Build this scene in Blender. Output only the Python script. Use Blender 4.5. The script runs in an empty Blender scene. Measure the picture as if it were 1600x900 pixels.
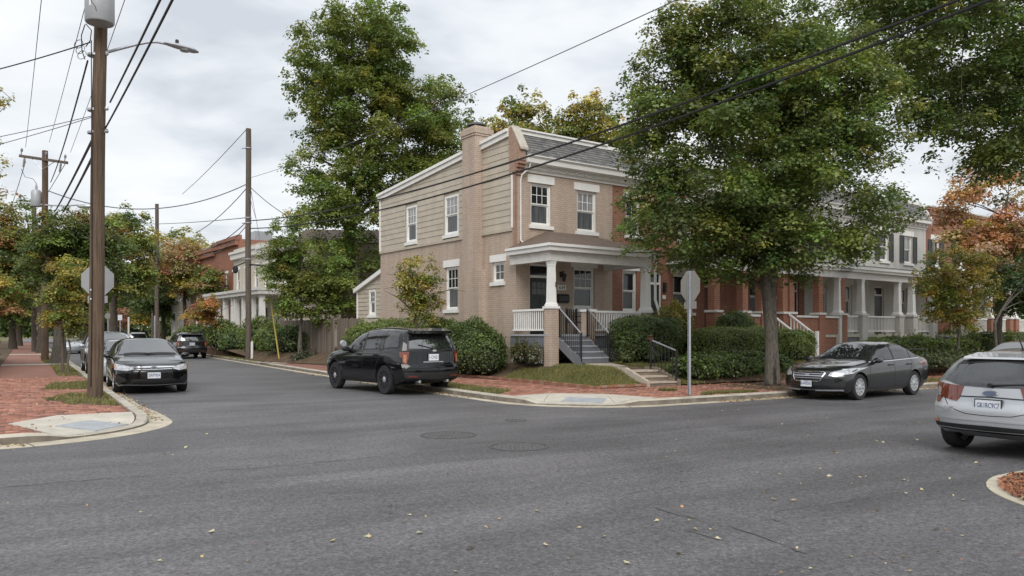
import bpy, bmesh, math, random
import numpy as np
from mathutils import Vector, Matrix
from mathutils.bvhtree import BVHTree

random.seed(7)
RNG = np.random.default_rng(11)
scene = bpy.context.scene
COL = scene.collection
R = math.radians

# ------------------------------------------------------------------ camera
EYE = 1.7
cam_data = bpy.data.cameras.new("camera")
cam_data.sensor_width = 36.0
cam_data.lens = 36.0 * 1237.0 / 1600.0
cam_data.shift_y = 70.0 / 1600.0
cam_data.clip_start = 0.1
cam_data.clip_end = 3000.0
cam = bpy.data.objects.new("camera", cam_data)
COL.objects.link(cam)
cam.location = (0, 0, EYE)
cam.rotation_euler = (R(90), 0, 0)
scene.camera = cam

# ------------------------------------------------------------------ sky and sun (overcast)
SUN_EL, SUN_AZ = R(42), R(176)
world = bpy.data.worlds.new("World")
scene.world = world
world.use_nodes = True
wn, wl = world.node_tree.nodes, world.node_tree.links
wn.clear()
def W(t, **kw):
    n = wn.new(t)
    for k, v in kw.items(): setattr(n, k, v)
    return n
w_out = W("ShaderNodeOutputWorld"); w_bg = W("ShaderNodeBackground")
w_bg.inputs["Strength"].default_value = 0.1
sky = W("ShaderNodeTexSky", sky_type="NISHITA", sun_disc=False, sun_elevation=SUN_EL, sun_rotation=SUN_AZ)
tc = W("ShaderNodeTexCoord"); sep = W("ShaderNodeSeparateXYZ")
wl.new(tc.outputs["Generated"], sep.inputs[0])
def wmath(op, a, b=None, clamp=False):
    m = W("ShaderNodeMath", operation=op, use_clamp=clamp)
    for i, v in enumerate((a, b)):
        if v is None: continue
        if isinstance(v, (int, float)): m.inputs[i].default_value = v
        else: wl.new(v, m.inputs[i])
    return m.outputs[0]
zc = wmath("MAXIMUM", sep.outputs[2], 0.0)
den = wmath("ADD", zc, 0.16)
px, py = wmath("DIVIDE", sep.outputs[0], den), wmath("DIVIDE", sep.outputs[1], den)
cmb = W("ShaderNodeCombineXYZ"); wl.new(px, cmb.inputs[0]); wl.new(py, cmb.inputs[1])
def wnoise(scale, detail, rough, off):
    mp = W("ShaderNodeMapping"); mp.inputs["Location"].default_value = off
    wl.new(cmb.outputs[0], mp.inputs["Vector"])
    n = W("ShaderNodeTexNoise"); n.inputs["Scale"].default_value = scale
    n.inputs["Detail"].default_value = detail; n.inputs["Roughness"].default_value = rough
    n.inputs["Distortion"].default_value = 0.25
    wl.new(mp.outputs[0], n.inputs["Vector"])
    return n.outputs["Fac"]
cl = wmath("ADD", wmath("MULTIPLY", wnoise(0.95, 7, 0.55, (3.1, 1.7, 0)), 0.52), wmath("MULTIPLY", wnoise(2.6, 6, 0.5, (7.3, 2.2, 4)), 0.48))
ramp = W("ShaderNodeValToRGB")
wl.new(cl, ramp.inputs[0])
cr = ramp.color_ramp
cr.elements[0].position, cr.elements[0].color = 0.37, (0.545, 0.58, 0.625, 1)
cr.elements[1].position, cr.elements[1].color = 0.61, (0.865, 0.88, 0.89, 1)
e = cr.elements.new(0.49); e.color = (0.76, 0.785, 0.81, 1)
# an overcast sky is brighter overhead than at the horizon
lift = wmath("ADD", wmath("MULTIPLY", wmath("MULTIPLY", zc, zc), 5.0), 7.6)
vm = W("ShaderNodeVectorMath", operation="SCALE")
wl.new(ramp.outputs[0], vm.inputs[0]); wl.new(lift, vm.inputs["Scale"])
mixw = W("ShaderNodeMixRGB"); mixw.inputs[0].default_value = 0.93
wl.new(sky.outputs[0], mixw.inputs[1]); wl.new(vm.outputs[0], mixw.inputs[2])
wl.new(mixw.outputs[0], w_bg.inputs["Color"]); wl.new(w_bg.outputs[0], w_out.inputs[0])

sun_d = bpy.data.lights.new("sun", "SUN")
sun_d.energy = 1.5; sun_d.angle = R(38); sun_d.color = (1.0, 0.97, 0.93)
sun_o = bpy.data.objects.new("sun", sun_d); COL.objects.link(sun_o)
sun_dir = Vector((math.sin(SUN_AZ) * math.cos(SUN_EL), math.cos(SUN_AZ) * math.cos(SUN_EL), math.sin(SUN_EL)))
sun_o.rotation_euler = sun_dir.to_track_quat("Z", "Y").to_euler()

scene.view_settings.view_transform = "Standard"
scene.view_settings.look = "None"
scene.view_settings.exposure = 0.6
scene.view_settings.gamma = 1.0
scene.view_settings.use_curve_mapping = False
scene.render.engine = "CYCLES"
scene.cycles.max_bounces = 6
scene.cycles.transparent_max_bounces = 4
scene.cycles.use_denoising = True

# ------------------------------------------------------------------ frames
# street frame: n across the side street (to the right), t along it (away); house frame: a along the facade, b into the lot
SA = math.atan2(0.5235, 0.852)
HA = math.atan2(0.588, 0.809)
HC = (0.136, 28.0)
def S(n, t, z=0.0):
    return Vector((n * math.cos(SA) - t * math.sin(SA), n * math.sin(SA) + t * math.cos(SA), z))
def toS(x, y):
    return (x * math.cos(SA) + y * math.sin(SA), -x * math.sin(SA) + y * math.cos(SA))
def H(a, b, z=0.0):
    return Vector((HC[0] + a * math.cos(HA) - b * math.sin(HA), HC[1] + a * math.sin(HA) + b * math.cos(HA), z))
def P(u, v, D):
    """world point seen at photo position (u, v) at distance D along the view axis"""
    return Vector(((u - 800) / 1237 * D, D, EYE + (520 - v) / 1237 * D))
def G(u, v, z=0.0):
    D = (EYE - z) * 1237 / (v - 520)
    return Vector(((u - 800) / 1237 * D, D, z))

# ------------------------------------------------------------------ objects
def tag(o, label=None, cat=None, group=None, kind=None):
    if label: o["label"] = label
    if cat: o["category"] = cat
    if group: o["group"] = group
    if kind: o["kind"] = kind
    return o
def thing(name, label, cat, loc=(0, 0, 0), rz=0.0, group=None):
    o = bpy.data.objects.new(name, None); COL.objects.link(o)
    o.empty_display_size = 0.3
    o.location = loc; o.rotation_euler = (0, 0, rz)
    return tag(o, label, cat, group)
def link(name, me, parent=None):
    o = bpy.data.objects.new(name, me); COL.objects.link(o)
    if parent is not None: o.parent = parent
    return o
def copy_tree(o, parent=None):
    c = o.copy(); COL.objects.link(c)
    if parent is not None: c.parent = parent
    for ch in list(o.children): copy_tree(ch, c)
    return c

class MB:
    """collects polygons; build() makes one mesh object"""
    def __init__(s): s.v, s.f, s.m = [], [], []
    def add(s, vs, fs, mi=0):
        b = len(s.v); s.v += [tuple(p) for p in vs]
        s.f += [tuple(i + b for i in f) for f in fs]; s.m += [mi] * len(fs); return s
    def box(s, x0, x1, y0, y1, z0, z1, mi=0):
        if x0 > x1: x0, x1 = x1, x0
        if y0 > y1: y0, y1 = y1, y0
        if z0 > z1: z0, z1 = z1, z0
        return s.add([(x0,y0,z0),(x1,y0,z0),(x1,y1,z0),(x0,y1,z0),(x0,y0,z1),(x1,y0,z1),(x1,y1,z1),(x0,y1,z1)],
                     [(3,2,1,0),(4,5,6,7),(0,1,5,4),(1,2,6,5),(2,3,7,6),(3,0,4,7)], mi)
    def quad(s, a, b, c, d, mi=0): return s.add([a, b, c, d], [(0,1,2,3)], mi)
    def prism(s, poly, axis, c0, c1, mi=0):
        """extrude a 2-D polygon: axis 'x' uses (y,z), 'y' uses (x,z), 'z' uses (x,y)"""
        def put(p, c): return {"x": (c, p[0], p[1]), "y": (p[0], c, p[1]), "z": (p[0], p[1], c)}[axis]
        n = len(poly)
        vs = [put(p, c0) for p in poly] + [put(p, c1) for p in poly]
        fs = [tuple(range(n))[::-1], tuple(range(n, 2 * n))] + [(i, (i + 1) % n, n + (i + 1) % n, n + i) for i in range(n)]
        return s.add(vs, fs, mi)
    def tube(s, pts, rad, n=8, cap=True, mi=0):
        pts = [Vector(p) for p in pts]
        if isinstance(rad, (int, float)): rad = [rad] * len(pts)
        vs, up = [], None
        for i, p in enumerate(pts):
            d = (pts[min(i + 1, len(pts) - 1)] - pts[max(i - 1, 0)])
            d = d.normalized() if d.length > 1e-9 else Vector((0, 0, 1))
            if up is None: up = d.orthogonal().normalized()
            up = (up - d * up.dot(d)); up = up.normalized() if up.length > 1e-6 else d.orthogonal().normalized()
            w = d.cross(up)
            for k in range(n):
                a = 2 * math.pi * k / n
                vs.append(p + (up * math.cos(a) + w * math.sin(a)) * rad[i])
        fs = []
        for i in range(len(pts) - 1):
            for k in range(n):
                a, b = i * n + k, i * n + (k + 1) % n
                fs.append((a, b, b + n, a + n))
        if cap:
            fs.append(tuple(range(n))[::-1]); m = (len(pts) - 1) * n
            fs.append(tuple(range(m, m + n)))
        return s.add(vs, fs, mi)
    def lathe(s, prof, n=20, axis="z", c=(0, 0, 0), mi=0, cap=True):
        vs, fs = [], []
        for r, h in prof:
            for k in range(n):
                a = 2 * math.pi * k / n
                q = (r * math.cos(a), r * math.sin(a), h)
                if axis == "y": q = (q[0], q[2], q[1])
                if axis == "x": q = (q[2], q[0], q[1])
                vs.append((q[0] + c[0], q[1] + c[1], q[2] + c[2]))
        for i in range(len(prof) - 1):
            for k in range(n):
                a, b = i * n + k, i * n + (k + 1) % n
                fs.append((a, b, b + n, a + n) if axis != "y" else (a + n, b + n, b, a))
        if cap:
            fs.append(tuple(range(n))[::-1]); m = (len(prof) - 1) * n
            fs.append(tuple(range(m, m + n)))
        return s.add(vs, fs, mi)
    def mesh(s, name, mats, smooth=False):
        me = bpy.data.meshes.new(name)
        me.from_pydata(s.v, [], s.f)
        if not isinstance(mats, (list, tuple)): mats = [mats]
        for m in mats: me.materials.append(m)
        if len(mats) > 1: me.polygons.foreach_set("material_index", s.m)
        if smooth:
            me.polygons.foreach_set("use_smooth", [True] * len(me.polygons))
            if hasattr(me, "set_sharp_from_angle"): me.set_sharp_from_angle(angle=R(38))
        me.update(); return me
    def build(s, name, mats, parent=None, smooth=False):
        return link(name, s.mesh(name, mats, smooth), parent)

def np_mesh(name, verts, faces, mat, cols=None, smooth=False):
    """verts (N,3); faces (M,k) all of k corners; cols (N,3) stored as point colour 'col'"""
    me = bpy.data.meshes.new(name)
    verts = np.asarray(verts, np.float32); faces = np.asarray(faces, np.int32)
    k = faces.shape[1]
    me.vertices.add(len(verts)); me.vertices.foreach_set("co", verts.ravel())
    me.loops.add(faces.size); me.loops.foreach_set("vertex_index", faces.ravel())
    me.polygons.add(len(faces))
    me.polygons.foreach_set("loop_start", np.arange(0, faces.size, k, dtype=np.int32))
    if smooth: me.polygons.foreach_set("use_smooth", np.ones(len(faces), bool))
    me.update(calc_edges=True)
    if cols is not None:
        at = me.color_attributes.new("col", "FLOAT_COLOR", "POINT")
        c4 = np.ones((len(verts), 4), np.float32); c4[:, :3] = cols
        at.data.foreach_set("color", c4.ravel())
    me.materials.append(mat)
    return me

# ------------------------------------------------------------------ materials
class NT:
    def __init__(s, name):
        s.mat = bpy.data.materials.new(name); s.mat.use_nodes = True
        s.n, s.l = s.mat.node_tree.nodes, s.mat.node_tree.links
        s.b = s.n["Principled BSDF"]; s.out = s.n["Material Output"]
        s.tc = s.n.new("ShaderNodeTexCoord")
    def new(s, t, **kw):
        n = s.n.new(t)
        for k, v in kw.items(): setattr(n, k, v)
        return n
    def set(s, sock, v):
        if isinstance(v, (int, float)): sock.default_value = v
        elif isinstance(v, (tuple, list)): sock.default_value = tuple(v) + ((1,) if len(v) == 3 and len(sock.default_value) == 4 else ())
        else: s.l.new(v, sock)
    def math(s, op, a, b=0.0, clamp=False):
        m = s.new("ShaderNodeMath", operation=op, use_clamp=clamp); s.set(m.inputs[0], a); s.set(m.inputs[1], b); return m.outputs[0]
    def noise(s, scale, detail=4, rough=0.55, vec=None, dist=0.0):
        n = s.new("ShaderNodeTexNoise"); n.inputs["Scale"].default_value = scale
        n.inputs["Detail"].default_value = detail; n.inputs["Roughness"].default_value = rough
        n.inputs["Distortion"].default_value = dist
        s.l.new(vec if vec is not None else s.tc.outputs["Object"], n.inputs["Vector"]); return n.outputs["Fac"]
    def mapping(s, scale=(1, 1, 1), loc=(0, 0, 0), rot=(0, 0, 0), vec=None):
        m = s.new("ShaderNodeMapping"); m.inputs["Scale"].default_value = scale
        m.inputs["Location"].default_value = loc; m.inputs["Rotation"].default_value = rot
        s.l.new(vec if vec is not None else s.tc.outputs["Object"], m.inputs["Vector"]); return m.outputs[0]
    def ramp(s, fac, stops):
        r = s.new("ShaderNodeValToRGB"); s.set(r.inputs[0], fac)
        e = r.color_ramp.elements
        for i, (p, c) in enumerate(stops):
            x = e[i] if i < 2 else e.new(p)
            x.position = p; x.color = tuple(c) + (1,) if len(c) == 3 else c
        return r.outputs[0]
    def mix(s, fac, a, b, mode="MIX"):
        m = s.new("ShaderNodeMixRGB", blend_type=mode); s.set(m.inputs[0], fac); s.set(m.inputs[1], a); s.set(m.inputs[2], b); return m.outputs[0]
    def bump(s, h, strength=0.3, dist=0.02):
        b = s.new("ShaderNodeBump"); b.inputs["Strength"].default_value = strength; b.inputs["Distance"].default_value = dist
        s.l.new(h, b.inputs["Height"]); s.l.new(b.outputs[0], s.b.inputs["Normal"]); return s
    def pset(s, **kw):
        for k, v in kw.items(): s.set(s.b.inputs[k.replace("_", " ")], v)
        return s

def simple(name, c, rough=0.6, metal=0.0, var=0.15, scale=6.0, bump=0.0, bscale=60.0, coat=0.0, spec=0.5):
    t = NT(name)
    f = t.noise(scale, 5)
    lo = tuple(x * (1 - var) for x in c); hi = tuple(min(1, x * (1 + var)) for x in c)
    t.pset(Base_Color=t.ramp(f, [(0.3, lo), (0.7, hi)]), Roughness=rough, Metallic=metal, Coat_Weight=coat)
    t.b.inputs["Specular IOR Level"].default_value = spec
    t.b.inputs["Coat Roughness"].default_value = 0.03
    if bump: t.bump(t.noise(bscale, 4), bump, 0.01)
    return t.mat

def brick_mat(name, c1, c2, mortar, grime=0.25, bump=0.5, bw=0.215, rh=0.075, ms=0.008, painted=False):
    t = NT(name)
    sp = t.new("ShaderNodeSeparateXYZ"); t.l.new(t.tc.outputs["Object"], sp.inputs[0])
    cm = t.new("ShaderNodeCombineXYZ")
    t.l.new(t.math("ADD", sp.outputs[0], sp.outputs[1]), cm.inputs[0]); t.l.new(sp.outputs[2], cm.inputs[1])
    b = t.new("ShaderNodeTexBrick"); t.l.new(cm.outputs[0], b.inputs["Vector"])
    b.inputs["Color1"].default_value = tuple(c1) + (1,); b.inputs["Color2"].default_value = tuple(c2) + (1,)
    b.inputs["Mortar"].default_value = tuple(mortar) + (1,)
    b.inputs["Scale"].default_value = 1.0; b.inputs["Brick Width"].default_value = bw; b.inputs["Row Height"].default_value = rh
    b.inputs["Mortar Size"].default_value = ms; b.inputs["Mortar Smooth"].default_value = 0.3; b.inputs["Bias"].default_value = -0.1
    n1 = t.noise(0.7, 6, 0.6); n2 = t.noise(9, 4)
    col = t.mix(grime, b.outputs["Color"], t.ramp(n1, [(0.25, (0.45, 0.42, 0.40)), (0.75, (1, 1, 1))]), "MULTIPLY")
    col = t.mix(0.25, col, t.ramp(n2, [(0.3, (0.7, 0.68, 0.66)), (0.7, (1.1, 1.1, 1.1))]), "MULTIPLY")
    col = t.mix(0.5, col, t.ramp(t.noise(1.0, 5, 0.6, t.mapping((2.6, 2.6, 0.22))), [(0.34, (0.74, 0.72, 0.70)), (0.56, (1.04, 1.04, 1.04))]), "MULTIPLY")
    t.pset(Base_Color=col, Roughness=0.75 if not painted else 0.6)
    h = t.math("SUBTRACT", t.math("MULTIPLY", t.noise(40, 3), 0.25), b.outputs["Fac"])
    t.bump(h, bump, 0.012)
    return t.mat

M = {}
M["beige_brick"] = brick_mat("beige_painted_brick", (0.525, 0.42, 0.34), (0.475, 0.37, 0.293), (0.36, 0.28, 0.225), 0.12, 0.5, painted=True)
M["red_brick"] = brick_mat("red_brick", (0.35, 0.135, 0.072), (0.27, 0.095, 0.052), (0.31, 0.24, 0.2), 0.3, 0.5)
M["orange_brick"] = brick_mat("orange_brick", (0.40, 0.235, 0.165), (0.36, 0.17, 0.11), (0.31, 0.23, 0.18), 0.3, 0.5)
M["worn_brick"] = brick_mat("worn_painted_brick", (0.43, 0.29, 0.215), (0.40, 0.22, 0.15), (0.33, 0.25, 0.2), 0.3, 0.5)
M["grey_paint_wall"] = brick_mat("grey_painted_wall", (0.60, 0.59, 0.55), (0.57, 0.56, 0.52), (0.52, 0.51, 0.47), 0.15, 0.25, painted=True)
M["cream_wall"] = brick_mat("cream_wall", (0.58, 0.54, 0.46), (0.55, 0.51, 0.43), (0.5, 0.46, 0.39), 0.18, 0.25, painted=True)
M["white"] = simple("white_paint", (0.78, 0.77, 0.74), 0.45, var=0.05, scale=3)
M["offwhite"] = simple("weathered_white_paint", (0.66, 0.645, 0.61), 0.5, var=0.10, scale=4)
M["siding"] = simple("tan_siding", (0.45, 0.395, 0.315), 0.5, var=0.10, scale=2.2, bump=0.08, bscale=30)
M["concrete"] = simple("pale_concrete", (0.45, 0.415, 0.35), 0.85, var=0.14, scale=3.5, bump=0.25, bscale=90)
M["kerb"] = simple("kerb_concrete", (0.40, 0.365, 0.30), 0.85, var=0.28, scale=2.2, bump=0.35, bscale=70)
M["kerb_face"] = simple("dark_kerb_face", (0.17, 0.145, 0.115), 0.9, var=0.4, scale=3.0, bump=0.35, bscale=60)  # vertical kerb fronts get a darker brown than the kerb tops
M["gutter"] = simple("gutter_concrete", (0.42, 0.375, 0.29), 0.85, var=0.25, scale=2.5, bump=0.35, bscale=80)
M["step_stone"] = simple("brown_step_stone", (0.20, 0.155, 0.115), 0.8, var=0.2, scale=5, bump=0.2)
M["step_edge"] = simple("worn_step_edge", (0.42, 0.36, 0.29), 0.8, var=0.15, scale=5)
M["grey_wood"] = simple("grey_porch_paint", (0.15, 0.155, 0.17), 0.5, var=0.1, scale=4)
M["grey_wood_light"] = simple("worn_grey_tread", (0.36, 0.365, 0.38), 0.5, var=0.1, scale=5)
M["black_iron"] = simple("black_iron", (0.018, 0.018, 0.02), 0.4, var=0.2)
M["rail_top"] = simple("worn_handrail", (0.30, 0.30, 0.32), 0.35, metal=0.5, var=0.1)
M["dark_door"] = simple("dark_green_door", (0.012, 0.018, 0.014), 0.35, var=0.2)
M["brown_door"] = simple("brown_door", (0.09, 0.03, 0.02), 0.4, var=0.2)
M["shingle_brown"] = simple("brown_shingle", (0.125, 0.088, 0.065), 0.85, var=0.25, scale=8, bump=0.5, bscale=80)
M["flat_roof"] = simple("tar_roof", (0.10, 0.10, 0.10), 0.9, var=0.2)
M["shutter"] = simple("charcoal_shutter", (0.05, 0.055, 0.055), 0.5, var=0.1)
M["galv"] = simple("galvanised_steel", (0.44, 0.45, 0.48), 0.4, metal=0.55, var=0.12, scale=9)
M["sign_back"] = simple("sign_back_aluminium", (0.25, 0.24, 0.215), 0.5, metal=0.15, var=0.06, scale=3)
M["sign_back_grey"] = simple("sign_back_grey_aluminium", (0.28, 0.285, 0.29), 0.5, metal=0.15, var=0.06, scale=3)  # cooler grey aluminium for the back of the left sign
M["transformer"] = simple("transformer_grey", (0.36, 0.37, 0.385), 0.4, metal=0.1, var=0.08, scale=3)
M["cable"] = simple("black_cable", (0.012, 0.012, 0.013), 0.6, var=0.1)
M["wire"] = simple("grey_wire", (0.13, 0.14, 0.155), 0.6, var=0.1)
M["yellow_plastic"] = simple("yellow_plastic", (0.45, 0.33, 0.08), 0.5, var=0.1)
M["iron_cover"] = simple("cast_iron", (0.10, 0.097, 0.096), 0.75, metal=0.2, var=0.3, scale=12, bump=0.4, bscale=30)
M["terracotta"] = simple("ceramic_insulator", (0.2, 0.2, 0.21), 0.3, var=0.1)

# slate shingles: each shingle object takes its own shade
def random_shade(name, stops, rough=0.7, bump=0.3, bscale=40):
    t = NT(name)
    oi = t.new("ShaderNodeObjectInfo")
    c = t.ramp(oi.outputs["Random"], stops)
    c = t.mix(0.4, c, t.ramp(t.noise(7, 5), [(0.3, (0.65, 0.65, 0.65)), (0.7, (1.1, 1.1, 1.1))]), "MULTIPLY")
    t.pset(Base_Color=c, Roughness=rough); t.bump(t.noise(bscale, 4), bump, 0.006)
    return t.mat
M["slate"] = random_shade("grey_slate", [(0.0, (0.095, 0.096, 0.10)), (1.0, (0.175, 0.172, 0.172)), (0.5, (0.135, 0.128, 0.115))])
t = NT("fence_board_wood")
oi = t.new("ShaderNodeObjectInfo")
c = t.ramp(oi.outputs["Random"], [(0, (0.13, 0.105, 0.085)), (1, (0.23, 0.19, 0.155))])
c = t.mix(0.6, c, t.ramp(t.noise(3, 6, 0.65, t.mapping((14, 14, 1))), [(0.3, (0.55, 0.52, 0.5)), (0.7, (1.15, 1.1, 1.05))]), "MULTIPLY")
t.pset(Base_Color=c, Roughness=0.85); M["fence"] = t.mat

# pole wood with vertical checks
t = NT("pole_wood")
g = t.noise(4, 8, 0.7, t.mapping((9, 9, 0.25)))
c = t.ramp(g, [(0.28, (0.034, 0.024, 0.017)), (0.75, (0.235, 0.165, 0.115)), (0.5, (0.115, 0.077, 0.05))])
c = t.mix(0.5, c, t.ramp(t.noise(1.1, 4), [(0.3, (0.5, 0.48, 0.46)), (0.7, (1.1, 1.1, 1.1))]), "MULTIPLY")
t.pset(Base_Color=c, Roughness=0.9); t.bump(g, 0.5, 0.02); M["pole"] = t.mat
t = NT("grey_pole_wood")
g = t.noise(4, 8, 0.7, t.mapping((9, 9, 0.25)))
t.pset(Base_Color=t.ramp(g, [(0.3, (0.05, 0.04, 0.032)), (0.75, (0.19, 0.15, 0.12))]), Roughness=0.9); t.bump(g, 0.5, 0.02); M["pole_grey"] = t.mat
# bark
t = NT("grey_bark")
g = t.noise(5, 8, 0.7, t.mapping((5, 5, 1.0)), 0.6)
t.pset(Base_Color=t.ramp(g, [(0.3, (0.035, 0.03, 0.024)), (0.72, (0.21, 0.185, 0.15))]), Roughness=0.95); t.bump(g, 0.8, 0.04); M["bark"] = t.mat
t = NT("dark_bark")
g = t.noise(5, 8, 0.7, t.mapping((5, 5, 1.0)), 0.6)
t.pset(Base_Color=t.ramp(g, [(0.3, (0.02, 0.016, 0.012)), (0.72, (0.11, 0.085, 0.065))]), Roughness=0.95); t.bump(g, 0.8, 0.04); M["bark_dark"] = t.mat

# leaves: colour carried by each leaf
def leaf_mat(name, trans=0.45, rough=0.42):
    t = NT(name)
    a = t.new("ShaderNodeVertexColor", layer_name="col")
    t.pset(Base_Color=a.outputs["Color"], Roughness=rough); t.b.inputs["Specular IOR Level"].default_value = 0.6
    tr = t.new("ShaderNodeBsdfTranslucent"); mx = t.new("ShaderNodeMixShader"); mx.inputs[0].default_value = trans
    g2 = t.mix(1.0, a.outputs["Color"], (1.0, 1.0, 0.7), "MULTIPLY")
    t.l.new(g2, tr.inputs["Color"])
    t.l.new(t.b.outputs[0], mx.inputs[1]); t.l.new(tr.outputs[0], mx.inputs[2]); t.l.new(mx.outputs[0], t.out.inputs[0])
    return t.mat
M["leaf"] = leaf_mat("leaf"); M["grassblade"] = leaf_mat("grass_blade", 0.25, 0.6); M["dryleaf"] = leaf_mat("dry_leaf", 0.1, 0.7)
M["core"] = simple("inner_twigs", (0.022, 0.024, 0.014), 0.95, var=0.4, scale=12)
t = NT("clay_paver")
a = t.new("ShaderNodeVertexColor", layer_name="col")
c = t.mix(0.55, a.outputs["Color"], t.ramp(t.noise(25, 5), [(0.3, (0.6, 0.58, 0.56)), (0.7, (1.15, 1.15, 1.15))]), "MULTIPLY")
gm = t.new("ShaderNodeNewGeometry")
c = t.mix(0.55, c, t.ramp(t.noise(0.8, 5, 0.6, gm.outputs["Position"]), [(0.3, (0.62, 0.6, 0.6)), (0.7, (1.12, 1.12, 1.12))]), "MULTIPLY")
t.pset(Base_Color=c, Roughness=0.85); t.bump(t.noise(70, 4), 0.3, 0.006); M["paver"] = t.mat

# far brick pavement, too fine to lay one by one
t = NT("far_clay_pavement")
b = t.new("ShaderNodeTexBrick"); t.l.new(t.tc.outputs["Object"], b.inputs["Vector"])
for k, v in (("Color1", (0.30, 0.135, 0.095)), ("Color2", (0.23, 0.105, 0.075)), ("Mortar", (0.13, 0.075, 0.055))): b.inputs[k].default_value = v + (1,)
b.inputs["Scale"].default_value = 1; b.inputs["Brick Width"].default_value = 0.205; b.inputs["Row Height"].default_value = 0.103; b.inputs["Mortar Size"].default_value = 0.006
c = t.mix(0.5, b.outputs["Color"], t.ramp(t.noise(1.2, 5), [(0.3, (0.6, 0.6, 0.6)), (0.7, (1.1, 1.1, 1.1))]), "MULTIPLY")
t.pset(Base_Color=c, Roughness=0.85); M["far_paver"] = t.mat

# asphalt
t = NT("worn_asphalt")
v = t.tc.outputs["Object"]
fine = t.noise(30, 5, 0.9, v); mid = t.noise(13, 6, 0.75, v); big = t.noise(0.35, 6, 0.6, v, 0.8)
streak = t.noise(0.5, 5, 0.6, t.mapping((0.35, 2.6, 1), vec=v), 0.6)
base = t.ramp(big, [(0.3, (0.086, 0.082, 0.084)), (0.7, (0.136, 0.130, 0.133))])
wide = t.noise(1.0, 6, 0.6, t.mapping((0.07, 0.42, 1), vec=v), 0.5)
base = t.mix(0.65, base, t.ramp(wide, [(0.36, (0.72, 0.72, 0.73)), (0.62, (1.12, 1.12, 1.11))]), "MULTIPLY")
base = t.mix(0.8, base, t.ramp(streak, [(0.35, (0.70, 0.70, 0.70)), (0.65, (1.18, 1.18, 1.18))]), "MULTIPLY")
base = t.mix(0.85, base, t.ramp(fine, [(0.36, (0.32, 0.32, 0.32)), (0.64, (1.65, 1.65, 1.65))]), "MULTIPLY")
base = t.mix(0.8, base, t.ramp(mid, [(0.3, (0.5, 0.5, 0.5)), (0.7, (1.35, 1.35, 1.35))]), "MULTIPLY")
vo = t.new("ShaderNodeTexVoronoi"); vo.inputs["Scale"].default_value = 26; t.l.new(v, vo.inputs["Vector"])
base = t.mix(t.math("MULTIPLY", t.math("LESS_THAN", vo.outputs["Distance"], 0.15), 0.5), base, (0.30, 0.29, 0.29))
vo2 = t.new("ShaderNodeTexVoronoi"); vo2.inputs["Scale"].default_value = 33; t.l.new(v, vo2.inputs["Vector"])
base = t.mix(0.38, base, t.ramp(t.math("FRACT", t.math("MULTIPLY", vo2.outputs["Color"], 3.7)), [(0.1, (0.45, 0.45, 0.45)), (0.9, (1.5, 1.48, 1.5))]), "MULTIPLY")
t.pset(Base_Color=base, Roughness=0.62); t.bump(t.math("ADD", fine, mid), 0.5, 0.012); M["asphalt"] = t.mat
M["tar"] = simple("dark_tar_crack", (0.06, 0.058, 0.058), 0.75, var=0.3, scale=20)

# planting soil with litter
t = NT("planting_soil")
c = t.ramp(t.noise(2.2, 6, 0.65), [(0.3, (0.05, 0.035, 0.022)), (0.72, (0.16, 0.095, 0.055)), (0.52, (0.10, 0.065, 0.035))])
c = t.mix(0.5, c, t.ramp(t.noise(45, 4), [(0.3, (0.5, 0.5, 0.5)), (0.7, (1.3, 1.25, 1.2))]), "MULTIPLY")
t.pset(Base_Color=c, Roughness=0.95); t.bump(t.noise(30, 5), 0.8, 0.03); M["soil"] = t.mat
t = NT("lawn_base")
c = t.ramp(t.noise(1.3, 6, 0.65), [(0.3, (0.05, 0.06, 0.015)), (0.72, (0.17, 0.14, 0.05))])
t.pset(Base_Color=c, Roughness=0.95); t.bump(t.noise(40, 5), 0.8, 0.03); M["turf"] = t.mat
# tactile mat
t = NT("tactile_mat")
t.pset(Base_Color=t.ramp(t.noise(5, 5), [(0.3, (0.27, 0.285, 0.305)), (0.7, (0.36, 0.375, 0.39))]), Roughness=0.7); M["tactile"] = t.mat

# window glass: what stands behind it is dark, a curtain hangs behind some
def glass(name, c, rough=0.06, spec=0.6, ior=1.5):
    t = NT(name)
    f = t.noise(2.5, 3, 0.5, t.mapping((7, 7, 0.5)))
    t.pset(Base_Color=t.ramp(f, [(0.35, tuple(x * 0.6 for x in c)), (0.65, tuple(x * 1.3 for x in c))]), Roughness=rough)
    t.b.inputs["Specular IOR Level"].default_value = spec; t.b.inputs["IOR"].default_value = ior
    t.bump(t.noise(1.8, 2), 0.04, 0.05)
    return t.mat
M["glass_dark"] = glass("dark_window_glass", (0.02, 0.022, 0.024))
M["glass_grey"] = glass("screened_window_glass", (0.085, 0.088, 0.092), 0.25)
M["glass_curtain"] = glass("window_glass_over_curtain", (0.30, 0.30, 0.30), 0.1)
M["car_glass"] = glass("car_glass", (0.012, 0.014, 0.016), 0.03, 0.5, 1.8)
M["car_glass_pale"] = glass("bright_windscreen", (0.016, 0.018, 0.02), 0.02, 0.5, 2.7)
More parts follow.
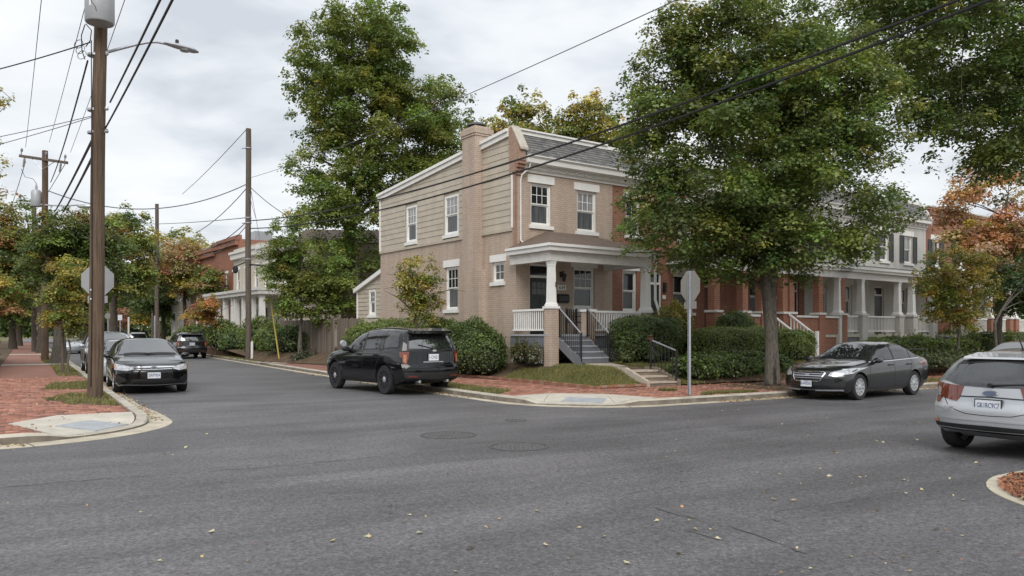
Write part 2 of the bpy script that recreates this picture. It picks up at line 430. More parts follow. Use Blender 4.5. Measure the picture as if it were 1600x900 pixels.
# ================================================================== ground, road, kerbs, pavements
Z_WALK = 0.135
CL, CR, CN = (-0.55, 16.7), (12.75, 16.8), (10.14, 2.95)         # centres of the corner arcs (n, t)
def smooth01(x):
    x = np.clip(x, 0, 1); return x * x * (3 - 2 * x)
def right_kerb(t): return 10.0 + 0.03 * np.maximum(0, np.asarray(t, float) - 24)
RAMPS = [(CL, 2.55, R(-40), R(22), R(12)), (CR, 2.75, R(226), R(17), R(14))]
def z_walk(n, t):
    n, t = np.asarray(n, float), np.asarray(t, float)
    z = np.full(np.broadcast(n, t).shape, Z_WALK)
    for (c, rad, mid, half, fade) in RAMPS:
        dn, dt = n - c[0], t - c[1]
        r = np.hypot(dn, dt); ph = np.arctan2(dt, dn)
        dphi = np.abs((ph - mid + math.pi) % (2 * math.pi) - math.pi)
        g = (1 - smooth01((dphi - half) / fade)) * (r > 0.25) * (r < rad + 0.4)
        zr = 0.018 + np.clip((rad - r) / 1.45, 0, 1) * (Z_WALK - 0.018)
        z = z * (1 - g) + np.minimum(Z_WALK, zr) * g
    return z
# the corner lot: lawn edge line, then a bank up to the garden
def yard_depth(n, t):
    """signed distance inside the garden of the right-hand block (street frame)"""
    n, t = np.asarray(n, float), np.asarray(t, float)
    x = n * math.cos(SA) - t * math.sin(SA) - HC[0]; y = n * math.sin(SA) + t * math.cos(SA) - HC[1]
    a = x * math.cos(HA) + y * math.sin(HA); b = -x * math.sin(HA) + y * math.cos(HA)
    edge = np.interp(b, [-6.3, -1.0, 14.0, 20.0, 60.0], [-1.85, -1.45, -1.4, -2.4, -3.6])
    return np.minimum(t - 17.45, a - edge)
def z_yard(n, t):
    d = yard_depth(n, t)
    return Z_WALK + 0.03 + smooth01(d / 1.5) * 0.46 + smooth01((d - 1.5) / 3.0) * 0.12
def z_right(n, t):
    """height of whatever surface lies at (n, t) on the right-hand block"""
    return np.where(yard_depth(n, t) > 0, z_yard(n, t), z_walk(n, t))

def sheet(name, n0, n1, t0, t1, z, mat, parent=None):
    mb = MB(); mb.quad(S(n0, t0, z), S(n1, t0, z), S(n1, t1, z), S(n0, t1, z)); return mb.build(name, mat, parent)
# ground sheet to the horizon
mb = MB(); s_ = 900.0
mb.quad((-s_, -s_, -0.06), (s_, -s_, -0.06), (s_, s_, -0.06), (-s_, s_, -0.06))
tag(mb.build("ground", M["turf"]), kind="structure")

road = bpy.data.objects.new("road", None)
mb = MB()
def sq(n0, n1, t0, t1):
    mb.quad((n0, t0, 0), (n1, t0, 0), (n1, t1, 0), (n0, t1, 0))
sq(-120, 160, 0.0, 18.5); sq(-2.6, 14.6, 18.5, 260); sq(-2.6, 14.6, -60, 0.0)
road = mb.build("road", M["asphalt"]); road.rotation_euler = (0, 0, SA); tag(road, kind="structure")

# --- polylines (n, t) of the kerb fronts
def arc(c, r, p0, p1, k=14):
    return [(c[0] + r * math.cos(p0 + (p1 - p0) * i / k), c[1] + r * math.sin(p0 + (p1 - p0) * i / k)) for i in range(k + 1)]
def resample(pts, step):
    out = [np.array(pts[0], float)]
    for a, b in zip(pts[:-1], pts[1:]):
        a, b = np.array(a, float), np.array(b, float); L = np.linalg.norm(b - a); k = max(1, int(round(L / step)))
        for i in range(1, k + 1): out.append(a + (b - a) * i / k)
    return np.array(out)
KERB_L = [(-60, 14.15), (-6, 14.15)] + arc(CL, 2.55, R(-90), 0) + [(2.0, 60), (2.0, 150)]
KERB_R = [(90, 14.05), (40, 14.05)] + arc(CR, 2.75, R(270), R(180)) + [(10.0, 24), (float(right_kerb(60)), 60), (float(right_kerb(150)), 150)]
KERB_N = [(70, 4.60), (14, 4.60)] + arc(CN, 1.65, R(90), R(180)) + [(8.49, -20)]
def offset_path(p, d):
    """shift a polyline to its left by d"""
    q = np.zeros_like(p); tg = np.gradient(p, axis=0); tg /= np.linalg.norm(tg, axis=1)[:, None]
    q[:, 0] = p[:, 0] - tg[:, 1] * d; q[:, 1] = p[:, 1] + tg[:, 0] * d
    return q
def kerb_run(name, path, side, gut0, gut1, gut_len, near, wide=0.2):
    """kerb stones (parts) and gutter slabs (parts) along a kerb line; side=+1 when the pavement lies to the left of the path"""
    root = tag(bpy.data.objects.new(name, None), kind="structure"); COL.objects.link(root); root.rotation_euler = (0, 0, SA)
    p = resample(path, 0.25)
    inn = offset_path(p, side * wide)
    dist = np.concatenate([[0], np.cumsum(np.linalg.norm(np.diff(p, axis=0), axis=1))])
    arcness = np.array([min(np.hypot(q[0] - c[0], q[1] - c[1]) for c in (CL, CR, CN)) for q in p])
    gw = gut0 + (gut1 - gut0) * smooth01((4.6 - arcness) / 2.0)
    outg = offset_path(p, -side * 1.0); outg = p + (outg - p) * gw[:, None]
    ztop = z_walk(inn[:, 0], inn[:, 1])
    def seg(kind, L, mat, i0, i1, jit):
        mb = MB(); g = 0.012
        rows = []
        for i in range(i0, i1 + 1):
            f = (i - i0) / max(1, (i1 - i0))
            if kind == "kerb_stone":
                z = float(max(0.02, ztop[i])) + 0.012 + jit
                a, b = p[i], inn[i]
                fr = (p[i] - inn[i]); fr /= max(1e-6, np.linalg.norm(fr))
                q = a - fr * 0.025
                rows.append([(a[0] + fr[0] * 0.01, a[1] + fr[1] * 0.01, -0.05), (a[0], a[1], z - 0.03 if z > 0.06 else z - 0.008), (q[0], q[1], z), (b[0], b[1], z + 0.002), (b[0], b[1], -0.05)])
            else:
                a, b = p[i], outg[i]
                rows.append([(a[0], a[1], -0.03), (a[0], a[1], 0.010 + jit), (b[0], b[1], 0.006 + jit), (b[0], b[1], -0.03)])
        # trim for the joints
        def lerp(r0, r1, w): return [tuple(np.array(x) * (1 - w) + np.array(y) * w) for x, y in zip(r0, r1)]
        if len(rows) > 1:
            rows[0] = lerp(rows[0], rows[1], g / 0.25); rows[-1] = lerp(rows[-1], rows[-2], g / 0.25)
        m = len(rows[0]); vs = [q for r_ in rows for q in r_]; fs = []; mi_ = []
        for i in range(len(rows) - 1):
            for k in range(m - 1):
                q = (i * m + k, i * m + k + 1, (i + 1) * m + k + 1, (i + 1) * m + k)
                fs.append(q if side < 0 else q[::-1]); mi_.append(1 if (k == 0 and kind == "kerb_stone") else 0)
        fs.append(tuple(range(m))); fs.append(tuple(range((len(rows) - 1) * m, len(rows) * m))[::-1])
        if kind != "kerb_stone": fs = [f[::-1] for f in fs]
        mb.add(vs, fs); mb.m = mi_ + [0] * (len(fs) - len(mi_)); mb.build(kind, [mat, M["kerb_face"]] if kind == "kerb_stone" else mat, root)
    for kind, L, mat in (("kerb_stone", 2.4, M["kerb"]), ("gutter_slab", 3.0, M["gutter"])):
        i0 = 0
        while i0 < len(p) - 1:
            n_ = int(L / 0.25)
            d0 = np.hypot(*(S(p[i0][0], p[i0][1]).xy))
            if d0 > near: n_ *= 8
            i1 = min(len(p) - 1, i0 + n_)
            seg(kind, L, mat, i0, i1, random.uniform(-0.003, 0.003))
            i0 = i1
    return root
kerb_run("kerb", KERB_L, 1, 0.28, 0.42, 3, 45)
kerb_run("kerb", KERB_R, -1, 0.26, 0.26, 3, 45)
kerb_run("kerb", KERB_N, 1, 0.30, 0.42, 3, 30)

# --- pavement bases: a mortar bed sheet under the bricks, following the ramps
def bed(name, mat, inside, n0, n1, t0, t1, step, zf, drop=0.0, parent=None):
    ns, ts = np.arange(n0, n1 + step / 2, step), np.arange(t0, t1 + step / 2, step)
    NN, TT = np.meshgrid(ns, ts, indexing="ij")
    ZZ = zf(NN, TT) - drop
    keep = inside(NN[:-1, :-1] + step / 2, TT[:-1, :-1] + step / 2)
    idx = np.arange(NN.size).reshape(NN.shape)
    fs = np.stack([idx[:-1, :-1][keep], idx[1:, :-1][keep], idx[1:, 1:][keep], idx[:-1, 1:][keep]], 1)
    used, inv = np.unique(fs, return_inverse=True)
    V = np.stack([NN.ravel(), TT.ravel(), ZZ.ravel()], 1)[used]
    o = link(name, np_mesh(name, V, inv.reshape(fs.shape), mat, smooth=True), parent)
    o.rotation_euler = (0, 0, SA) if parent is None else (0, 0, 0)
    return o
def in_left(n, t):
    """left block, behind the kerb"""
    arcs = ~((n > CL[0]) & (t < CL[1]) & (np.hypot(n - CL[0], t - CL[1]) > 2.33))
    return (n < 1.79) & (t > 14.36) & arcs
def in_right(n, t):
    arcs = ~((n < CR[0]) & (t < CR[1]) & (np.hypot(n - CR[0], t - CR[1]) > 2.53))
    return (n > right_kerb(t) + 0.2) & (t > 14.26) & arcs
mortar = simple("sandy_mortar", (0.15, 0.08, 0.055), 0.95, var=0.2, scale=8, bump=0.3)
tile_n = {}
bed("pavement", M["far_paver"], lambda n, t: in_left(n, t) & (n > -1.3) & (t > 32), -1.4, 2.0, 32, 150, 0.5, z_walk)["kind"] = "structure"
lb = bed("pavement", mortar, lambda n, t: in_left(n, t) & (n > -1.3) & (t < 32), -1.4, 2.0, 14.25, 32, 0.1, z_walk, 0.03); lb["kind"] = "structure"
rb = bed("pavement", mortar, lambda n, t: in_right(n, t) & (t < 30) & (n < 32) & (yard_depth(n, t) < 0.2), 9.9, 32, 14.15, 30, 0.1, z_walk, 0.03); rb["kind"] = "structure"
bed("pavement", M["far_paver"], lambda n, t: in_right(n, t) & ((t > 30) | (n > 32)) & (yard_depth(n, t) < 0.3), 10.0, 60, 14.0, 120, 0.5, z_walk)["kind"] = "structure"
bed("garden_ground", M["soil"], lambda n, t: in_right(n, t) & (yard_depth(n, t) > -0.02), 10, 62, 17.25, 100, 0.25, z_yard)["kind"] = "structure"
bed("garden_ground", M["soil"], lambda n, t: (n < -1.25), -31, -1.25, 14.4, 150, 1.0, lambda n, t: Z_WALK + 0.02 + smooth01((-1.3 - n) / 2) * 0.2)["kind"] = "structure"
bed("pavement", M["concrete"], lambda n, t: (n > 8.5) & (t < 4.4) & ~((n < CN[0]) & (t > CN[1]) & (np.hypot(n - CN[0], t - CN[1]) > 1.45)), 8.4, 40, -20, 4.5, 0.1 if False else 0.2, lambda n, t: np.full(n.shape, 0.12))["kind"] = "structure"
sheet("pavement", -40, 1.75, -20, 4.4, 0.10, M["concrete"])["kind"] = "structure"

# --- ramp slabs and tactile mats
def in_poly(n, t, poly):
    n, t = np.asarray(n, float), np.asarray(t, float); ins = np.zeros(np.broadcast(n, t).shape, bool)
    j = len(poly) - 1
    for i in range(len(poly)):
        (x0, y0), (x1, y1) = poly[i], poly[j]
        c = ((y0 > t) != (y1 > t)) & (n < (x1 - x0) * (t - y0) / (y1 - y0 + 1e-12) + x0)
        ins ^= c; j = i
    return ins
def slab(name, poly, mat, parent, zoff, shrink=0.008):
    c = np.mean(poly, axis=0)
    q = []
    for p in poly:
        d = np.array(p) - c; L = np.linalg.norm(d); q.append(c + d * (1 - shrink / max(L, 1e-3)))
    bm = bmesh.new()
    f = bm.faces.new([bm.verts.new((p[0], p[1], 0)) for p in q])
    bmesh.ops.triangulate(bm, faces=[f])
    for _ in range(3): bmesh.ops.subdivide_edges(bm, edges=[e for e in bm.edges if e.calc_length() > 0.18], cuts=1, use_grid_fill=True)
    bmesh.ops.triangulate(bm, faces=bm.faces)
    for v in bm.verts: v.co.z = float(z_walk(v.co.x, v.co.y)) + zoff
    ret = bmesh.ops.extrude_face_region(bm, geom=list(bm.faces))
    for v in [g for g in ret["geom"] if isinstance(g, bmesh.types.BMVert)]: v.co.z -= 0.05
    bmesh.ops.recalc_face_normals(bm, faces=bm.faces)
    me = bpy.data.meshes.new(name); bm.to_mesh(me); bm.free(); me.materials.append(mat)
    return link(name, me, parent)
def tactile(poly, parent, zoff):
    o = slab("tactile_mat", poly, M["tactile"], parent, zoff, 0.0)
    # raised domes in rows
    mb = MB(); p = np.array(poly); u, w = p[1] - p[0], p[3] - p[0]
    nu, nw = int(np.linalg.norm(u) / 0.09), int(np.linalg.norm(w) / 0.09)
    for i in range(nu):
        for j in range(nw):
            q = p[0] + u * (i + .5) / nu + w * (j + .5) / nw; z = float(z_walk(*q)) + zoff
            vs = [(q[0] + .025 * math.cos(k * math.pi / 3), q[1] + .025 * math.sin(k * math.pi / 3), z) for k in range(6)] + [(q[0], q[1], z + .010)]
            mb.add(vs, [(k, (k + 1) % 6, 6) for k in range(6)])
    mb.build("dome", M["tactile"], o)["kind"] = "stuff"
ramp_l = tag(bpy.data.objects.new("kerb_ramp", None), kind="structure"); COL.objects.link(ramp_l); ramp_l.rotation_euler = (0, 0, SA)
POLY_RAMP_L = [(-0.26, 16.05), (0.5, 17.2), (1.78, 17.2)] + arc(CL, 2.33, R(-4), R(-66), 8) + [(0.35, 14.62)]
slab("ramp_slab", [(-0.26, 16.05), (0.5, 17.2), (1.78, 17.2), (1.74, 16.3), (0.75, 16.45), (0.2, 15.3), (0.0, 15.4)], M["concrete"], ramp_l, 0.012)
slab("ramp_slab", [(0.75, 16.45), (1.74, 16.3)] + arc(CL, 2.33, R(-12), R(-66), 8) + [(0.35, 14.62), (0.0, 15.4), (0.2, 15.3)], M["concrete"], ramp_l, 0.012)
tactile([(1.0, 16.25), (1.58, 15.75), (1.0, 14.97), (0.42, 15.5)], ramp_l, 0.022)
ramp_r = tag(bpy.data.objects.new("kerb_ramp", None), kind="structure"); COL.objects.link(ramp_r); ramp_r.rotation_euler = (0, 0, SA)
a1 = arc(CR, 2.53, R(184), R(207), 4); a2 = arc(CR, 2.53, R(207), R(246), 6); a3 = arc(CR, 2.53, R(246), R(268), 4)
PR_A, PR_B = (11.55, 16.85), (12.55, 15.95)
slab("ramp_slab", a1 + [PR_A], M["concrete"], ramp_r, 0.012)
slab("ramp_slab", a2 + [PR_B, PR_A], M["concrete"], ramp_r, 0.012)
slab("ramp_slab", a3 + [(12.9, 14.4), PR_B], M["concrete"], ramp_r, 0.012)
POLY_RAMP_R = a1 + a2[1:] + a3[1:] + [(12.9, 14.4), PR_B, PR_A]
tactile([(11.35, 15.85), (11.98, 15.12), (11.48, 14.66), (10.82, 15.42)], ramp_r, 0.022)

# --- clay pavers laid one by one
GRASS_L = [[(0.85, 19.7), (1.72, 19.0), (1.78, 23.6), (0.9, 23.4), (0.35, 21.6)], [(0.35, 25.2), (1.72, 25.0), (1.75, 29.0), (0.7, 28.6)]]
GRASS_R = [[(10.3, 17.4), (11.3, 18.4), (11.35, 26.5), (10.3, 28)], [(14.5, 14.5), (16.6, 14.5), (16.2, 14.85), (15.0, 14.9)]]
PIT_R = [(17.3, 14.6), (20.6, 14.6), (20.4, 17.5), (17.6, 17.2)]
def in_frame(pw, m=0.0):
    x, y, z = pw[..., 0], pw[..., 1], pw[..., 2]
    u = 800 + x / np.maximum(y, .1) * 1237; v = 520 - (z - EYE) / np.maximum(y, .1) * 1237
    return (y > .5) & (u > -20 - m) & (u < 1620 + m) & (v < 910 + m), y
def pavers(parent, n0, n1, t0, t1, inside, seed, along_t=False):
    rng = np.random.default_rng(seed)
    bw, bh, g = 0.203, 0.102, 0.007
    rows = np.arange(t0, t1, bh); cn, ct = [], []
    for r_, t in enumerate(rows):
        nn = np.arange(n0 + (bw / 2 if r_ % 2 else 0), n1, bw)
        cn.append(nn); ct.append(np.full(len(nn), t))
    cn, ct = np.concatenate(cn), np.concatenate(ct)
    k = inside(cn, ct); cn, ct = cn[k], ct[k]
    cz = z_walk(cn, ct)
    W_ = np.stack([cn * math.cos(SA) - ct * math.sin(SA), cn * math.sin(SA) + ct * math.cos(SA), cz], 1)
    vis, dep = in_frame(W_); cn, ct, cz, dep = cn[vis], ct[vis], cz[vis], dep[vis]
    order = np.argsort(dep); cn, ct, cz = cn[order], ct[order], cz[order]
    N = len(cn)
    pal = np.array([(0.42, 0.185, 0.125), (0.36, 0.15, 0.10), (0.29, 0.125, 0.085), (0.46, 0.235, 0.17), (0.23, 0.11, 0.08), (0.40, 0.20, 0.14)])
    hx, hy = bw / 2 - g / 2, bh / 2 - g / 2
    base = np.array([(-hx, -hy, -.04), (hx, -hy, -.04), (hx, hy, -.04), (-hx, hy, -.04),
                     (-hx + .004, -hy + .004, 0.004), (hx - .004, -hy + .004, 0.004), (hx - .004, hy - .004, 0.004), (-hx + .004, hy - .004, 0.004)])
    fq = np.array([(4, 5, 6, 7), (0, 1, 5, 4), (1, 2, 6, 5), (2, 3, 7, 6), (3, 0, 4, 7)])
    variants = []
    for i in range(14):
        c = pal[i % len(pal)] * rng.uniform(0.85, 1.12)
        variants.append(np_mesh("brick", base, fq, M["paver"], np.tile(c, (8, 1))))
    eps = 0.1
    sn = (z_walk(cn + eps, ct) - z_walk(cn - eps, ct)) / (2 * eps); st = (z_walk(cn, ct + eps) - z_walk(cn, ct - eps)) / (2 * eps)
    for i in range(min(300, N)):
        o = link("brick", variants[rng.integers(0, 14)], parent)
        o.location = (cn[i], ct[i], cz[i] + rng.normal(0, 0.0035))
        o.rotation_euler = (math.atan(st[i]) + rng.normal(0, .008), -math.atan(sn[i]) + rng.normal(0, .008), rng.normal(0, .012))
    if N > 300:
        cn, ct, cz, sn, st = (q[300:] for q in (cn, ct, cz, sn, st)); K = len(cn)
        V = np.repeat(base[None], K, 0)
        V = V + 0
        V[:, :, 2] += V[:, :, 0] * (sn[:, None] + rng.normal(0, .010, (K, 1))) + V[:, :, 1] * (st[:, None] + rng.normal(0, .010, (K, 1)))
        V[:, :, 0] += cn[:, None]; V[:, :, 1] += ct[:, None]; V[:, :, 2] += (cz + rng.normal(0, .0035, K))[:, None]
        F = (fq[None] + (np.arange(K) * 8)[:, None, None]).reshape(-1, 4)
        C = np.repeat(pal[rng.integers(0, len(pal), K)] * rng.uniform(.82, 1.12, (K, 1)), 8, 0)
        o = link("brick", np_mesh("brick", V.reshape(-1, 3), F, M["paver"], C), parent); o["kind"] = "stuff"
def not_in(n, t, polys):
    k = np.ones(n.shape, bool)
    for p in polys: k &= ~in_poly(n, t, p)
    return k
def grow(poly, d):
    c = np.mean(poly, axis=0); return [tuple(c + (np.array(p) - c) * (1 + d / np.linalg.norm(np.array(p) - c))) for p in poly]
pavers(lb, -1.3, 1.8, 14.30, 32, lambda n, t: in_left(n + .05, t - .03) & not_in(n, t, [grow(POLY_RAMP_L, .06)] + GRASS_L), 5)
pavers(rb, 10.1, 31.5, 14.2, 30, lambda n, t: in_right(n - .06, t - .03) & (yard_depth(n, t) < -.08) & not_in(n, t, [grow(POLY_RAMP_R, .06), PIT_R] + GRASS_R), 6)
# concrete crossing path on the far left pavement
o = sheet("path", -6, 1.78, 44.5, 46.2, Z_WALK + 0.012, M["concrete"]); o["kind"] = "structure"
o = sheet("path", -6, 1.78, 66, 68, Z_WALK + 0.012, M["concrete"]); o["kind"] = "structure"
o = sheet("path", 10.9, 14.5, 40.5, 43.5, Z_WALK + 0.012, M["concrete"]); o["kind"] = "structure"

# --- manhole covers and a valve box in the road
def manhole(u, v, r, label):
    q = G(u, v); th = thing("manhole_cover", label, "manhole cover", (q.x, q.y, 0))
    mb = MB(); mb.lathe([(r + .05, -.03), (r + .05, 0.006), (r, 0.008), (r, -.03)], 32); mb.build("frame", M["tar"], th)
    mb = MB(); mb.lathe([(r - .012, -.03), (r - .012, 0.005)], 32)
    k = int(r / 0.07)
    for i in range(-k, k + 1):
        for j in range(-k, k + 1):
            if math.hypot(i, j) * .065 < r - .06: mb.box(i * .065 - .02, i * .065 + .02, j * .065 - .02, j * .065 + .02, 0.0, 0.011)
    mb.build("cover", M["iron_cover"], th)
manhole(701, 680, 0.42, "round iron manhole cover on the road nearer the black parked SUV")
manhole(811, 698, 0.40, "round iron manhole cover in the asphalt nearest the camera")
manhole(806, 657, 0.17, "small round valve cover in the road between the kerb ramp and the manholes")

# --- cracks sealed or worn in the asphalt (thin strips that lie on it)
def crack(pts, w, seed):
    rnd = random.Random(seed); g = [G(*p) for p in pts]; q = []
    for a, b in zip(g[:-1], g[1:]):
        k = max(2, int((b - a).length / 0.12))
        for i in range(k):
            p = a.lerp(b, i / k); q.append(p + Vector((rnd.gauss(0, .018), rnd.gauss(0, .018), 0)))
    mb = MB()
    i = 0
    while i < len(q) - 1:
        L = rnd.randint(2, 9)
        seg = q[i:i + L + 1]
        if len(seg) > 1:
            vs = []
            for j, p in enumerate(seg):
                d = (seg[min(j + 1, len(seg) - 1)] - seg[max(0, j - 1)]).normalized(); nrm = Vector((-d.y, d.x, 0))
                ww = w * rnd.uniform(.4, 1.2) * (0.15 if j in (0, len(seg) - 1) else 1)
                vs += [(p + nrm * ww + Vector((0, 0, .005))), (p - nrm * ww + Vector((0, 0, .005)))]
            mb.add(vs, [(2 * j, 2 * j + 1, 2 * j + 3, 2 * j + 2) for j in range(len(seg) - 1)])
        i += L + (rnd.random() < .45) * rnd.randint(0, 2)
    return mb
cr_all = [([(1205, 801), (1385, 773)], .008), ([(1018, 793), (1160, 830), (1290, 876)], .014), ([(1060, 826), (1150, 850)], .010),
          ([(945, 777), (1080, 757), (1150, 750)], .010), ([(862, 688), (1065, 672)], .012), ([(1150, 668), (1460, 640)], .010),
          ([(0, 762), (170, 748), (340, 736), (560, 718), (640, 705)], .014), ([(250, 656), (274, 670)], .012), ([(360, 760), (380, 762)], .02),
          ([(1190, 808), (1240, 824)], .010), ([(300, 640), (420, 628)], .008), ([(520, 656), (640, 648)], .010)]
tot = MB()
for i, (p, w) in enumerate(cr_all):
    c_ = crack(p, w * .6, i); tot.add(c_.v, c_.f)
o = tot.build("road_crack", M["tar"]); o["kind"] = "structure"
# ================================================================== buildings
def wall_grid(mb, along, holes, z0, z1, u0, u1, plane, depth, axis="x", sign=-1, mi=0, top=None):
    """wall face in a vertical plane with openings; axis 'x': runs along x at y=plane (facing -y); axis 'y': runs along y at x=plane (facing -x).
    'top' may give the wall height as a function of u."""
    us = sorted(set([u0, u1] + [h[0] for h in holes] + [h[1] for h in holes])); us = [u for u in us if u0 - 1e-6 <= u <= u1 + 1e-6]
    zs = sorted(set([z0, z1] + [h[2] for h in holes] + [h[3] for h in holes])); zs = [z for z in zs if z0 - 1e-6 <= z <= z1 + 1e-6]
    def pt(u, z, d=0.0): return (u, plane + d, z) if axis == "x" else (plane + d, u, z)
    flip = (axis == "y")
    for a, b in zip(us[:-1], us[1:]):
        for c, d in zip(zs[:-1], zs[1:]):
            if any(h[0] <= a + 1e-6 and b <= h[1] + 1e-6 and h[2] <= c + 1e-6 and d <= h[3] + 1e-6 for h in holes): continue
            ta, tb = d, d
            if top is not None and abs(d - z1) < 1e-6: ta, tb = top(a), top(b)
            q = [pt(a, c), pt(b, c), pt(b, tb), pt(a, ta)]
            mb.add(q[::-1] if flip else q, [(0, 1, 2, 3)], mi)
    for h in holes:
        a, b, c, d = h[:4]
        for p, q in (((a, c), (a, d)), ((a, d), (b, d)), ((b, d), (b, c)), ((b, c), (a, c))):
            f = [pt(*p), pt(*q), pt(q[0], q[1], depth), pt(p[0], p[1], depth)]
            mb.add(f[::-1] if flip else f, [(0, 1, 2, 3)], mi)

def window(parent, u0, u1, z0, z1, plane, axis="x", set_back=0.09, upper=(3, 2), lower=(1, 1), up_mat="glass_dark", low_mat="glass_grey",
           lintel=True, lintel_h=0.28, sill=True, frame_mat="white", lint_mat="white", fw=0.07, double=True, shutters=False):
    """double-hung window in an opening: frame (part) > sash, pane, muntin, sill, lintel"""
    def B(mb, a, b, d0, d1, c, d):
        if axis == "x": mb.box(a, b, plane + d0, plane + d1, c, d)
        else: mb.box(plane + d0, plane + d1, a, b, c, d)
    fr = MB(); s = set_back
    B(fr, u0, u0 + fw, s - .03, s + .07, z0, z1); B(fr, u1 - fw, u1, s - .03, s + .07, z0, z1)
    B(fr, u0 + fw, u1 - fw, s - .03, s + .07, z1 - fw, z1); B(fr, u0 + fw, u1 - fw, s - .03, s + .07, z0, z0 + fw)
    w = fr.build("window", M[frame_mat], parent)
    a, b, c, d = u0 + fw, u1 - fw, z0 + fw, z1 - fw
    zm = (c + d) / 2 if double else c
    def sash(c0, c1, off, grid, mat):
        sb = MB(); k = .04
        B(sb, a, a + k, s + off, s + off + .035, c0, c1); B(sb, b - k, b, s + off, s + off + .035, c0, c1)
        B(sb, a + k, b - k, s + off, s + off + .035, c1 - k, c1); B(sb, a + k, b - k, s + off, s + off + .035, c0, c0 + k)
        sb.build("sash", M[frame_mat], w)
        pb = MB(); B(pb, a + k, b - k, s + off + .016, s + off + .022, c0 + k, c1 - k)
        pb.build("pane", M[mat], w)
        nx, nz = grid
        if nx > 1 or nz > 1:
            gb = MB()
            xs = [a + k + (b - a - 2 * k) * i / nx for i in range(nx + 1)]
            for x in xs[1:-1]: B(gb, x - .011, x + .011, s + off + .004, s + off + .015, c0 + k, c1 - k)
            for i in range(1, nz):
                z = c0 + k + (c1 - c0 - 2 * k) * i / nz
                for x0, x1 in zip(xs[:-1], xs[1:]): B(gb, x0 + .0115 * (x0 != xs[0]), x1 - .0115 * (x1 != xs[-1]), s + off + .005, s + off + .0145, z - .011, z + .011)
            gb.build("muntin", M[frame_mat], w)
    if double:
        sash(zm + .002, d, 0.0, upper, up_mat); sash(c, zm - .002, 0.037, lower, low_mat)
    else: sash(c, d, 0.0, upper, up_mat)
    if lintel:
        lb_ = MB(); B(lb_, u0 - .14, u1 + .14, -.025, set_back - .04, z1 + .003, z1 + lintel_h); lb_.build("lintel", M[lint_mat], w)
    if sill:
        sb = MB(); B(sb, u0 - .08, u1 + .08, -.07, set_back - .032, z0 - .13, z0 - .003); sb.build("sill", M[lint_mat], w)
    if shutters:
        for x0, x1 in ((u0 - .46, u0 - .04), (u1 + .04, u1 + .46)):
            sh = MB(); B(sh, x0, x0 + .05, -.05, -.004, z0, z1); B(sh, x1 - .05, x1, -.05, -.004, z0, z1)
            B(sh, x0 + .05, x1 - .05, -.05, -.004, z1 - .06, z1); B(sh, x0 + .05, x1 - .05, -.05, -.004, z0, z0 + .06)
            k = int((z1 - z0 - .12) / .055)
            for i in range(k): B(sh, x0 + .05, x1 - .05, -.04 + .004 * (i % 2), -.01, z0 + .06 + i * .055, z0 + .06 + i * .055 + .04)
            sh.build("shutter", M["shutter"], w)
    return w

def door(parent, u0, u1, z0, z1, plane, mat="dark_door", transom=0.45, set_back=0.1, trim="white", lites=(3, 2)):
    fr = MB(); k = .06; s = plane + set_back
    zt = z1 - transom if transom else z1
    fr.box(u0, u0 + k, s - .03, s + .08, z0, z1); fr.box(u1 - k, u1, s - .03, s + .08, z0, z1); fr.box(u0 + k, u1 - k, s - .03, s + .08, z1 - k, z1)
    if transom: fr.box(u0 + k, u1 - k, s - .03, s + .08, zt - .04, zt + .05)
    f = fr.build("door_frame", M[trim], parent)
    lf = MB(); a, b, c, d = u0 + k, u1 - k, z0 + .02, zt - .042
    lf.box(a + .003, b - .003, s + .0, s + .045, c, d)
    for (p0, p1) in ((0.05, 0.46), (0.54, 0.95)):
        x0, x1 = a + (b - a) * p0 + .03, a + (b - a) * p1
        lf.box(x0, x1, s - .012, s - .001, c + .15, c + .75); lf.box(x0, x1, s - .012, s - .001, c + .85, c + (d - c) * .64)
    o = lf.build("door", M[mat], parent)
    pb = MB()
    if lites:
        nx, nz = lites; zz0, zz1 = c + (d - c) * .70, c + (d - c) * .93
        for i in range(nx):
            for j in range(nz):
                x0 = a + .1 + (b - a - .2) * i / nx + .012; x1 = a + .1 + (b - a - .2) * (i + 1) / nx - .012
                y0 = zz0 + (zz1 - zz0) * j / nz + .012; y1 = zz0 + (zz1 - zz0) * (j + 1) / nz - .012
                pb.box(x0, x1, s - .008, s - .001, y0, y1)
        pb.build("door_light", M["glass_grey"], o)
    hb = MB(); hb.lathe([(.028, s - .06), (.03, s - .045), (.012, s - .03), (.03, s - .008), (.03, s - .001)], 12, "y", (b - .07, 0, c + 1.0)); hb.build("handle", M["rail_top"], o)
    if transom:
        tb = MB(); tb.box(u0 + k, u1 - k, s + .02, s + .03, zt + .05, z1 - k); tb.build("transom", M["glass_dark"], f)

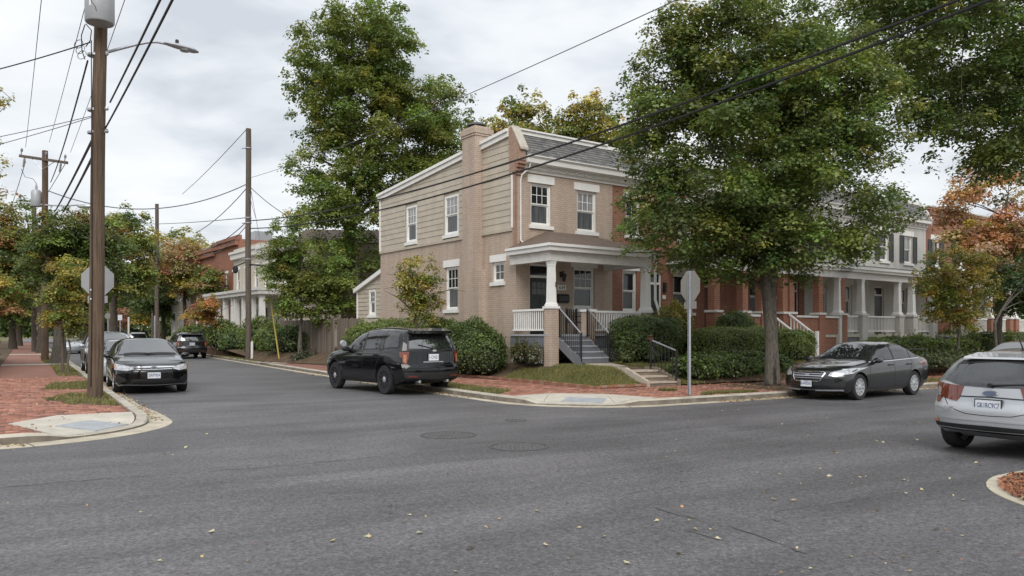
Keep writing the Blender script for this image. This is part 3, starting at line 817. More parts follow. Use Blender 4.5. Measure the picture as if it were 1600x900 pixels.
def balustrade(parent, p0, p1, z0, z1, mat="white", n=None, name="railing", bal=.035, gap=.115, rail=.07):
    """level or sloped railing from p0 to p1 (x, y), rails and separate balusters; z0/z1 = (bottom, top) at the ends"""
    p0, p1 = Vector(p0), Vector(p1); L = (p1 - p0).length; d = (p1 - p0) / L; nrm = Vector((-d.y, d.x))
    (b0, t0), (b1, t1) = z0, z1
    def bar(za, zb, h, w):
        mb = MB(); vs = []
        for p, z in ((p0, za), (p1, zb)):
            for sx, sz in ((-1, 0), (1, 0), (1, 1), (-1, 1)): vs.append((p.x + nrm.x * w * sx, p.y + nrm.y * w * sx, z + h * sz))
        mb.add(vs, [(0, 1, 2, 3), (7, 6, 5, 4), (0, 4, 5, 1), (1, 5, 6, 2), (2, 6, 7, 3), (3, 7, 4, 0)]); return mb
    r = bar(t0 - rail, t1 - rail, rail, rail * .6).build(name, M[mat], parent)
    bar(b0, b1, rail * .8, rail * .5).build("bottom_rail", M[mat], r)
    k = n or max(2, int(L / gap)); me = None
    slope = abs((t1 - t0)) > .01
    for i in range(k):
        f = (i + .5) / k; p = p0.lerp(p1, f); zb, zt = b0 + (b1 - b0) * f + rail * .8 - .002, t0 + (t1 - t0) * f - rail + (.02 if slope else .002)
        if me is None or slope:
            mb = MB(); mb.box(-bal / 2, bal / 2, -bal / 2, bal / 2, 0, zt - zb); me = mb.mesh("baluster", M[mat])
        o = link("baluster", me, r); o.location = (p.x, p.y, zb); o.rotation_euler = (0, 0, math.atan2(d.y, d.x))
    return r

def column(parent, x, y, z0, z1, r0=.19, r1=.15, mat="white", sq=True):
    mb = MB()
    if sq:
        def fr(h0, h1, a, b):
            vs = [(x - a, y - a, h0), (x + a, y - a, h0), (x + a, y + a, h0), (x - a, y + a, h0), (x - b, y - b, h1), (x + b, y - b, h1), (x + b, y + b, h1), (x - b, y + b, h1)]
            mb.add(vs, [(3,2,1,0),(4,5,6,7),(0,1,5,4),(1,2,6,5),(2,3,7,6),(3,0,4,7)])
        fr(z0, z0 + .06, r0 * 1.3, r0 * 1.3); fr(z0 + .061, z0 + .13, r0 * 1.22, r0 * 1.03); fr(z0 + .131, z1 - .16, r0, r1)
        fr(z1 - .159, z1 - .10, r1 * 1.1, r1 * 1.1); fr(z1 - .099, z1, r1 * 1.12, r1 * 1.35)
    else:
        mb.lathe([(r0 * 1.4, z0), (r0 * 1.4, z0 + .1), (r0 * 1.15, z0 + .18), (r0, z0 + .24), (r0 * .97, (z0 + z1) / 2), (r1, z1 - .2), (r1 * 1.25, z1 - .12), (r1 * 1.3, z1)], 16, "z", (x, y, 0))
    return mb.build("column", M[mat], parent, smooth=not sq)

def cornice(parent, x0, x1, y, z, mat="white", proj=.35, dent=True, sides=(0, 0)):
    """stepped cornice along the front; y = wall plane, z = top"""
    mb = MB()
    e0, e1 = sides
    mb.prism([(y - .012, z - .54), (y - .04, z - .54), (y - .05, z - .46), (y - .13, z - .42), (y - .14, z - .30), (y - proj, z - .25), (y - proj - .02, z - .10), (y - proj - .09, z - .03), (y - proj - .09, z), (y - .012, z)], "x", x0, x1)
    o = mb.build("cornice", M[mat], parent)
    if dent:
        bb = MB(); bb.box(-.03, .03, -.05, 0.0, -.07, 0); me = bb.mesh("bracket", M["offwhite"])
        k = int((x1 - x0) / .42)
        for i in range(k):
            q = link("bracket", me, o); q.location = (x0 + (i + .5) * (x1 - x0) / k, y - .141, z - .325)
    return o

def mansard(parent, x0, x1, y0, z0, y1, z1, rows, w=.26):
    """sloped slate front made of separate shingles on a deck"""
    mb = MB(); mb.quad((x0, y0, z0), (x1, y0, z0), (x1, y1, z1), (x0, y1, z1)); deck = mb.build("mansard_roof", M["flat_roof"], parent)
    d = Vector((0, y1 - y0, z1 - z0)); L = d.length; d /= L; nrm = Vector((0, -d.z, d.y)); h = L / rows
    me = []
    for j in range(3):
        b = MB(); ww = w / 2 - .004 - .002 * j
        b.add([(-ww, 0, 0), (ww, 0, 0), (ww, h * 1.25, 0), (-ww, h * 1.25, 0), (-ww, 0, .022), (ww, 0, .022), (ww, h * 1.25, .004), (-ww, h * 1.25, .004)],
              [(3,2,1,0),(4,5,6,7),(0,1,5,4),(1,2,6,5),(2,3,7,6),(3,0,4,7)])
        me.append(b.mesh("shingle", M["slate"]))
    ax = math.atan2(d.z, d.y)
    for r_ in range(rows):
        x = x0 + (w / 2 if r_ % 2 else w) - w / 2
        while x < x1 - .02:
            cx = min(max(x + 0, x0 + w / 2), x1 - w / 2)
            p = Vector((cx, y0, z0)) + d * (h * r_) + nrm * (.006 + .0006 * (r_ % 2))
            o = link("shingle", me[(r_ * 7 + int(cx * 10)) % 3], deck); o.location = p; o.rotation_euler = (ax, 0, 0)
            x += w
    return deck

# ------------------------------------------------------------------ the corner house
ROOT_ROT = HA
Z0Y = 0.72           # garden level by the porch
ZF = 1.65            # porch floor
def house_root(label, cat="house", group=None, a=0, b=0, rz=HA, name="row_house"):
    p = H(a, b); return thing(name, label, cat, (p.x, p.y, 0), rz, group)
hs = house_root("tan painted brick corner house with side chimney, slate mansard and white front porch", name="corner_house")
FW_, DEP, ZE = 4.65, 10.55, 8.0
def slope_top(b): return 8.88 - (b - 0.2) * 0.0895
# openings on the front (x0, x1, z0, z1)
FO = [(0.66, 1.60, 5.58, 7.10), (2.84, 3.82, 5.52, 7.06), (0.62, 1.58, ZF, 4.18), (2.68, 3.72, 2.62, 4.16)]
SO = [(7.16, 8.06, 5.62, 7.16), (3.82, 4.84, 5.62, 7.16)]
SO1 = [(3.86, 4.80, 2.62, 4.32), (0.74, 1.47, 3.55, 4.29)]
mb = MB()
wall_grid(mb, None, FO, 0.3, 7.62, 0.0, FW_, 0.0, 0.18, "x")
wall_grid(mb, None, SO1, 0.3, 5.40, 0.0, DEP, 0.0, 0.18, "y")
mb.quad((FW_, DEP, 0.3), (0, DEP, 0.3), (0, DEP, 5.4), (FW_, DEP, 5.4))
mb.build("wall", M["beige_brick"], hs)
# inner box stops light from passing through
mb = MB(); mb.quad((0.02, DEP, 5.4), (FW_, DEP, 5.4), (FW_, DEP, 7.9), (0.02, DEP, 7.9)); mb.build("rear_wall", M["siding"], hs)
mb = MB()
mb.box(0.25, FW_ - .02, 0.26, DEP - .1, 0.4, 7.5); mb.build("interior", M["core"], hs)
# upper side wall: sheathing behind the boards
mb = MB(); wall_grid(mb, None, SO, 5.40, 7.9, 0.20, DEP, 0.03, 0.15, "y", top=lambda u: slope_top(u) - .06); mb.build("sheathing", M["siding"], hs)
# siding boards: one object each, cut round the windows and the chimney
CH0, CH1 = 2.10, 3.00
bz = 5.44; exp_ = 0.232; k = 0
while bz < 8.85:
    zt = bz + exp_ + .02
    spans = [(0.23, CH0 - .01), (CH1 + .01, DEP - .06)]
    for (a, b, c, d) in SO:
        if bz < d + .06 and zt > c - .10:
            spans2 = []
            for (s0, s1) in spans:
                if a - .08 > s0 and b + .08 < s1: spans2 += [(s0, a - .08), (b + .08, s1)]
                else: spans2.append((s0, s1))
            spans = spans2
    for (s0, s1) in spans:
        # length limited by the roof slope
        smax = (8.88 - .10 - bz - .03) / 0.0895 + 0.2
        if smax <= s0 + .1: continue
        e1 = min(s1, smax)
        t0_, t1_ = min(zt, slope_top(s0) - .10), min(zt, slope_top(e1) - .10)
        # extra point where the slope begins to cut the board
        sc_ = (8.88 - .10 - zt) / 0.0895 + 0.2
        pts = [(s0, t0_)] + ([(sc_, zt)] if s0 < sc_ < e1 else []) + [(e1, t1_)]
        mb = MB(); vs = []
        for (u, tz) in pts: vs += [(-.022, u, bz), (-.004 - .010 * max(0, (zt - tz) / (zt - bz)), u, tz), (.02, u, tz), (.02, u, bz + .004)]
        fs = []
        for i in range(len(pts) - 1):
            for j in range(4): fs.append((4 * i + j, 4 * i + (j + 1) % 4, 4 * i + 4 + (j + 1) % 4, 4 * i + 4 + j))
        fs += [(3, 2, 1, 0), tuple(4 * (len(pts) - 1) + j for j in range(4))]
        mb.add(vs, [f[::-1] for f in fs]); mb.build("siding_board", M["siding"], hs)
    bz += exp_; k += 1
# siding base trim, corner boards
mb = MB(); mb.box(-.055, .0, CH1 + .004, DEP + .02, 5.33, 5.438); mb.build("skirt_board", M["siding"], hs)
mb = MB(); mb.box(-.055, .0, .20, CH0 - .004, 5.33, 5.438); mb.build("skirt_board", M["siding"], hs)
mb = MB(); mb.box(-.05, .06, DEP - .055, DEP + .05, 5.44, slope_top(DEP) - .07); mb.build("corner_board", M["white"], hs)
mb = MB(); mb.box(-.05, .02, .205, .225, 5.44, 7.7); mb.box(-.06, .0, .165, .203, 5.44, 7.7); mb.build("corner_board", M["white"], hs)
# roof edge boards and roof sheet
def slope_strip(x0, x1, dz0, dz1, b0, b1):
    return MB().add([(x0, b0, slope_top(b0) + dz0), (x1, b0, slope_top(b0) + dz0), (x1, b1, slope_top(b1) + dz0), (x0, b1, slope_top(b1) + dz0),
                     (x0, b0, slope_top(b0) + dz1), (x1, b0, slope_top(b0) + dz1), (x1, b1, slope_top(b1) + dz1), (x0, b1, slope_top(b1) + dz1)],
                    [(3,2,1,0),(4,5,6,7),(0,1,5,4),(1,2,6,5),(2,3,7,6),(3,0,4,7)])
for b0, b1 in ((0.36, CH0 - .004), (CH1 + .004, DEP + .12)):
    slope_strip(-.10, -.012, -.16, .015, b0, b1).build("roof_edge", M["white"], hs)
    slope_strip(-.16, .12, .016, .13, b0, b1).build("coping", M["white"], hs)
mb = MB(); mb.quad((.121, .5, slope_top(.5) + .02), (FW_, .5, slope_top(.5) + .02), (FW_, DEP + .1, slope_top(DEP) + .02), (.121, DEP + .1, slope_top(DEP) + .02)); mb.build("roof", M["flat_roof"], hs)
# chimney on the side wall
mb = MB()
mb.box(-.34, .06, CH0, CH1, 4.051, 9.08)
mb.build("chimney", M["beige_brick"], hs)
ch = MB(); ch.box(-.37, .43, CH0 - .03, CH1 + .03, 9.081, 9.17); ch.box(-.40, .46, CH0 - .06, CH1 + .06, 9.171, 9.36); ch.box(-.33, .39, CH0 + .01, CH1 - .01, 9.361, 9.45); ch.box(.061, .40, CH0, CH1, 8.3, 9.08)
ch.build("chimney_cap", M["beige_brick"], hs)
mb = MB(); mb.lathe([(.24, 9.45), (.24, 9.54), (.38, 9.55), (.32, 9.63), (.05, 9.65)], 12, "z", (.02, (CH0 + CH1) / 2, 0)); mb.build("flue_cap", M["flat_roof"], hs)
mb = MB()
mb.box(-.341, .0, 1.86, CH1 + .004, 0.3, 4.05)
mb.build("chimney_breast", M["beige_brick"], hs)
mb = MB(); mb.box(.1, .55, CH1 + .2, CH1 + .6, 8.5, 8.95); mb.build("flashing", M["white"], hs)
# brick parapet wing at the front corner, with corbels under the coping
wing = MB()
wing.prism([(.30, 7.4), (.36, 8.98), (.20, 9.02), (-.28, 8.16), (-.30, 7.78), (-.02, 7.4)], "x", -.065, .22)
wing.build("parapet_wing", M["worn_brick"], hs)
mb = MB(); mb.prism([(.40, 8.985), (.40, 9.06), (.18, 9.08), (-.36, 8.22), (-.36, 8.14), (.20, 9.025)], "x", -.06, .29); mb.build("wing_coping", M["concrete"], hs)
for i in range(4):
    mb = MB(); mb.box(-.055 - .006 * i, .27, -.06 - .07 * i, -.002, 7.30 + .12 * i, 7.30 + .12 * i + .115); mb.build("corbel", M["orange_brick"], hs)
mb = MB(); mb.box(-.012, .0, -.012, .163, 4.75, 7.40); mb.box(-.012, .06, -.012, -.001, 4.75, 7.30); mb.build("corner_bricks", M["worn_brick"], hs)
# cornice, mansard, top rail
cornice(hs, .275, FW_, 0.0, 7.98)
mansard(hs, .27, FW_, -.30, 7.99, .36, 8.86, 8, .25)
mb = MB(); mb.box(.27, FW_, .30, .60, 8.862, 9.0); mb.box(.27, FW_, .24, .66, 9.001, 9.06); mb.build("roof_rail", M["white"], hs)
# windows and door
window(hs, *FO[0], 0.0, low_mat="glass_grey", up_mat="glass_dark")
window(hs, *FO[1], 0.0, up_mat="glass_curtain", low_mat="glass_grey")
window(hs, *FO[3], 0.0, up_mat="glass_dark", low_mat="glass_dark", lintel_h=.2)
door(hs, *FO[2], 0.0)
for i, h_ in enumerate(SO): window(hs, *h_, 0.0, axis="y", set_back=.03, up_mat="glass_curtain", low_mat="glass_grey", lintel=False, sill=True)
window(hs, *SO1[0], 0.0, axis="y", up_mat="glass_dark", low_mat="glass_grey")
window(hs, *SO1[1], 0.0, axis="y", upper=(2, 2), double=False, up_mat="glass_grey", lintel_h=.26)
# downspout
mb = MB(); mb.tube([(.42, -.30, 7.72), (.42, -.26, 7.55), (.20, -.10, 7.30), (.17, -.06, 7.1), (.17, -.06, 4.98), (.22, -.12, 4.9)], .033, 8); mb.build("downspout", M["offwhite"], hs, True)

# --- porch
PX0, PX1, PY = -.10, 4.30, -2.12          # pier and column centres
pf = MB(); pf.box(-.28, 4.5, PY - .1, -.002, ZF - .06, ZF); pf.build("porch_floor", M["grey_wood_light"], hs)
pf = MB(); pf.box(-.24, 4.46, PY - .04, PY + .01, ZF - .42, ZF - .061); pf.box(-.24, -.19, PY + .011, -.002, ZF - .42, ZF - .061); pf.build("porch_skirt", M["grey_wood"], hs)
# lattice under the porch: crossed strips
def lattice(x0, x1, y0, y1, z0, z1):
    """between two plan points, clipped to the rectangle"""
    L = math.hypot(x1 - x0, y1 - y0); hgt = z1 - z0; dx, dy = (x1 - x0) / L, (y1 - y0) / L
    root = MB()
    for s0_, s1_, zz in ((0, L, z0), (0, L, z1 - .04)):
        root.add([(x0, y0, zz), (x1, y1, zz), (x1, y1, zz + .04), (x0, y0, zz + .04), (x0 + dy * .03, y0 - dx * .03, zz), (x1 + dy * .03, y1 - dx * .03, zz), (x1 + dy * .03, y1 - dx * .03, zz + .04), (x0 + dy * .03, y0 - dx * .03, zz + .04)],
                 [(0,1,2,3),(7,6,5,4),(0,4,5,1),(2,6,7,3),(1,5,6,2),(0,3,7,4)])
    r = root.build("lattice_frame", M["grey_wood"], hs)
    sp = .105
    for sgn in (1, -1):
        c = -hgt
        while c < L:
            a, b = (c, c + hgt) if sgn > 0 else (c + hgt, c)
            f0, f1 = 0.0, 1.0
            lo, hi = min(a, b), max(a, b)
            if hi <= 0 or lo >= L: c += sp; continue
            def cl(v, A, B): return (v - A) / (B - A)
            for lim in (0, L):
                t_ = cl(lim, a, b)
                if 0 < t_ < 1:
                    inside0 = 0 <= a <= L
                    if inside0: f1 = min(f1, t_)
                    else: f0 = max(f0, t_)
            q0, q1 = a + (b - a) * f0, a + (b - a) * f1; w0, w1 = z0 + hgt * f0, z0 + hgt * f1
            if abs(q1 - q0) > .05:
                o_ = .004 if sgn > 0 else .012
                mb = MB(); e = .016
                P4 = [(q0 - e, w0), (q0 + e, w0), (q1 + e, w1), (q1 - e, w1)]
                vs = [(x0 + dx * min(max(u_, 0), L) + dy * o_, y0 + dy * min(max(u_, 0), L) - dx * o_, w_) for u_, w_ in P4] + [(x0 + dx * min(max(u_, 0), L) + dy * (o_ + .007), y0 + dy * min(max(u_, 0), L) - dx * (o_ + .007), w_) for u_, w_ in P4]
                mb.add(vs, [(0,1,2,3),(7,6,5,4),(0,4,5,1),(2,6,7,3),(1,5,6,2),(0,3,7,4)])
                mb.build("lattice_slat", M["offwhite"], r)
            c += sp
lattice(-.22, -.22, -.10, PY + .28, .62, ZF - .43) if False else None
lattice(-.215, -.215, -.05, PY + .27, .66, ZF - .43)
lattice(1.85, 4.4, PY - .035, PY - .035, .66, ZF - .43)
# piers
def pier(x, y, z0, z1, r=.25, mat="beige_brick", cap="white"):
    mb = MB(); mb.box(x - r, x + r, y - r, y + r, z0, z1); p = mb.build("pier", M[mat], hs)
    mb = MB(); mb.box(x - r - .035, x + r + .035, y - r - .035, y + r + .035, z1 + .001, z1 + .08); mb.build("pier_cap", M[cap], p)
pier(PX0, PY, .4, 2.50, .175); pier(1.52, PY, .4, 2.42, .165); pier(PX1, PY, .4, 2.42, .165)
column(hs, PX0, PY, 2.581, 4.08, .122, .10); column(hs, PX1, PY, 2.501, 4.08, .14, .12)
mb = MB(); mb.tube([(PX0 + .09, PY - .13, 3.22), (PX0 + .09, PY - .13, 3.38)], .02, 6); mb.build("flag_bracket", M["black_iron"], hs)
# porch beam, fascia, gutter, ceiling, hip roof
bm_ = MB(); bm_.box(PX0 - .17, PX1 + .17, PY - .15, PY + .15, 4.08, 4.40); bm_.box(PX0 - .17, PX0 + .13, PY + .151, -.003, 4.08, 4.40); bm_.box(PX1 - .13, PX1 + .17, PY + .151, -.003, 4.08, 4.40); bm_.build("porch_beam", M["offwhite"], hs)
mb = MB(); mb.box(PX0 + .131, PX1 - .131, PY + .151, -.003, 4.33, 4.37); mb.build("porch_ceiling", M["offwhite"], hs)
FXa, FXb, FYa = PX0 - .32, PX1 + .36, PY - .32
def ring_mold(name, z0, z1, out, mat):
    mb = MB()
    mb.box(FXa - out, FXb + out, FYa - out, FYa + .14, z0, z1); mb.box(FXa - out, FXa + .14, FYa + .141, -.003, z0, z1); mb.box(FXb - .14, FXb + out, FYa + .141, -.003, z0, z1)
    mb.build(name, M[mat], hs)
mb = MB(); mb.box(FXa, FXb, FYa, -.003, 4.401, 4.43); mb.build("porch_soffit", M["offwhite"], hs)
ring_mold("porch_fascia", 4.431, 4.55, 0.0, "white"); ring_mold("porch_gutter", 4.551, 4.64, .06, "white")
mb = MB()
e = .03; zr0, zr1 = 4.63, 5.37
A = (FXa - e, FYa - e, zr0); B = (FXb + e, FYa - e, zr0); Cc = (FXb + e, -.002, zr0); D_ = (FXa - e, -.002, zr0); E = (FXa + 1.75, -.002, zr1); F = (FXb - 1.75, -.002, zr1); E2 = (FXa + 1.75, -.6, zr1 - .08); F2 = (FXb - 1.75, -.6, zr1 - .08)
mb.add([A, B, Cc, D_, E, F, E2, F2], [(0, 1, 7, 6), (3, 0, 6, 4), (1, 2, 5, 7), (6, 7, 5, 4)])
mb.build("porch_roof", M["shingle_brown"], hs)
# railings
balustrade(hs, (PX0 - .02, PY + .26), (PX0 - .02, -.02), (ZF + .12, ZF + .86), (ZF + .12, ZF + .86))
balustrade(hs, (1.75, PY), (PX1 - .23, PY), (ZF + .12, ZF + .82), (ZF + .12, ZF + .82))
balustrade(hs, (PX1, PY + .23), (PX1, -.02), (ZF + .12, ZF + .82), (ZF + .12, ZF + .82))
# steps
SX0, SX1 = .13, 1.30; NS = 5; rise = (ZF - Z0Y) / NS; run = .29
for i in range(NS):
    zt = ZF - (i + 1) * rise if i < NS else 0
for i in range(NS):
    y1_ = PY - .1 - i * run; zt = ZF - i * rise - (0 if i else 0.0)
    if i == 0: continue
    mb = MB(); mb.box(SX0 - .03, SX1 + .03, y1_ - .02 - .0, y1_ + run - .001 - .02, zt - .04, zt); mb.build("step", M["grey_wood_light"], hs)
for i in range(NS):
    yr = PY - .1 - i * run
    mb = MB(); mb.box(SX0, SX1, yr - .001 - .03 * 0, yr + .03, ZF - (i + 1) * rise, ZF - i * rise - .041 - (.02 if i == 0 else 0)); mb.build("riser", M["grey_wood"], hs)
for x in (SX0 - .055, SX1 + .006):
    mb = MB(); mb.prism([(PY - .1, ZF - .08), (PY - .1, ZF - .40), (PY - .1 - 2.9 * run, Z0Y - .02), (PY - .1 - 4.2 * run, Z0Y - .15), (PY - .1 - 4.0 * run, Z0Y + .16)], "x", x, x + .049); mb.build("stringer", M["grey_wood"], hs)
# iron handrails
def iron_rail(x, y0, z0, y1, z1, n, parent, post_extra=.1):
    mb = MB(); mb.tube([(x, y0, z0), (x, y1, z1)], .028, 6); r = mb.build("handrail", M["rail_top"], parent)
    mb = MB(); mb.box(x - .022, x + .022, y0 - .022, y0 + .022, z0 - .95, z0 + .02); mb.build("post", M["black_iron"], r)
    mb = MB(); mb.box(x - .024, x + .024, y1 - .024, y1 + .024, z1 - .98, z1 + .03); mb.build("post", M["black_iron"], r)
    mb = MB(); mb.tube([(x, y0, z0 - .85), (x, y1, z1 - .85)], .014, 5); mb.build("bottom_rail", M["black_iron"], r)
    for i in range(1, n):
        f = i / n; y = y0 + (y1 - y0) * f; z = z0 + (z1 - z0) * f
        b = MB(); b.box(-.009, .009, -.009, .009, -.85, 0); o = b.build("baluster", M["black_iron"], r); o.location = (x, y, z)
iron_rail(SX0 - .02, PY - .18, ZF + .86, PY - .1 - 4 * run, Z0Y + .96, 11, hs)
iron_rail(SX1 + .03, PY - .18, ZF + .86, PY - .1 - 4 * run, Z0Y + .96, 11, hs)
# wall lamp, house number, letter box: each fixed to the wall
mb = MB(); mb.box(2.0, 2.14, -.03, -.001, 3.75, 3.95); mb.tube([(2.07, -.03, 3.9), (2.07, -.16, 3.96), (2.07, -.17, 3.86)], .015, 6); mb.lathe([(.05, 3.58), (.09, 3.80), (.10, 3.82), (.03, 3.88)], 8, "z", (2.07, -.17, 0)); mb.build("porch_lamp", M["black_iron"], hs)
mb = MB(); mb.box(1.90, 2.28, -.03, -.001, 3.27, 3.46); plate = mb.build("number_plate", M["white"], hs)
def lettering(parent, text, size, cols, loc, mat, name="lettering", ext=.004, sx=1.0, fit=None):
    cu = bpy.data.curves.new(name, "FONT"); cu.body = text; cu.size = size; cu.align_x = "CENTER"; cu.align_y = "CENTER"; cu.extrude = ext
    cu.resolution_u = 2
    tmp = bpy.data.objects.new("tmp_text", cu); COL.objects.link(tmp)
    dg = bpy.context.evaluated_depsgraph_get(); dg.update()
    me = bpy.data.meshes.new_from_object(tmp.evaluated_get(dg)); me.name = name
    bpy.data.objects.remove(tmp); bpy.data.curves.remove(cu)
    me.materials.clear(); me.materials.append(mat)
    if fit: sx = fit / max(v.co.x for v in me.vertices) / 2
    o = link(name, me, parent)
    X, Y, Z = (Vector(c) for c in cols)
    mt = Matrix(((X.x * sx, Y.x, Z.x, loc[0]), (X.y * sx, Y.y, Z.y, loc[1]), (X.z * sx, Y.z, Z.z, loc[2]), (0, 0, 0, 1)))
    o.matrix_local = mt
    return o
FRONT_Y = ((1, 0, 0), (0, 0, 1), (0, -1, 0))
lettering(plate, "634", .19, FRONT_Y, (2.09, -.034, 3.365), M["black_iron"])
lb_ = MB(); lb_.prism([(-.14, 2.86), (-.14, 3.06), (-.10, 3.12), (-.001, 3.12), (-.001, 2.84), (-.10, 2.80)], "x", 1.88, 2.36); lb_.build("letter_box", M["black_iron"], hs)
# garden path and street steps in the house frame
zA = 0.60
mb = MB()
W0, W1 = .25, 1.30
gp = tag(bpy.data.objects.new("path", None), kind="structure"); COL.objects.link(gp); gp.location = H(0, 0); gp.rotation_euler = (0, 0, HA)
YB = PY - .1 - 4 * run
def path_slab(pts, z):
    mb = MB(); n = len(pts); mb.add([(x, y, zz) for x, y, zz in pts] + [(x, y, zz - .12) for x, y, zz in pts], [tuple(range(n)), tuple(range(n, 2 * n))[::-1]] + [((i + 1) % n, i, n + i, n + (i + 1) % n) for i in range(n)]); mb.build("path_slab", M["step_edge"], gp)
# steps from the pavement run towards the house: origin in street frame
q0 = S(15.42, 17.50); q1 = S(16.42, 17.42)
def toH(p):
    x, y = p[0] - HC[0], p[1] - HC[1]; return (x * math.cos(HA) + y * math.sin(HA), -x * math.sin(HA) + y * math.cos(HA))
h0, h1 = toH(q0), toH(q1)
stepZ = [0.27, 0.42, 0.57]
dirb = Vector((0, 1)); tread = .38
for i, z in enumerate(stepZ):
    y_off = i * tread
    mb = MB(); a = (h0[0], h0[1] + y_off); b = (h1[0], h1[1] + y_off); L_ = tread + .04 if i < 2 else .5
    mb.prism([(a[0], a[1]), (b[0], b[1]), (b[0], b[1] + L_), (a[0], a[1] + L_)], "z", 0.05, z - .045); st = mb.build("step", M["step_stone"], gp)
    mb = MB(); mb.prism([(a[0] - .0, a[1] - .03), (b[0] + .0, b[1] - .03), (b[0], b[1] + L_), (a[0], a[1] + L_)], "z", z - .0449, z + .003 * i); mb.build("tread", M["step_edge"], st)
ys = max(h0[1], h1[1]) + 2 * tread + .46
for sx_ in (h0[0] - .13, h1[0] + .01):
    hh = h0 if sx_ < h0[0] else h1
    mb = MB(); mb.prism([(hh[1] - .05, 0.05), (hh[1] - .05, .30), (hh[1] + 2 * tread + .1, .66), (hh[1] + 2 * tread + .55, .66), (hh[1] + 2 * tread + .55, 0.05)], "x", sx_, sx_ + .12); mb.build("cheek_stone", M["step_stone"] if sx_ > h0[0] else M["step_edge"], gp)
NP = 4
for i in range(NP):
    f0, f1 = i / NP, (i + 1) / NP
    def rowp(f): y = ys + (YB - .02 - ys) * f; xl = h0[0] + (W0 - h0[0]) * f; xr = h1[0] + (W1 + .05 - h1[0]) * f; return y, xl, xr, .575 + (.715 - .575) * f
    y0_, l0, r0_, z0_ = rowp(f0); y1_, l1, r1_, z1_ = rowp(f1); g = .008
    path_slab([(l0, y0_ + g, z0_), (r0_, y0_ + g, z0_), (r1_, y1_ - g, z1_), (l1, y1_ - g, z1_)], 0)
ir = thing("stair_railing", "black iron railing with a sloping grey handrail beside the garden steps", "railing", H(0, 0), HA)
iron_rail(h1[0] + .02, h1[1] + 2 * tread + .3, .60 + .88, h1[1] + .02, .22 + .95, 7, ir)
mb = MB(); mb.box(h1[0] - .04, h1[0] + .08, h1[1] + 2 * tread + .24, h1[1] + 2 * tread + .36, 1.48, 1.56); mb.lathe([(.02, 1.56), (.05, 1.60), (.02, 1.65)], 8, "z", (h1[0] + .02, h1[1] + 2 * tread + .3, 0)); mb.build("finial", M["brown_door"], ir)
# chair on the porch
chr_ = thing("porch_chair", "dark slatted chair standing on the porch behind the short brick pier", "chair", H(1.75, -1.2, ZF), HA)
mb = MB(); mb.box(-.26, .26, -.25, .25, .40, .44); mb.build("seat", M["black_iron"], chr_)
for sx_ in (-.24, .24):
    for sy in (-.23, .23):
        mb = MB(); mb.box(sx_ - .02, sx_ + .02, sy - .02, sy + .02, 0, .4 if sy < 0 else .92); mb.build("leg", M["black_iron"], chr_)
for i in range(5):
    mb = MB(); mb.box(-.2 + i * .09, -.15 + i * .09, .22, .235, .46, .9); mb.build("slat", M["black_iron"], chr_)
for sx_ in (-.25, .25):
    mb = MB(); mb.box(sx_ - .025, sx_ + .025, -.24, .2, .62, .65); mb.build("armrest", M["black_iron"], chr_)
# brick edging along the lawn, each brick laid on end
edg = thing("lawn_edging", "low brick edging along the front lawn of the tan corner house", "edging", (0, 0, 0), SA)
EDGE = []
for b in np.arange(-6.3, 3.0, .205):
    e_ = float(np.interp(b, [-6.3, -1.0, 14.0], [-1.85, -1.45, -1.4])); q = H(e_, b); EDGE.append(toS(q.x, q.y))
c0 = EDGE[0]
n_ = c0[0]
front = [(n, 17.47) for n in np.arange(c0[0] + .1, 15.28, .205)]
bb = MB(); bb.box(-.1, .1, -.045, .045, 0, .125); ebm = [bb.mesh("brick", m_) for m_ in (M["red_brick"], M["orange_brick"], M["red_brick"])]
for i, (n, t) in enumerate(front + EDGE):
    o = link("brick", ebm[i % 3], edg); o.location = (n, t, .10 + random.uniform(-.012, .012))
    o.rotation_euler = (0, random.uniform(-.04, .04), random.uniform(-.04, .04) + (0 if i < len(front) else math.atan2(EDGE[5][1] - EDGE[0][1], EDGE[5][0] - EDGE[0][0])))

# --- rear extension of the corner house, lower with a sloping roof
ex = MB(); EX0, EX1 = DEP + .05, DEP + 3.0
def etop(b): return 4.62 - (b - EX0) * .28
wall_grid(ex, None, [(EX0 + .95, EX0 + 1.65, 2.55, 3.75)], .3, 3.9, EX0, EX1, .25, .12, "y", top=etop)
ex.quad((3.0, EX1, .3), (.25, EX1, .3), (.25, EX1, etop(EX1)), (3.0, EX1, etop(EX1)))
ex.build("extension_wall", M["siding"], hs)
z = .8
while z < 4.6:
    smax = EX1 if z + .2 < etop(EX1) else EX0 + (4.62 - z - .2) / .28
    if smax > EX0 + .1:
        for (s0, s1) in ([(EX0, EX0 + .88), (EX0 + 1.72, smax)] if 2.3 < z < 3.8 else [(EX0, smax)]):
            if s1 > s0 + .05:
                mb = MB(); mb.prism([(.222, z), (.246, z + .2), (.2499, z + .2), (.2499, z)], "y", s0, s1); mb.build("siding_board", M["siding"], hs)
    z += .2
mb = MB(); mb.box(.20, .28, EX1 - .08, EX1 + .02, .3, etop(EX1)); mb.build("corner_board", M["white"], hs)
mb = MB(); mb.add([(.08, EX0 - .05, etop(EX0) - .1), (3, EX0 - .05, etop(EX0) - .1), (3, EX1 + .15, etop(EX1) - .14), (.08, EX1 + .15, etop(EX1) - .14), (.08, EX0 - .05, etop(EX0) + .1), (3, EX0 - .05, etop(EX0) + .1), (3, EX1 + .15, etop(EX1) + .06), (.08, EX1 + .15, etop(EX1) + .06)], [(3,2,1,0),(4,5,6,7),(0,1,5,4),(1,2,6,5),(2,3,7,6),(3,0,4,7)])
mb.build("extension_roof", M["white"], hs)
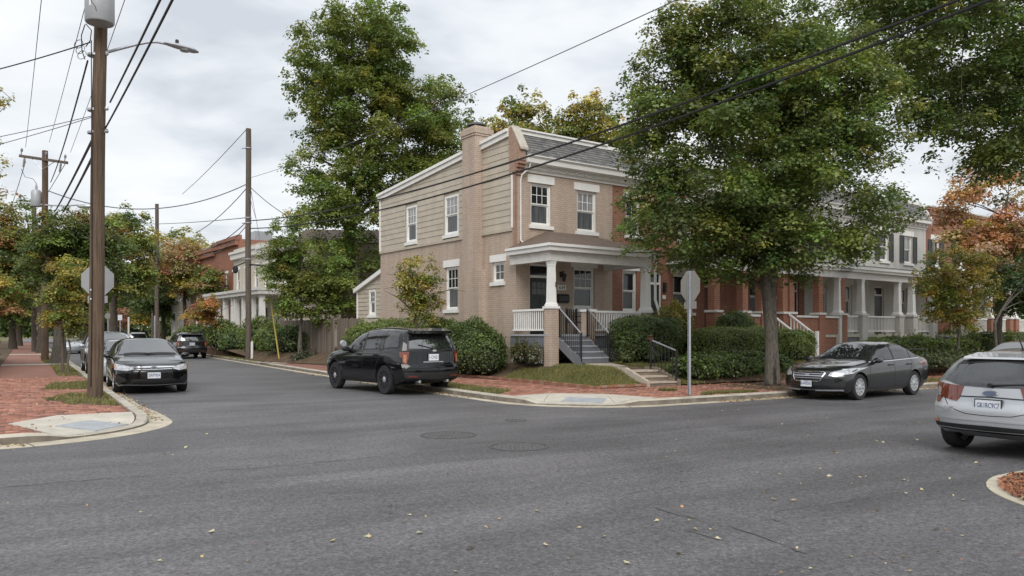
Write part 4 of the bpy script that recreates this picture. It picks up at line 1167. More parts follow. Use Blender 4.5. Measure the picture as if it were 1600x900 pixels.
window(hs, EX0 + .95, EX0 + 1.65, 2.55, 3.75, .25, axis="y", set_back=.02, upper=(2, 2), lintel=False, up_mat="glass_dark", low_mat="glass_grey", fw=.09)

# ------------------------------------------------------------------ the row along the right-hand street
def row_house(a0, a1, wall, label, wins2, wins1, doors, roof="mansard", porch=None, shut=False, ztop=8.0, lint="white", group=None, name="row_house", low="glass_grey", side_left=False, cols="sq", stair=None, winglass="glass_dark"):
    r = house_root(label, a=a0, b=0, name=name, group=group); Wd = a1 - a0; Dp = 10.5
    holes = [(x0, x1, 5.55, 7.05) for x0, x1 in wins2] + [(x0, x1, 2.55, 4.15) for x0, x1 in wins1] + [(x0, x1, ZF, 4.15) for x0, x1 in doors]
    mb = MB(); wall_grid(mb, None, holes, .3, ztop - .36, 0.002, Wd - .002, 0, .18, "x")
    mb.quad((Wd - .002, 0, .3), (Wd - .002, Dp, .3), (Wd - .002, Dp, ztop - .4), (Wd - .002, 0, ztop - .4)); mb.quad((0.002, Dp, .3), (0.002, 0, .3), (0.002, 0, ztop - .4), (0.002, Dp, ztop - .4))
    mb.quad((Wd, Dp, .3), (0, Dp, .3), (0, Dp, ztop - .4), (Wd, Dp, ztop - .4))
    mb.build("wall", M[wall], r)
    mb = MB(); mb.box(.2, Wd - .2, .26, Dp - .2, .4, ztop - .5); mb.build("interior", M["core"], r)
    for i, (x0, x1) in enumerate(wins2): window(r, x0, x1, 5.55, 7.05, 0, lint_mat=lint, shutters=shut, up_mat=("glass_curtain" if (i + int(a0)) % 2 else winglass), low_mat=low, upper=(2, 1))
    for x0, x1 in wins1: window(r, x0, x1, 2.55, 4.15, 0, lint_mat=lint, up_mat=winglass, low_mat=low, upper=(1, 1))
    for x0, x1 in doors: door(r, x0, x1, ZF, 4.15, 0, mat="brown_door" if int(a0) % 2 else "dark_door", lites=None)
    if roof == "mansard":
        cornice(r, 0, Wd, 0, ztop - .02); mansard(r, 0, Wd, -.30, ztop, .36, ztop + .87, 7, .3)
        mb = MB(); mb.box(0, Wd, .30, .6, ztop + .872, ztop + 1.0); mb.build("roof_rail", M["white"], r)
        mb = MB(); mb.quad((0, .5, ztop + .86), (Wd, .5, ztop + .86), (Wd, Dp, ztop + .1), (0, Dp, ztop + .1)); mb.build("roof", M["flat_roof"], r)
        for x in ((0.0, Wd - .12) if a0 > 5 else (Wd - .12,)):
            mb = MB(); mb.prism([(.6, ztop - .3), (.6, ztop + 1.05), (.25, ztop + 1.05), (-.36, ztop + .1), (-.36, ztop - .3)], "x", x, x + .12); mb.build("party_wall", M["offwhite"], r)
    else:
        mb = MB(); mb.box(0.002, Wd - .002, -.02, .25, ztop - .36, ztop + .55); mb.build("parapet", M[wall], r)
        for k_, (dz, pj) in enumerate(((.0, .05), (.25, .09), (.52, .13))):
            mb = MB(); mb.box(.004, Wd - .004, -.02 - pj, -.021, ztop - .1 + dz, ztop + dz); mb.build("brick_course", M[wall], r)
        mb = MB(); mb.box(0, Wd, -.17, .30, ztop + .551, ztop + .63); mb.build("coping", M["concrete"], r)
        bb = MB(); bb.box(-.05, .05, -.07, 0, 0, .14); me = bb.mesh("brick_dentil", M[wall])
        for i in range(int(Wd / .22)):
            o = link("brick_dentil", me, r); o.location = (.1 + i * .22, -.0205, ztop + .27)
        mb = MB(); mb.quad((0, .25, ztop + .2), (Wd, .25, ztop + .2), (Wd, Dp, ztop - .2), (0, Dp, ztop - .2)); mb.build("roof", M["flat_roof"], r)
    if porch:
        x0, x1, colx, kind = porch
        pm = wall if kind == "brick" else ("grey_paint_wall" if wall == "grey_paint_wall" else wall)
        mb = MB(); mb.box(x0, x1, PY - .1, -.002, ZF - .15, ZF); mb.build("porch_floor", M["concrete"], r)
        mb = MB(); mb.box(x0 + .02, x1 - .02, PY - .05, PY + .1, .3, ZF - .151); mb.build("porch_base", M[pm] if kind == "brick" else M["grey_wood"], r)
        mb = MB(); mb.box(x0, x1, PY - .16, PY + .16, 4.2, 4.5); mb.build("porch_beam", M["white"], r)
        mb = MB(); mb.box(x0 - .1, x1 + .1, PY - .35, -.003, 4.501, 4.62); mb.box(x0 - .15, x1 + .15, PY - .42, PY - .2, 4.621, 4.74); mb.build("porch_fascia", M["white"], r)
        mb = MB(); mb.quad((x0 - .12, PY - .38, 4.745), (x1 + .12, PY - .38, 4.745), (x1 + .12, -.002, 5.2), (x0 - .12, -.002, 5.2)); mb.build("porch_roof", M["flat_roof"], r)
        for cx in colx:
            mb = MB(); mb.box(cx - .22, cx + .22, PY - .22, PY + .22, .3, 2.5); p = mb.build("pier", M[pm], r)
            mb = MB(); mb.box(cx - .26, cx + .26, PY - .26, PY + .26, 2.501, 2.59); mb.build("pier_cap", M["offwhite"], p)
            if kind == "brick":
                mb = MB(); mb.box(cx - .17, cx + .17, PY - .155, PY + .155, 2.591, 4.2); mb.build("column", M[wall], r)
            else: column(r, cx, PY, 2.591, 4.2, .145, .115, sq=(cols == "sq"))
        for c0_, c1_ in zip(colx[:-1], colx[1:]):
            if stair and abs((c0_ + c1_) / 2 - stair) < .9: continue
            if kind == "brick":
                mb = MB(); mb.box(c0_ + .221, c1_ - .221, PY - .14, PY + .14, ZF, 2.36); mb.build("porch_wall", M[wall], r)
                mb = MB(); mb.box(c0_ + .262, c1_ - .262, PY - .2, PY + .2, 2.361, 2.45); mb.build("wall_cap", M["offwhite"], r)
            else: balustrade(r, (c0_ + .28, PY), (c1_ - .28, PY), (ZF + .1, ZF + .85), (ZF + .1, ZF + .85), gap=.13)
        if stair:
            for i in range(5):
                zt = ZF - (i + .0) * .186; y1_ = PY - .1 - i * .29
                if i: mb = MB(); mb.box(stair - .6, stair + .6, y1_ - .02, y1_ + .27, .4, zt); mb.build("step", M["grey_wood_light"], r)
            for sx_ in (stair - .62, stair + .62):
                balustrade(r, (sx_, PY - .3), (sx_, PY - 1.55), (ZF + .02, ZF + .86), (Z0Y + .08, Z0Y + .92), gap=.14)
                mb = MB(); mb.box(sx_ - .06, sx_ + .06, PY - 1.66, PY - 1.551, Z0Y - .2, Z0Y + 1.05); mb.build("newel_post", M["white"], r)
    return r
row_house(4.65, 7.72, "red_brick", "narrow red brick row house joined to the right of the tan corner house", [(.72, 1.52)], [(.55, 1.32)], [(1.95, 2.75)], roof="mansard")
nb = bpy.data.objects["row_house"]
mb = MB(); mb.tube([(-.08, PY - .28, 4.5), (-.08, PY - .22, 4.3), (-.08, PY - .22, 2.9), (.0, PY - .3, 2.55), (.05, PY - .34, 2.2)], .05, 8); mb.build("downspout", M["white"], nb, True)
mb = MB(); mb.box(2.80, 2.92, -.12, -.001, 3.35, 3.75); mb.build("wall_lamp", M["black_iron"], nb)
mb = MB(); mb.box(2.78, 2.96, -.03, -.001, 3.08, 3.24); mb.build("number_plate", M["white"], nb)
row_house(7.72, 12.6, "red_brick", "red brick row house with a brick porch wall behind the clipped hedges and street tree", [(.6, 1.5), (3.0, 3.9)], [(.35, 1.6)], [(2.3, 3.2)],
          roof="mansard", porch=(.05, 4.8, (.35, 2.1, 3.3, 4.75), "brick"), stair=4.2, group=None)
row_house(12.6, 17.25, "red_brick", "red brick row house right of the big street tree, next to the grey house", [(.6, 1.5), (2.9, 3.8)], [(.5, 1.7), (2.1, 3.0)], [(3.3, 4.2)],
          roof="mansard", porch=(.05, 4.6, (.35, 2.5, 4.25), "brick"))
row_house(17.25, 22.6, "grey_paint_wall", "pale grey row house with a deep white porch beside the big street tree", [(.9, 1.8), (3.2, 4.1)], [(2.9, 4.1)], [(.9, 1.85)],
          porch=(-.9, 5.3, (-.6, 1.3, 4.6), "rail"), shut=True, ztop=8.1, stair=None)
row_house(22.6, 28.9, "grey_paint_wall", "pale grey row house with shuttered windows next to the red brick parapet", [(1.4, 2.3), (3.9, 4.8)], [(3.0, 4.2)], [(.9, 1.85)],
          porch=(.35, 6.2, (.6, 2.6, 5.6), "rail"), shut=True, ztop=8.1, stair=4.6)
row_house(28.9, 34.6, "red_brick", "red brick row house with corbelled parapet behind the orange maple", [(.7, 1.6), (3.6, 4.5)], [(.8, 2.0)], [(3.2, 4.2)], roof="parapet",
          porch=(.1, 5.6, (.4, 2.9, 5.3), "rail"), ztop=8.3, shut=True)
row_house(34.6, 40.6, "red_brick", "farthest red brick row house at the right edge of the view", [(.7, 1.6), (3.6, 4.5)], [(.8, 2.0)], [(3.2, 4.2)], roof="parapet",
          porch=(.1, 5.9, (.4, 2.9, 5.6), "rail"), ztop=8.3)

# ------------------------------------------------------------------ houses along the left street (they face the street, -x of the house frame)
def side_house(b0, b1, a, wall, label, ztop, floors, nwin, porch=False, name="row_house", roofbox=False):
    p = H(a, b1); r = thing(name, label, "house", (p.x, p.y, 0), HA - math.pi / 2); Wd = b1 - b0; Dp = 9.0
    ws = []
    for f in range(floors):
        z0 = 1.9 + f * 3.1
        for i in range(nwin): ws.append((Wd * (i + .5) / nwin - .42, Wd * (i + .5) / nwin + .42, z0, z0 + 1.75))
    mb = MB(); wall_grid(mb, None, ws, .1, ztop, 0.002, Wd - .002, 0, .18, "x")
    mb.quad((Wd - .002, 0, .1), (Wd - .002, Dp, .1), (Wd - .002, Dp, ztop), (Wd - .002, 0, ztop)); mb.quad((.002, Dp, .1), (.002, 0, .1), (.002, 0, ztop), (.002, Dp, ztop)); mb.quad((Wd, Dp, .1), (0, Dp, .1), (0, Dp, ztop), (Wd, Dp, ztop))
    mb.quad((0, 0, ztop - .02), (Wd, 0, ztop - .02), (Wd, Dp, ztop - .02), (0, Dp, ztop - .02))
    mb.build("wall", M[wall], r)
    mb = MB(); mb.box(.2, Wd - .2, .26, Dp - .2, .3, ztop - .3); mb.build("interior", M["core"], r)
    for w_ in ws: window(r, *w_, 0, upper=(2, 1), fw=.08, lintel_h=.2)
    mb = MB(); mb.box(-.05, Wd + .05, -.28, -.003, ztop - .5, ztop - .1); mb.box(-.1, Wd + .1, -.4, -.003, ztop - .099, ztop + .08); mb.build("cornice", M["offwhite"] if wall != "red_brick" else M["red_brick"], r)
    mb = MB(); mb.box(.001, Wd - .001, 0.0, .3, ztop + .001, ztop + .35); mb.build("parapet", M[wall], r)
    if roofbox:
        mb = MB(); mb.box(Wd * .3, Wd * .7, 2.0, 3.5, ztop + .01, ztop + 1.0); mb.build("roof_unit", M["galv"], r)
    if porch:
        mb = MB(); mb.box(0, Wd, -2.0, -.005, .2, 1.2); mb.build("porch_base", M[wall], r)
        mb = MB(); mb.box(-.1, Wd + .1, -2.3, -.005, 4.3, 4.55); mb.box(-.15, Wd + .15, -2.4, -.005, 4.551, 4.75); mb.build("porch_roof", M["offwhite"], r)
        for i in range(4): column(r, .3 + (Wd - .6) * i / 3, -1.9, 1.2, 4.3, .2, .16)
        balustrade(r, (.5, -1.9), (Wd * .6, -1.9), (1.3, 2.1), (1.3, 2.1), gap=.2)
    return r
side_house(30.0, 36.2, 3.0, "cream_wall", "cream house half hidden by the small green tree by the fence", 8.0, 2, 3, porch=True)
side_house(36.25, 42.9, 3.0, "cream_wall", "cream house with white porch columns left of the thin utility pole", 8.1, 2, 3, porch=True)
side_house(43.0, 49.5, 3.4, "red_brick", "tall red brick house behind the thin utility pole at left", 9.4, 2, 3, roofbox=True)
side_house(49.6, 57.0, 3.4, "red_brick", "farther red brick house mostly hidden by trees along the left street", 9.0, 2, 3)
side_house(58.0, 66.0, 3.4, "cream_wall", "farthest pale house hidden by trees along the left street", 8.5, 2, 3)
# tan sided house seen between the trees behind the fence
p = H(6.0, 24.0); r = thing("house", "tan clapboard house seen behind the fence between trees", "house", (p.x, p.y, 0), HA - math.pi / 2)
p2 = P(552, 450, 52)
r.location = (p2.x, p2.y, 0); r.rotation_euler = (0, 0, R(5))
mb = MB(); wall_grid(mb, None, [(-.55, .25, 5.5, 6.8), (-.3, .5, 1.6, 3.2)], .1, 7.6, -3.5, 6, 0, .15, "x"); mb.quad((-3.5, 7, .1), (-3.5, 0, .1), (-3.5, 0, 7.6), (-3.5, 7, 7.6)); mb.quad((6, 0, .1), (6, 7, .1), (6, 7, 7.6), (6, 0, 7.6)); mb.build("wall", M["siding"], r)
mb = MB(); mb.box(-3.3, 5.8, .22, 6.8, .2, 7.4); mb.build("interior", M["core"], r)
z = .2
while z < 7.5:
    for (s0, s1) in ([(-3.5, -.62), (.32, 6)] if 5.25 < z < 6.85 else [(-3.5, -.37), (.57, 6)] if 1.3 < z < 3.25 else [(-3.5, 6)]):
        mb = MB(); mb.prism([(-.03, z), (-.004, z + .2), (-.001, z + .2), (-.001, z)], "x", s0, s1); mb.build("siding_board", M["siding"], r)
    z += .21
window(r, -.55, .25, 5.5, 6.8, 0, set_back=.02, lintel=False); window(r, -.3, .5, 1.6, 3.2, 0, set_back=.02, lintel=False)
mb = MB(); mb.prism([(-.3, 7.6), (3.5, 8.9), (7.3, 7.6)], "x", -3.7, 6.2); mb.build("roof", M["shingle_brown"], r)
# ================================================================== cars
def paint(name, c, metal=0.0, rough=0.28):
    t = NT(name)
    t.pset(Base_Color=t.ramp(t.noise(2.0, 4), [(0.3, tuple(x * .94 for x in c)), (0.7, c)]), Metallic=metal, Roughness=rough, Coat_Weight=1.0)
    t.b.inputs["Specular IOR Level"].default_value = 0.08 if metal == 0 else 0.4
    t.b.inputs["Coat Roughness"].default_value = 0.03
    return t.mat
M["paint_black"] = paint("black_car_paint", (0.005, 0.005, 0.006), 0.0, 0.2)
M["paint_grey"] = paint("dark_grey_car_paint", (0.026, 0.027, 0.028), 0.5, 0.22)
M["paint_silver"] = paint("silver_car_paint", (0.46, 0.47, 0.49), 0.45, 0.3)
M["paint_silver2"] = paint("pale_silver_car_paint", (0.42, 0.44, 0.47), 0.4, 0.3)
M["paint_red"] = paint("dark_red_car_paint", (0.08, 0.018, 0.01))
M["trim_black"] = simple("black_trim", (0.012, 0.012, 0.013), 0.5, var=0.1)
M["wheel_well"] = simple("wheel_well", (0.006, 0.006, 0.006), 0.9)
M["tyre"] = simple("tyre_rubber", (0.016, 0.016, 0.017), 0.85, var=0.2, bump=0.2)
M["alloy"] = simple("alloy_wheel", (0.40, 0.41, 0.42), 0.35, metal=0.3, var=0.05)
M["steel_black"] = simple("black_steel_wheel", (0.018, 0.018, 0.02), 0.45, var=0.1)
M["chrome"] = simple("chrome", (0.75, 0.76, 0.78), 0.12, metal=1.0, var=0.02)
M["lamp_clear"] = simple("clear_lamp", (0.42, 0.43, 0.45), 0.2, metal=0.2, var=0.45, scale=14, coat=1.0)
M["lamp_red"] = simple("red_lamp_lens", (0.15, 0.026, 0.012), 0.15, var=0.35, scale=12, coat=1.0)
M["lamp_amber"] = simple("amber_lens", (0.40, 0.15, 0.06), 0.15, var=0.3, scale=20, coat=1.0)
M["plate"] = simple("plate_white", (0.66, 0.68, 0.72), 0.4, var=0.06)
M["plate_ink"] = simple("plate_ink", (0.10, 0.13, 0.20), 0.5)

def blur_interp(pts, xs, ker):
    xs0 = np.linspace(pts[0][0] if pts[0][0] < pts[-1][0] else pts[-1][0], max(pts[0][0], pts[-1][0]), 500)
    p = sorted(pts); y = np.interp(xs0, [q[0] for q in p], [q[1] for q in p])
    k = max(1, int(ker / (xs0[1] - xs0[0]))); w = np.hanning(2 * k + 3)[1:-1]; w /= w.sum()
    # reflect-pad so the ends keep their slope
    yp = np.concatenate([2 * y[0] - y[k:0:-1], y, 2 * y[-1] - y[-2:-k - 2:-1]])
    return np.interp(xs, xs0, np.convolve(yp, w, "valid")[:len(xs0)])

def car_shell(s):
    """closed body shell: stations along x, a superelliptic greenhouse over a shaped lower body, ends swept back"""
    L, Wd = s["L"], s["W"]; NX, NL, NU = 96, 14, 22
    xs = np.linspace(-L / 2, L / 2, NX)
    top = blur_interp(s["top"], xs, .10); belt = blur_interp(s["belt"], xs, .15)
    bot = np.interp(xs, *zip(*sorted(s["bot"]))); wid = blur_interp(s["plan"], xs, .25) * Wd / 2
    tum = s.get("tumble", .33); NR = NL + NU
    ring = np.zeros((NX, NR, 3))
    fr = np.linspace(0, 1, NL)
    prof = np.interp(fr, [0, .08, .25, .5, .66, .72, .9, 1], [.90, .955, .985, 1.0, 1.0, .994, .985, .962])
    th = np.linspace(0, math.pi / 2, NU + 1)[1:]
    for i, x in enumerate(xs):
        h = max(.07, top[i] - belt[i]); zb = top[i] - h; w = wid[i]
        ring[i, :NL, 0] = x; ring[i, :NL, 1] = w * prof; ring[i, :NL, 2] = bot[i] + (zb - bot[i]) * fr
        n = 2.6 + 2.2 * min(1, h / .45)
        c_, s_ = np.cos(th) ** (2 / n), np.sin(th) ** (2 / n); c_[-1] = 0
        wb = w * (.962 - .022 * min(1, h / .2))
        ring[i, NL:, 0] = x; ring[i, NL:, 1] = (wb - tum * h * s_ * 1.0) * c_ ; ring[i, NL:, 2] = zb + h * s_
    M2 = 14
    V, F = [], []
    def add(v): V.append(v); return len(V) - 1
    R_ = [[add(ring[i, j]) for j in range(NR)] for i in range(NX)]
    Lf = [[(add(ring[i, j] * (1, -1, 1)) if j < NR - 1 else R_[i][j]) for j in range(NR)] for i in range(NX)]
    for i in range(NX - 1):
        for j in range(NR - 1):
            F.append((R_[i][j], R_[i][j + 1], R_[i + 1][j + 1], R_[i + 1][j]) if False else (R_[i][j], R_[i + 1][j], R_[i + 1][j + 1], R_[i][j + 1])[::-1])
            a = (Lf[i][j], Lf[i + 1][j], Lf[i + 1][j + 1], Lf[i][j + 1])
            F.append(a)
        F.append((R_[i][0], R_[i + 1][0], Lf[i + 1][0], Lf[i][0]))
    for i, fl in ((0, False), (NX - 1, True)):
        prev = None
        for j in range(NR):
            if j == NR - 1: row = [R_[i][j]] * (M2 + 1)
            else:
                a, b = ring[i, j], ring[i, j] * (1, -1, 1)
                row = [R_[i][j]] + [add(a + (b - a) * k / M2) for k in range(1, M2)] + [Lf[i][j]]
            if prev is not None:
                for k in range(M2):
                    q = [prev[k], prev[k + 1], row[k + 1], row[k]]; q2 = []
                    for v in q:
                        if v not in q2: q2.append(v)
                    if len(q2) > 2: F.append(tuple(q2 if not fl else q2[::-1]))
            else: base_row = row
            prev = row
        # closing strip under the end cap (the floor quad only touches its corners)
        F.append(tuple(base_row if fl else base_row[::-1]))
    V = np.array(V)
    # sweep the ends back towards the corners and shape the nose and tail in height
    for sgn, key in ((1, "nose"), (-1, "tail")):
        k, pw, reach, zp = s[key]
        X = V[:, 0] * sgn; f = np.clip((X - (L / 2 - reach)) / reach, 0, 1) ** 1.6
        w = np.interp(V[:, 0], xs, wid)
        V[:, 0] -= sgn * f * (k * np.clip(np.abs(V[:, 1]) / w, 0, 1) ** pw + np.interp(V[:, 2], *zip(*zp)))
    return V, F

class Car:
    def __init__(s, spec, name, label, loc, rz, mat, group="cars parked along the kerbs", cat="car"):
        s.spec = spec; s.root = thing(name, label, cat, loc, rz, group)
        V, F = car_shell(spec)
        bm = bmesh.new(); vs = [bm.verts.new(v) for v in V]
        for f in F:
            try: bm.faces.new([vs[i] for i in f])
            except ValueError: pass
        bmesh.ops.remove_doubles(bm, verts=bm.verts, dist=1e-5)
        bmesh.ops.recalc_face_normals(bm, faces=bm.faces)
        s.bvh = BVHTree.FromBMesh(bm)
        me = bpy.data.meshes.new("body"); bm.to_mesh(me); bm.free()
        me.materials.append(mat); me.materials.append(M["wheel_well"])
        o = link("body", me)
        r = spec["wr"]; cut = MB()
        for ax in (spec["ax_f"], spec["ax_r"]):
            for sg in (1, -1):
                y0, y1 = sg * (spec["W"] / 2 - .34), sg * (spec["W"] / 2 + .2)
                cut.lathe([(r + .055, min(y0, y1)), (r + .055, max(y0, y1))], 36, "y", (ax, 0, r))
                # open the arch down to the ground
        cm = cut.mesh("cut", [M["wheel_well"]]); cm.materials.clear(); cm.materials.append(mat); cm.materials.append(M["wheel_well"])
        cm.polygons.foreach_set("material_index", [1] * len(cm.polygons))
        bmx = bmesh.new(); bmx.from_mesh(cm); bmesh.ops.recalc_face_normals(bmx, faces=bmx.faces); bmx.to_mesh(cm); bmx.free()
        c = link("cut", cm)
        md = o.modifiers.new("b", "BOOLEAN"); md.operation = "DIFFERENCE"; md.object = c; md.solver = "EXACT"
        dg = bpy.context.evaluated_depsgraph_get(); dg.update()
        nm = bpy.data.meshes.new_from_object(o.evaluated_get(dg)); nm.name = "body"
        bpy.data.objects.remove(o); bpy.data.objects.remove(c)
        nm.polygons.foreach_set("use_smooth", [True] * len(nm.polygons)); nm.set_sharp_from_angle(angle=R(40))
        s.body = link("body", nm, s.root)
        s.wheels(spec)
    def wheels(s, sp):
        r, w = sp["wr"], .215
        tb = MB(); tb.lathe([(r * .66, -w * .46), (r * .93, -w * .5), (r * .985, -w * .40), (r, -w * .25), (r, w * .25), (r * .985, w * .40), (r * .93, w * .5), (r * .66, w * .46)], 40, "y", cap=False); tm = tb.mesh("tyre", M["tyre"], True)
        rb = MB(); rr = r * .67
        rb.lathe([(rr, -w * .4), (rr, w * .46), (rr * .93, w * .47), (rr * .90, w * .30), (rr * .88, -w * .1)], 36, "y", cap=False)
        ns = sp.get("spokes", 10)
        for k in range(ns):
            a = 2 * math.pi * k / ns
            for da in ((-.10, .10) if ns <= 7 else (0,)):
                c, q = math.cos(a + da), math.sin(a + da); c2, q2 = math.cos(a + da * 2.0), math.sin(a + da * 2.0); ww = .03
                nx, nz = -q, c
                p0, p1 = rr * .18, rr * .93
                vs = []
                for (pp, cc, qq, yy) in ((p0, c, q, w * .40), (p1, c2, q2, w * .42)):
                    for sg, dy in ((-1, 0), (1, 0), (1, -.04), (-1, -.04)): vs.append((pp * cc + nx * ww * sg, yy + dy, pp * qq + nz * ww * sg))
                rb.add(vs, [(0,1,2,3),(7,6,5,4),(0,4,5,1),(1,5,6,2),(2,6,7,3),(3,7,4,0)])
        rm = rb.mesh("rim", M[sp.get("rim", "alloy")])
        hb = MB(); hb.lathe([(rr * .30, w * .2), (rr * .30, w * .43), (rr * .22, w * .50), (.01, w * .51)], 20, "y"); hm = hb.mesh("hub_cap", M[sp.get("hub", "alloy")], True)
        db = MB(); db.lathe([(rr * .86, -w * .05), (rr * .86, w * .10)], 24, "y"); dm = db.mesh("brake_disc", M["wheel_well"])
        for ax in (sp["ax_f"], sp["ax_r"]):
            for sg in (1, -1):
                h = link("wheel", tm, s.root); h.location = (ax, sg * (sp["W"] / 2 - .125), r)
                h.rotation_euler = (0, 0, 0 if sg > 0 else math.pi)
                for nm_, me in (("rim", rm), ("hub_cap", hm), ("brake_disc", dm)): link(nm_, me, h)
    def patch(s, name, bottom, top, view, mat, off=.006, rows=8, cols=14, parent=None, thick=.012, mirror=False):
        """piece that follows the body: bottom and top edge curves in a view plane, cast onto the shell.
        view: 'left' (x,z) / 'right' / 'front' (y,z) / 'rear' / 'top' (x,y) / angle in degrees (h,z), h across the view direction"""
        def chain(pts, n):
            p = np.array(pts, float); d = np.concatenate([[0], np.cumsum(np.linalg.norm(np.diff(p, axis=0), axis=1))]); q = np.linspace(0, d[-1], n)
            return np.stack([np.interp(q, d, p[:, 0]), np.interp(q, d, p[:, 1])], 1)
        bo, to = chain(bottom, cols), chain(top, cols)
        if view == "left": fn = lambda u, v: (Vector((u, 4, v)), Vector((0, -1, 0)))
        elif view == "right": fn = lambda u, v: (Vector((u, -4, v)), Vector((0, 1, 0)))
        elif view == "front": fn = lambda u, v: (Vector((6, u, v)), Vector((-1, 0, 0)))
        elif view == "rear": fn = lambda u, v: (Vector((-6, u, v)), Vector((1, 0, 0)))
        elif view == "top": fn = lambda u, v: (Vector((u, v, 5)), Vector((0, 0, -1)))
        else:
            a = R(view); d = Vector((math.cos(a), math.sin(a), 0)); h = Vector((-d.y, d.x, 0))
            fn = lambda u, v: (d * 8 + h * u + Vector((0, 0, v)), -d)
        P_, N_ = [], []
        for i in range(rows):
            f = i / (rows - 1)
            for j in range(cols):
                q = bo[j] * (1 - f) + to[j] * f; o, d = fn(*q)
                hit = s.bvh.ray_cast(o, d)
                if hit[0] is None:
                    near = s.bvh.find_nearest(o + d * 5.0); co, no = near[0], near[1]
                else: co, no = hit[0], hit[1]
                if no.dot(d) > 0: no = -no
                P_.append(co); N_.append(no)
        Nn = [n.copy() for n in N_]
        mb = MB(); K = rows * cols
        vs = [p + n * off for p, n in zip(P_, Nn)] + [p + n * (off - thick) for p, n in zip(P_, Nn)]
        fs = [(i * cols + j, i * cols + j + 1, (i + 1) * cols + j + 1, (i + 1) * cols + j) for i in range(rows - 1) for j in range(cols - 1)]
        edge = [j for j in range(cols)] + [i * cols + cols - 1 for i in range(1, rows)] + [(rows - 1) * cols + j for j in range(cols - 2, -1, -1)] + [i * cols for i in range(rows - 2, 0, -1)]
        fs += [(edge[k], edge[(k + 1) % len(edge)], edge[(k + 1) % len(edge)] + K, edge[k] + K) for k in range(len(edge))]
        mb.add(vs, fs)
        o = mb.build(name, mat, parent or s.root, True)
        if mirror:
            fl = [(b[0], b[1]) for b in bottom]
            if view == "left": s.patch(name, bottom, top, "right", mat, off, rows, cols, parent, thick)
            elif view in ("front", "rear"): s.patch(name, [(-a, b) for a, b in bottom], [(-a, b) for a, b in top], view, mat, off, rows, cols, parent, thick)
            elif not isinstance(view, str): s.patch(name, [(-a, b) for a, b in bottom], [(-a, b) for a, b in top], -view, mat, off, rows, cols, parent, thick)
        return o
    def seam(s, pts, view="left", w=.006, mirror=True, mat=None, name="panel_gap", off=.002):
        p = np.array(pts, float); t = np.gradient(p, axis=0); t /= np.linalg.norm(t, axis=1)[:, None]; n = np.stack([-t[:, 1], t[:, 0]], 1) * w
        s.patch(name, (p - n).tolist(), (p + n).tolist(), view, mat or M["trim_black"], off, 2, 24, mirror=mirror, thick=.004)
    def add(s, name, mb, mat, parent=None, smooth=False): return mb.build(name, mat, parent or s.root, smooth)
    def plate(s, x, y, z, front, text, w=.31, h=.155, tilt=0):
        hit = s.bvh.ray_cast(Vector((6 if front else -6, y, z)), Vector((-1 if front else 1, 0, 0)))
        px_ = hit[0].x if hit[0] else x
        sg = 1 if front else -1
        mb = MB(); mb.box(px_ + sg * .012, px_ + sg * .022, y - w / 2, y + w / 2, z - h / 2, z + h / 2); o = mb.build("licence_plate", M["plate"], s.root)
        mb = MB(); k = .01
        for (a, b, c, d) in ((y - w / 2 - k, y + w / 2 + k, z + h / 2, z + h / 2 + k), (y - w / 2 - k, y + w / 2 + k, z - h / 2 - k, z - h / 2), (y - w / 2 - k, y - w / 2, z - h / 2, z + h / 2), (y + w / 2, y + w / 2 + k, z - h / 2, z + h / 2)):
            mb.box(px_ - sg * .01, px_ + sg * .026, a, b, c, d)
        mb.build("plate_frame", M["trim_black"], o)
        X = (0, 1, 0) if front else (0, -1, 0)
        lettering(o, text, h * .66, (X, (0, 0, 1), (sg, 0, 0)), (px_ + sg * .0225, y, z), M["plate_ink"], fit=w * .88)
    def oval(s, x, y, z, front, rx, rz, mat, name="badge", ring=None):
        hit = s.bvh.ray_cast(Vector((6 if front else -6, y, z)), Vector((-1 if front else 1, 0, 0))); px_ = hit[0].x if hit[0] else x; sg = 1 if front else -1
        mb = MB(); n = 24
        vs = [(px_ + sg * .006, y + rx * math.cos(2 * math.pi * k / n), z + rz * math.sin(2 * math.pi * k / n)) for k in range(n)] + [(px_ + sg * .02, y + rx * .9 * math.cos(2 * math.pi * k / n), z + rz * .9 * math.sin(2 * math.pi * k / n)) for k in range(n)]
        mb.add(vs, [tuple(range(n, 2 * n))] + [(k, (k + 1) % n, n + (k + 1) % n, n + k) for k in range(n)]); o = mb.build(name, mat, s.root)
        if ring:
            mb = MB(); mb.add([(px_ + sg * .0215, y + rx * .75 * math.cos(2 * math.pi * k / n), z + rz * .72 * math.sin(2 * math.pi * k / n)) for k in range(n)], [tuple(range(n))]); mb.build("badge_field", ring, o)
        return o
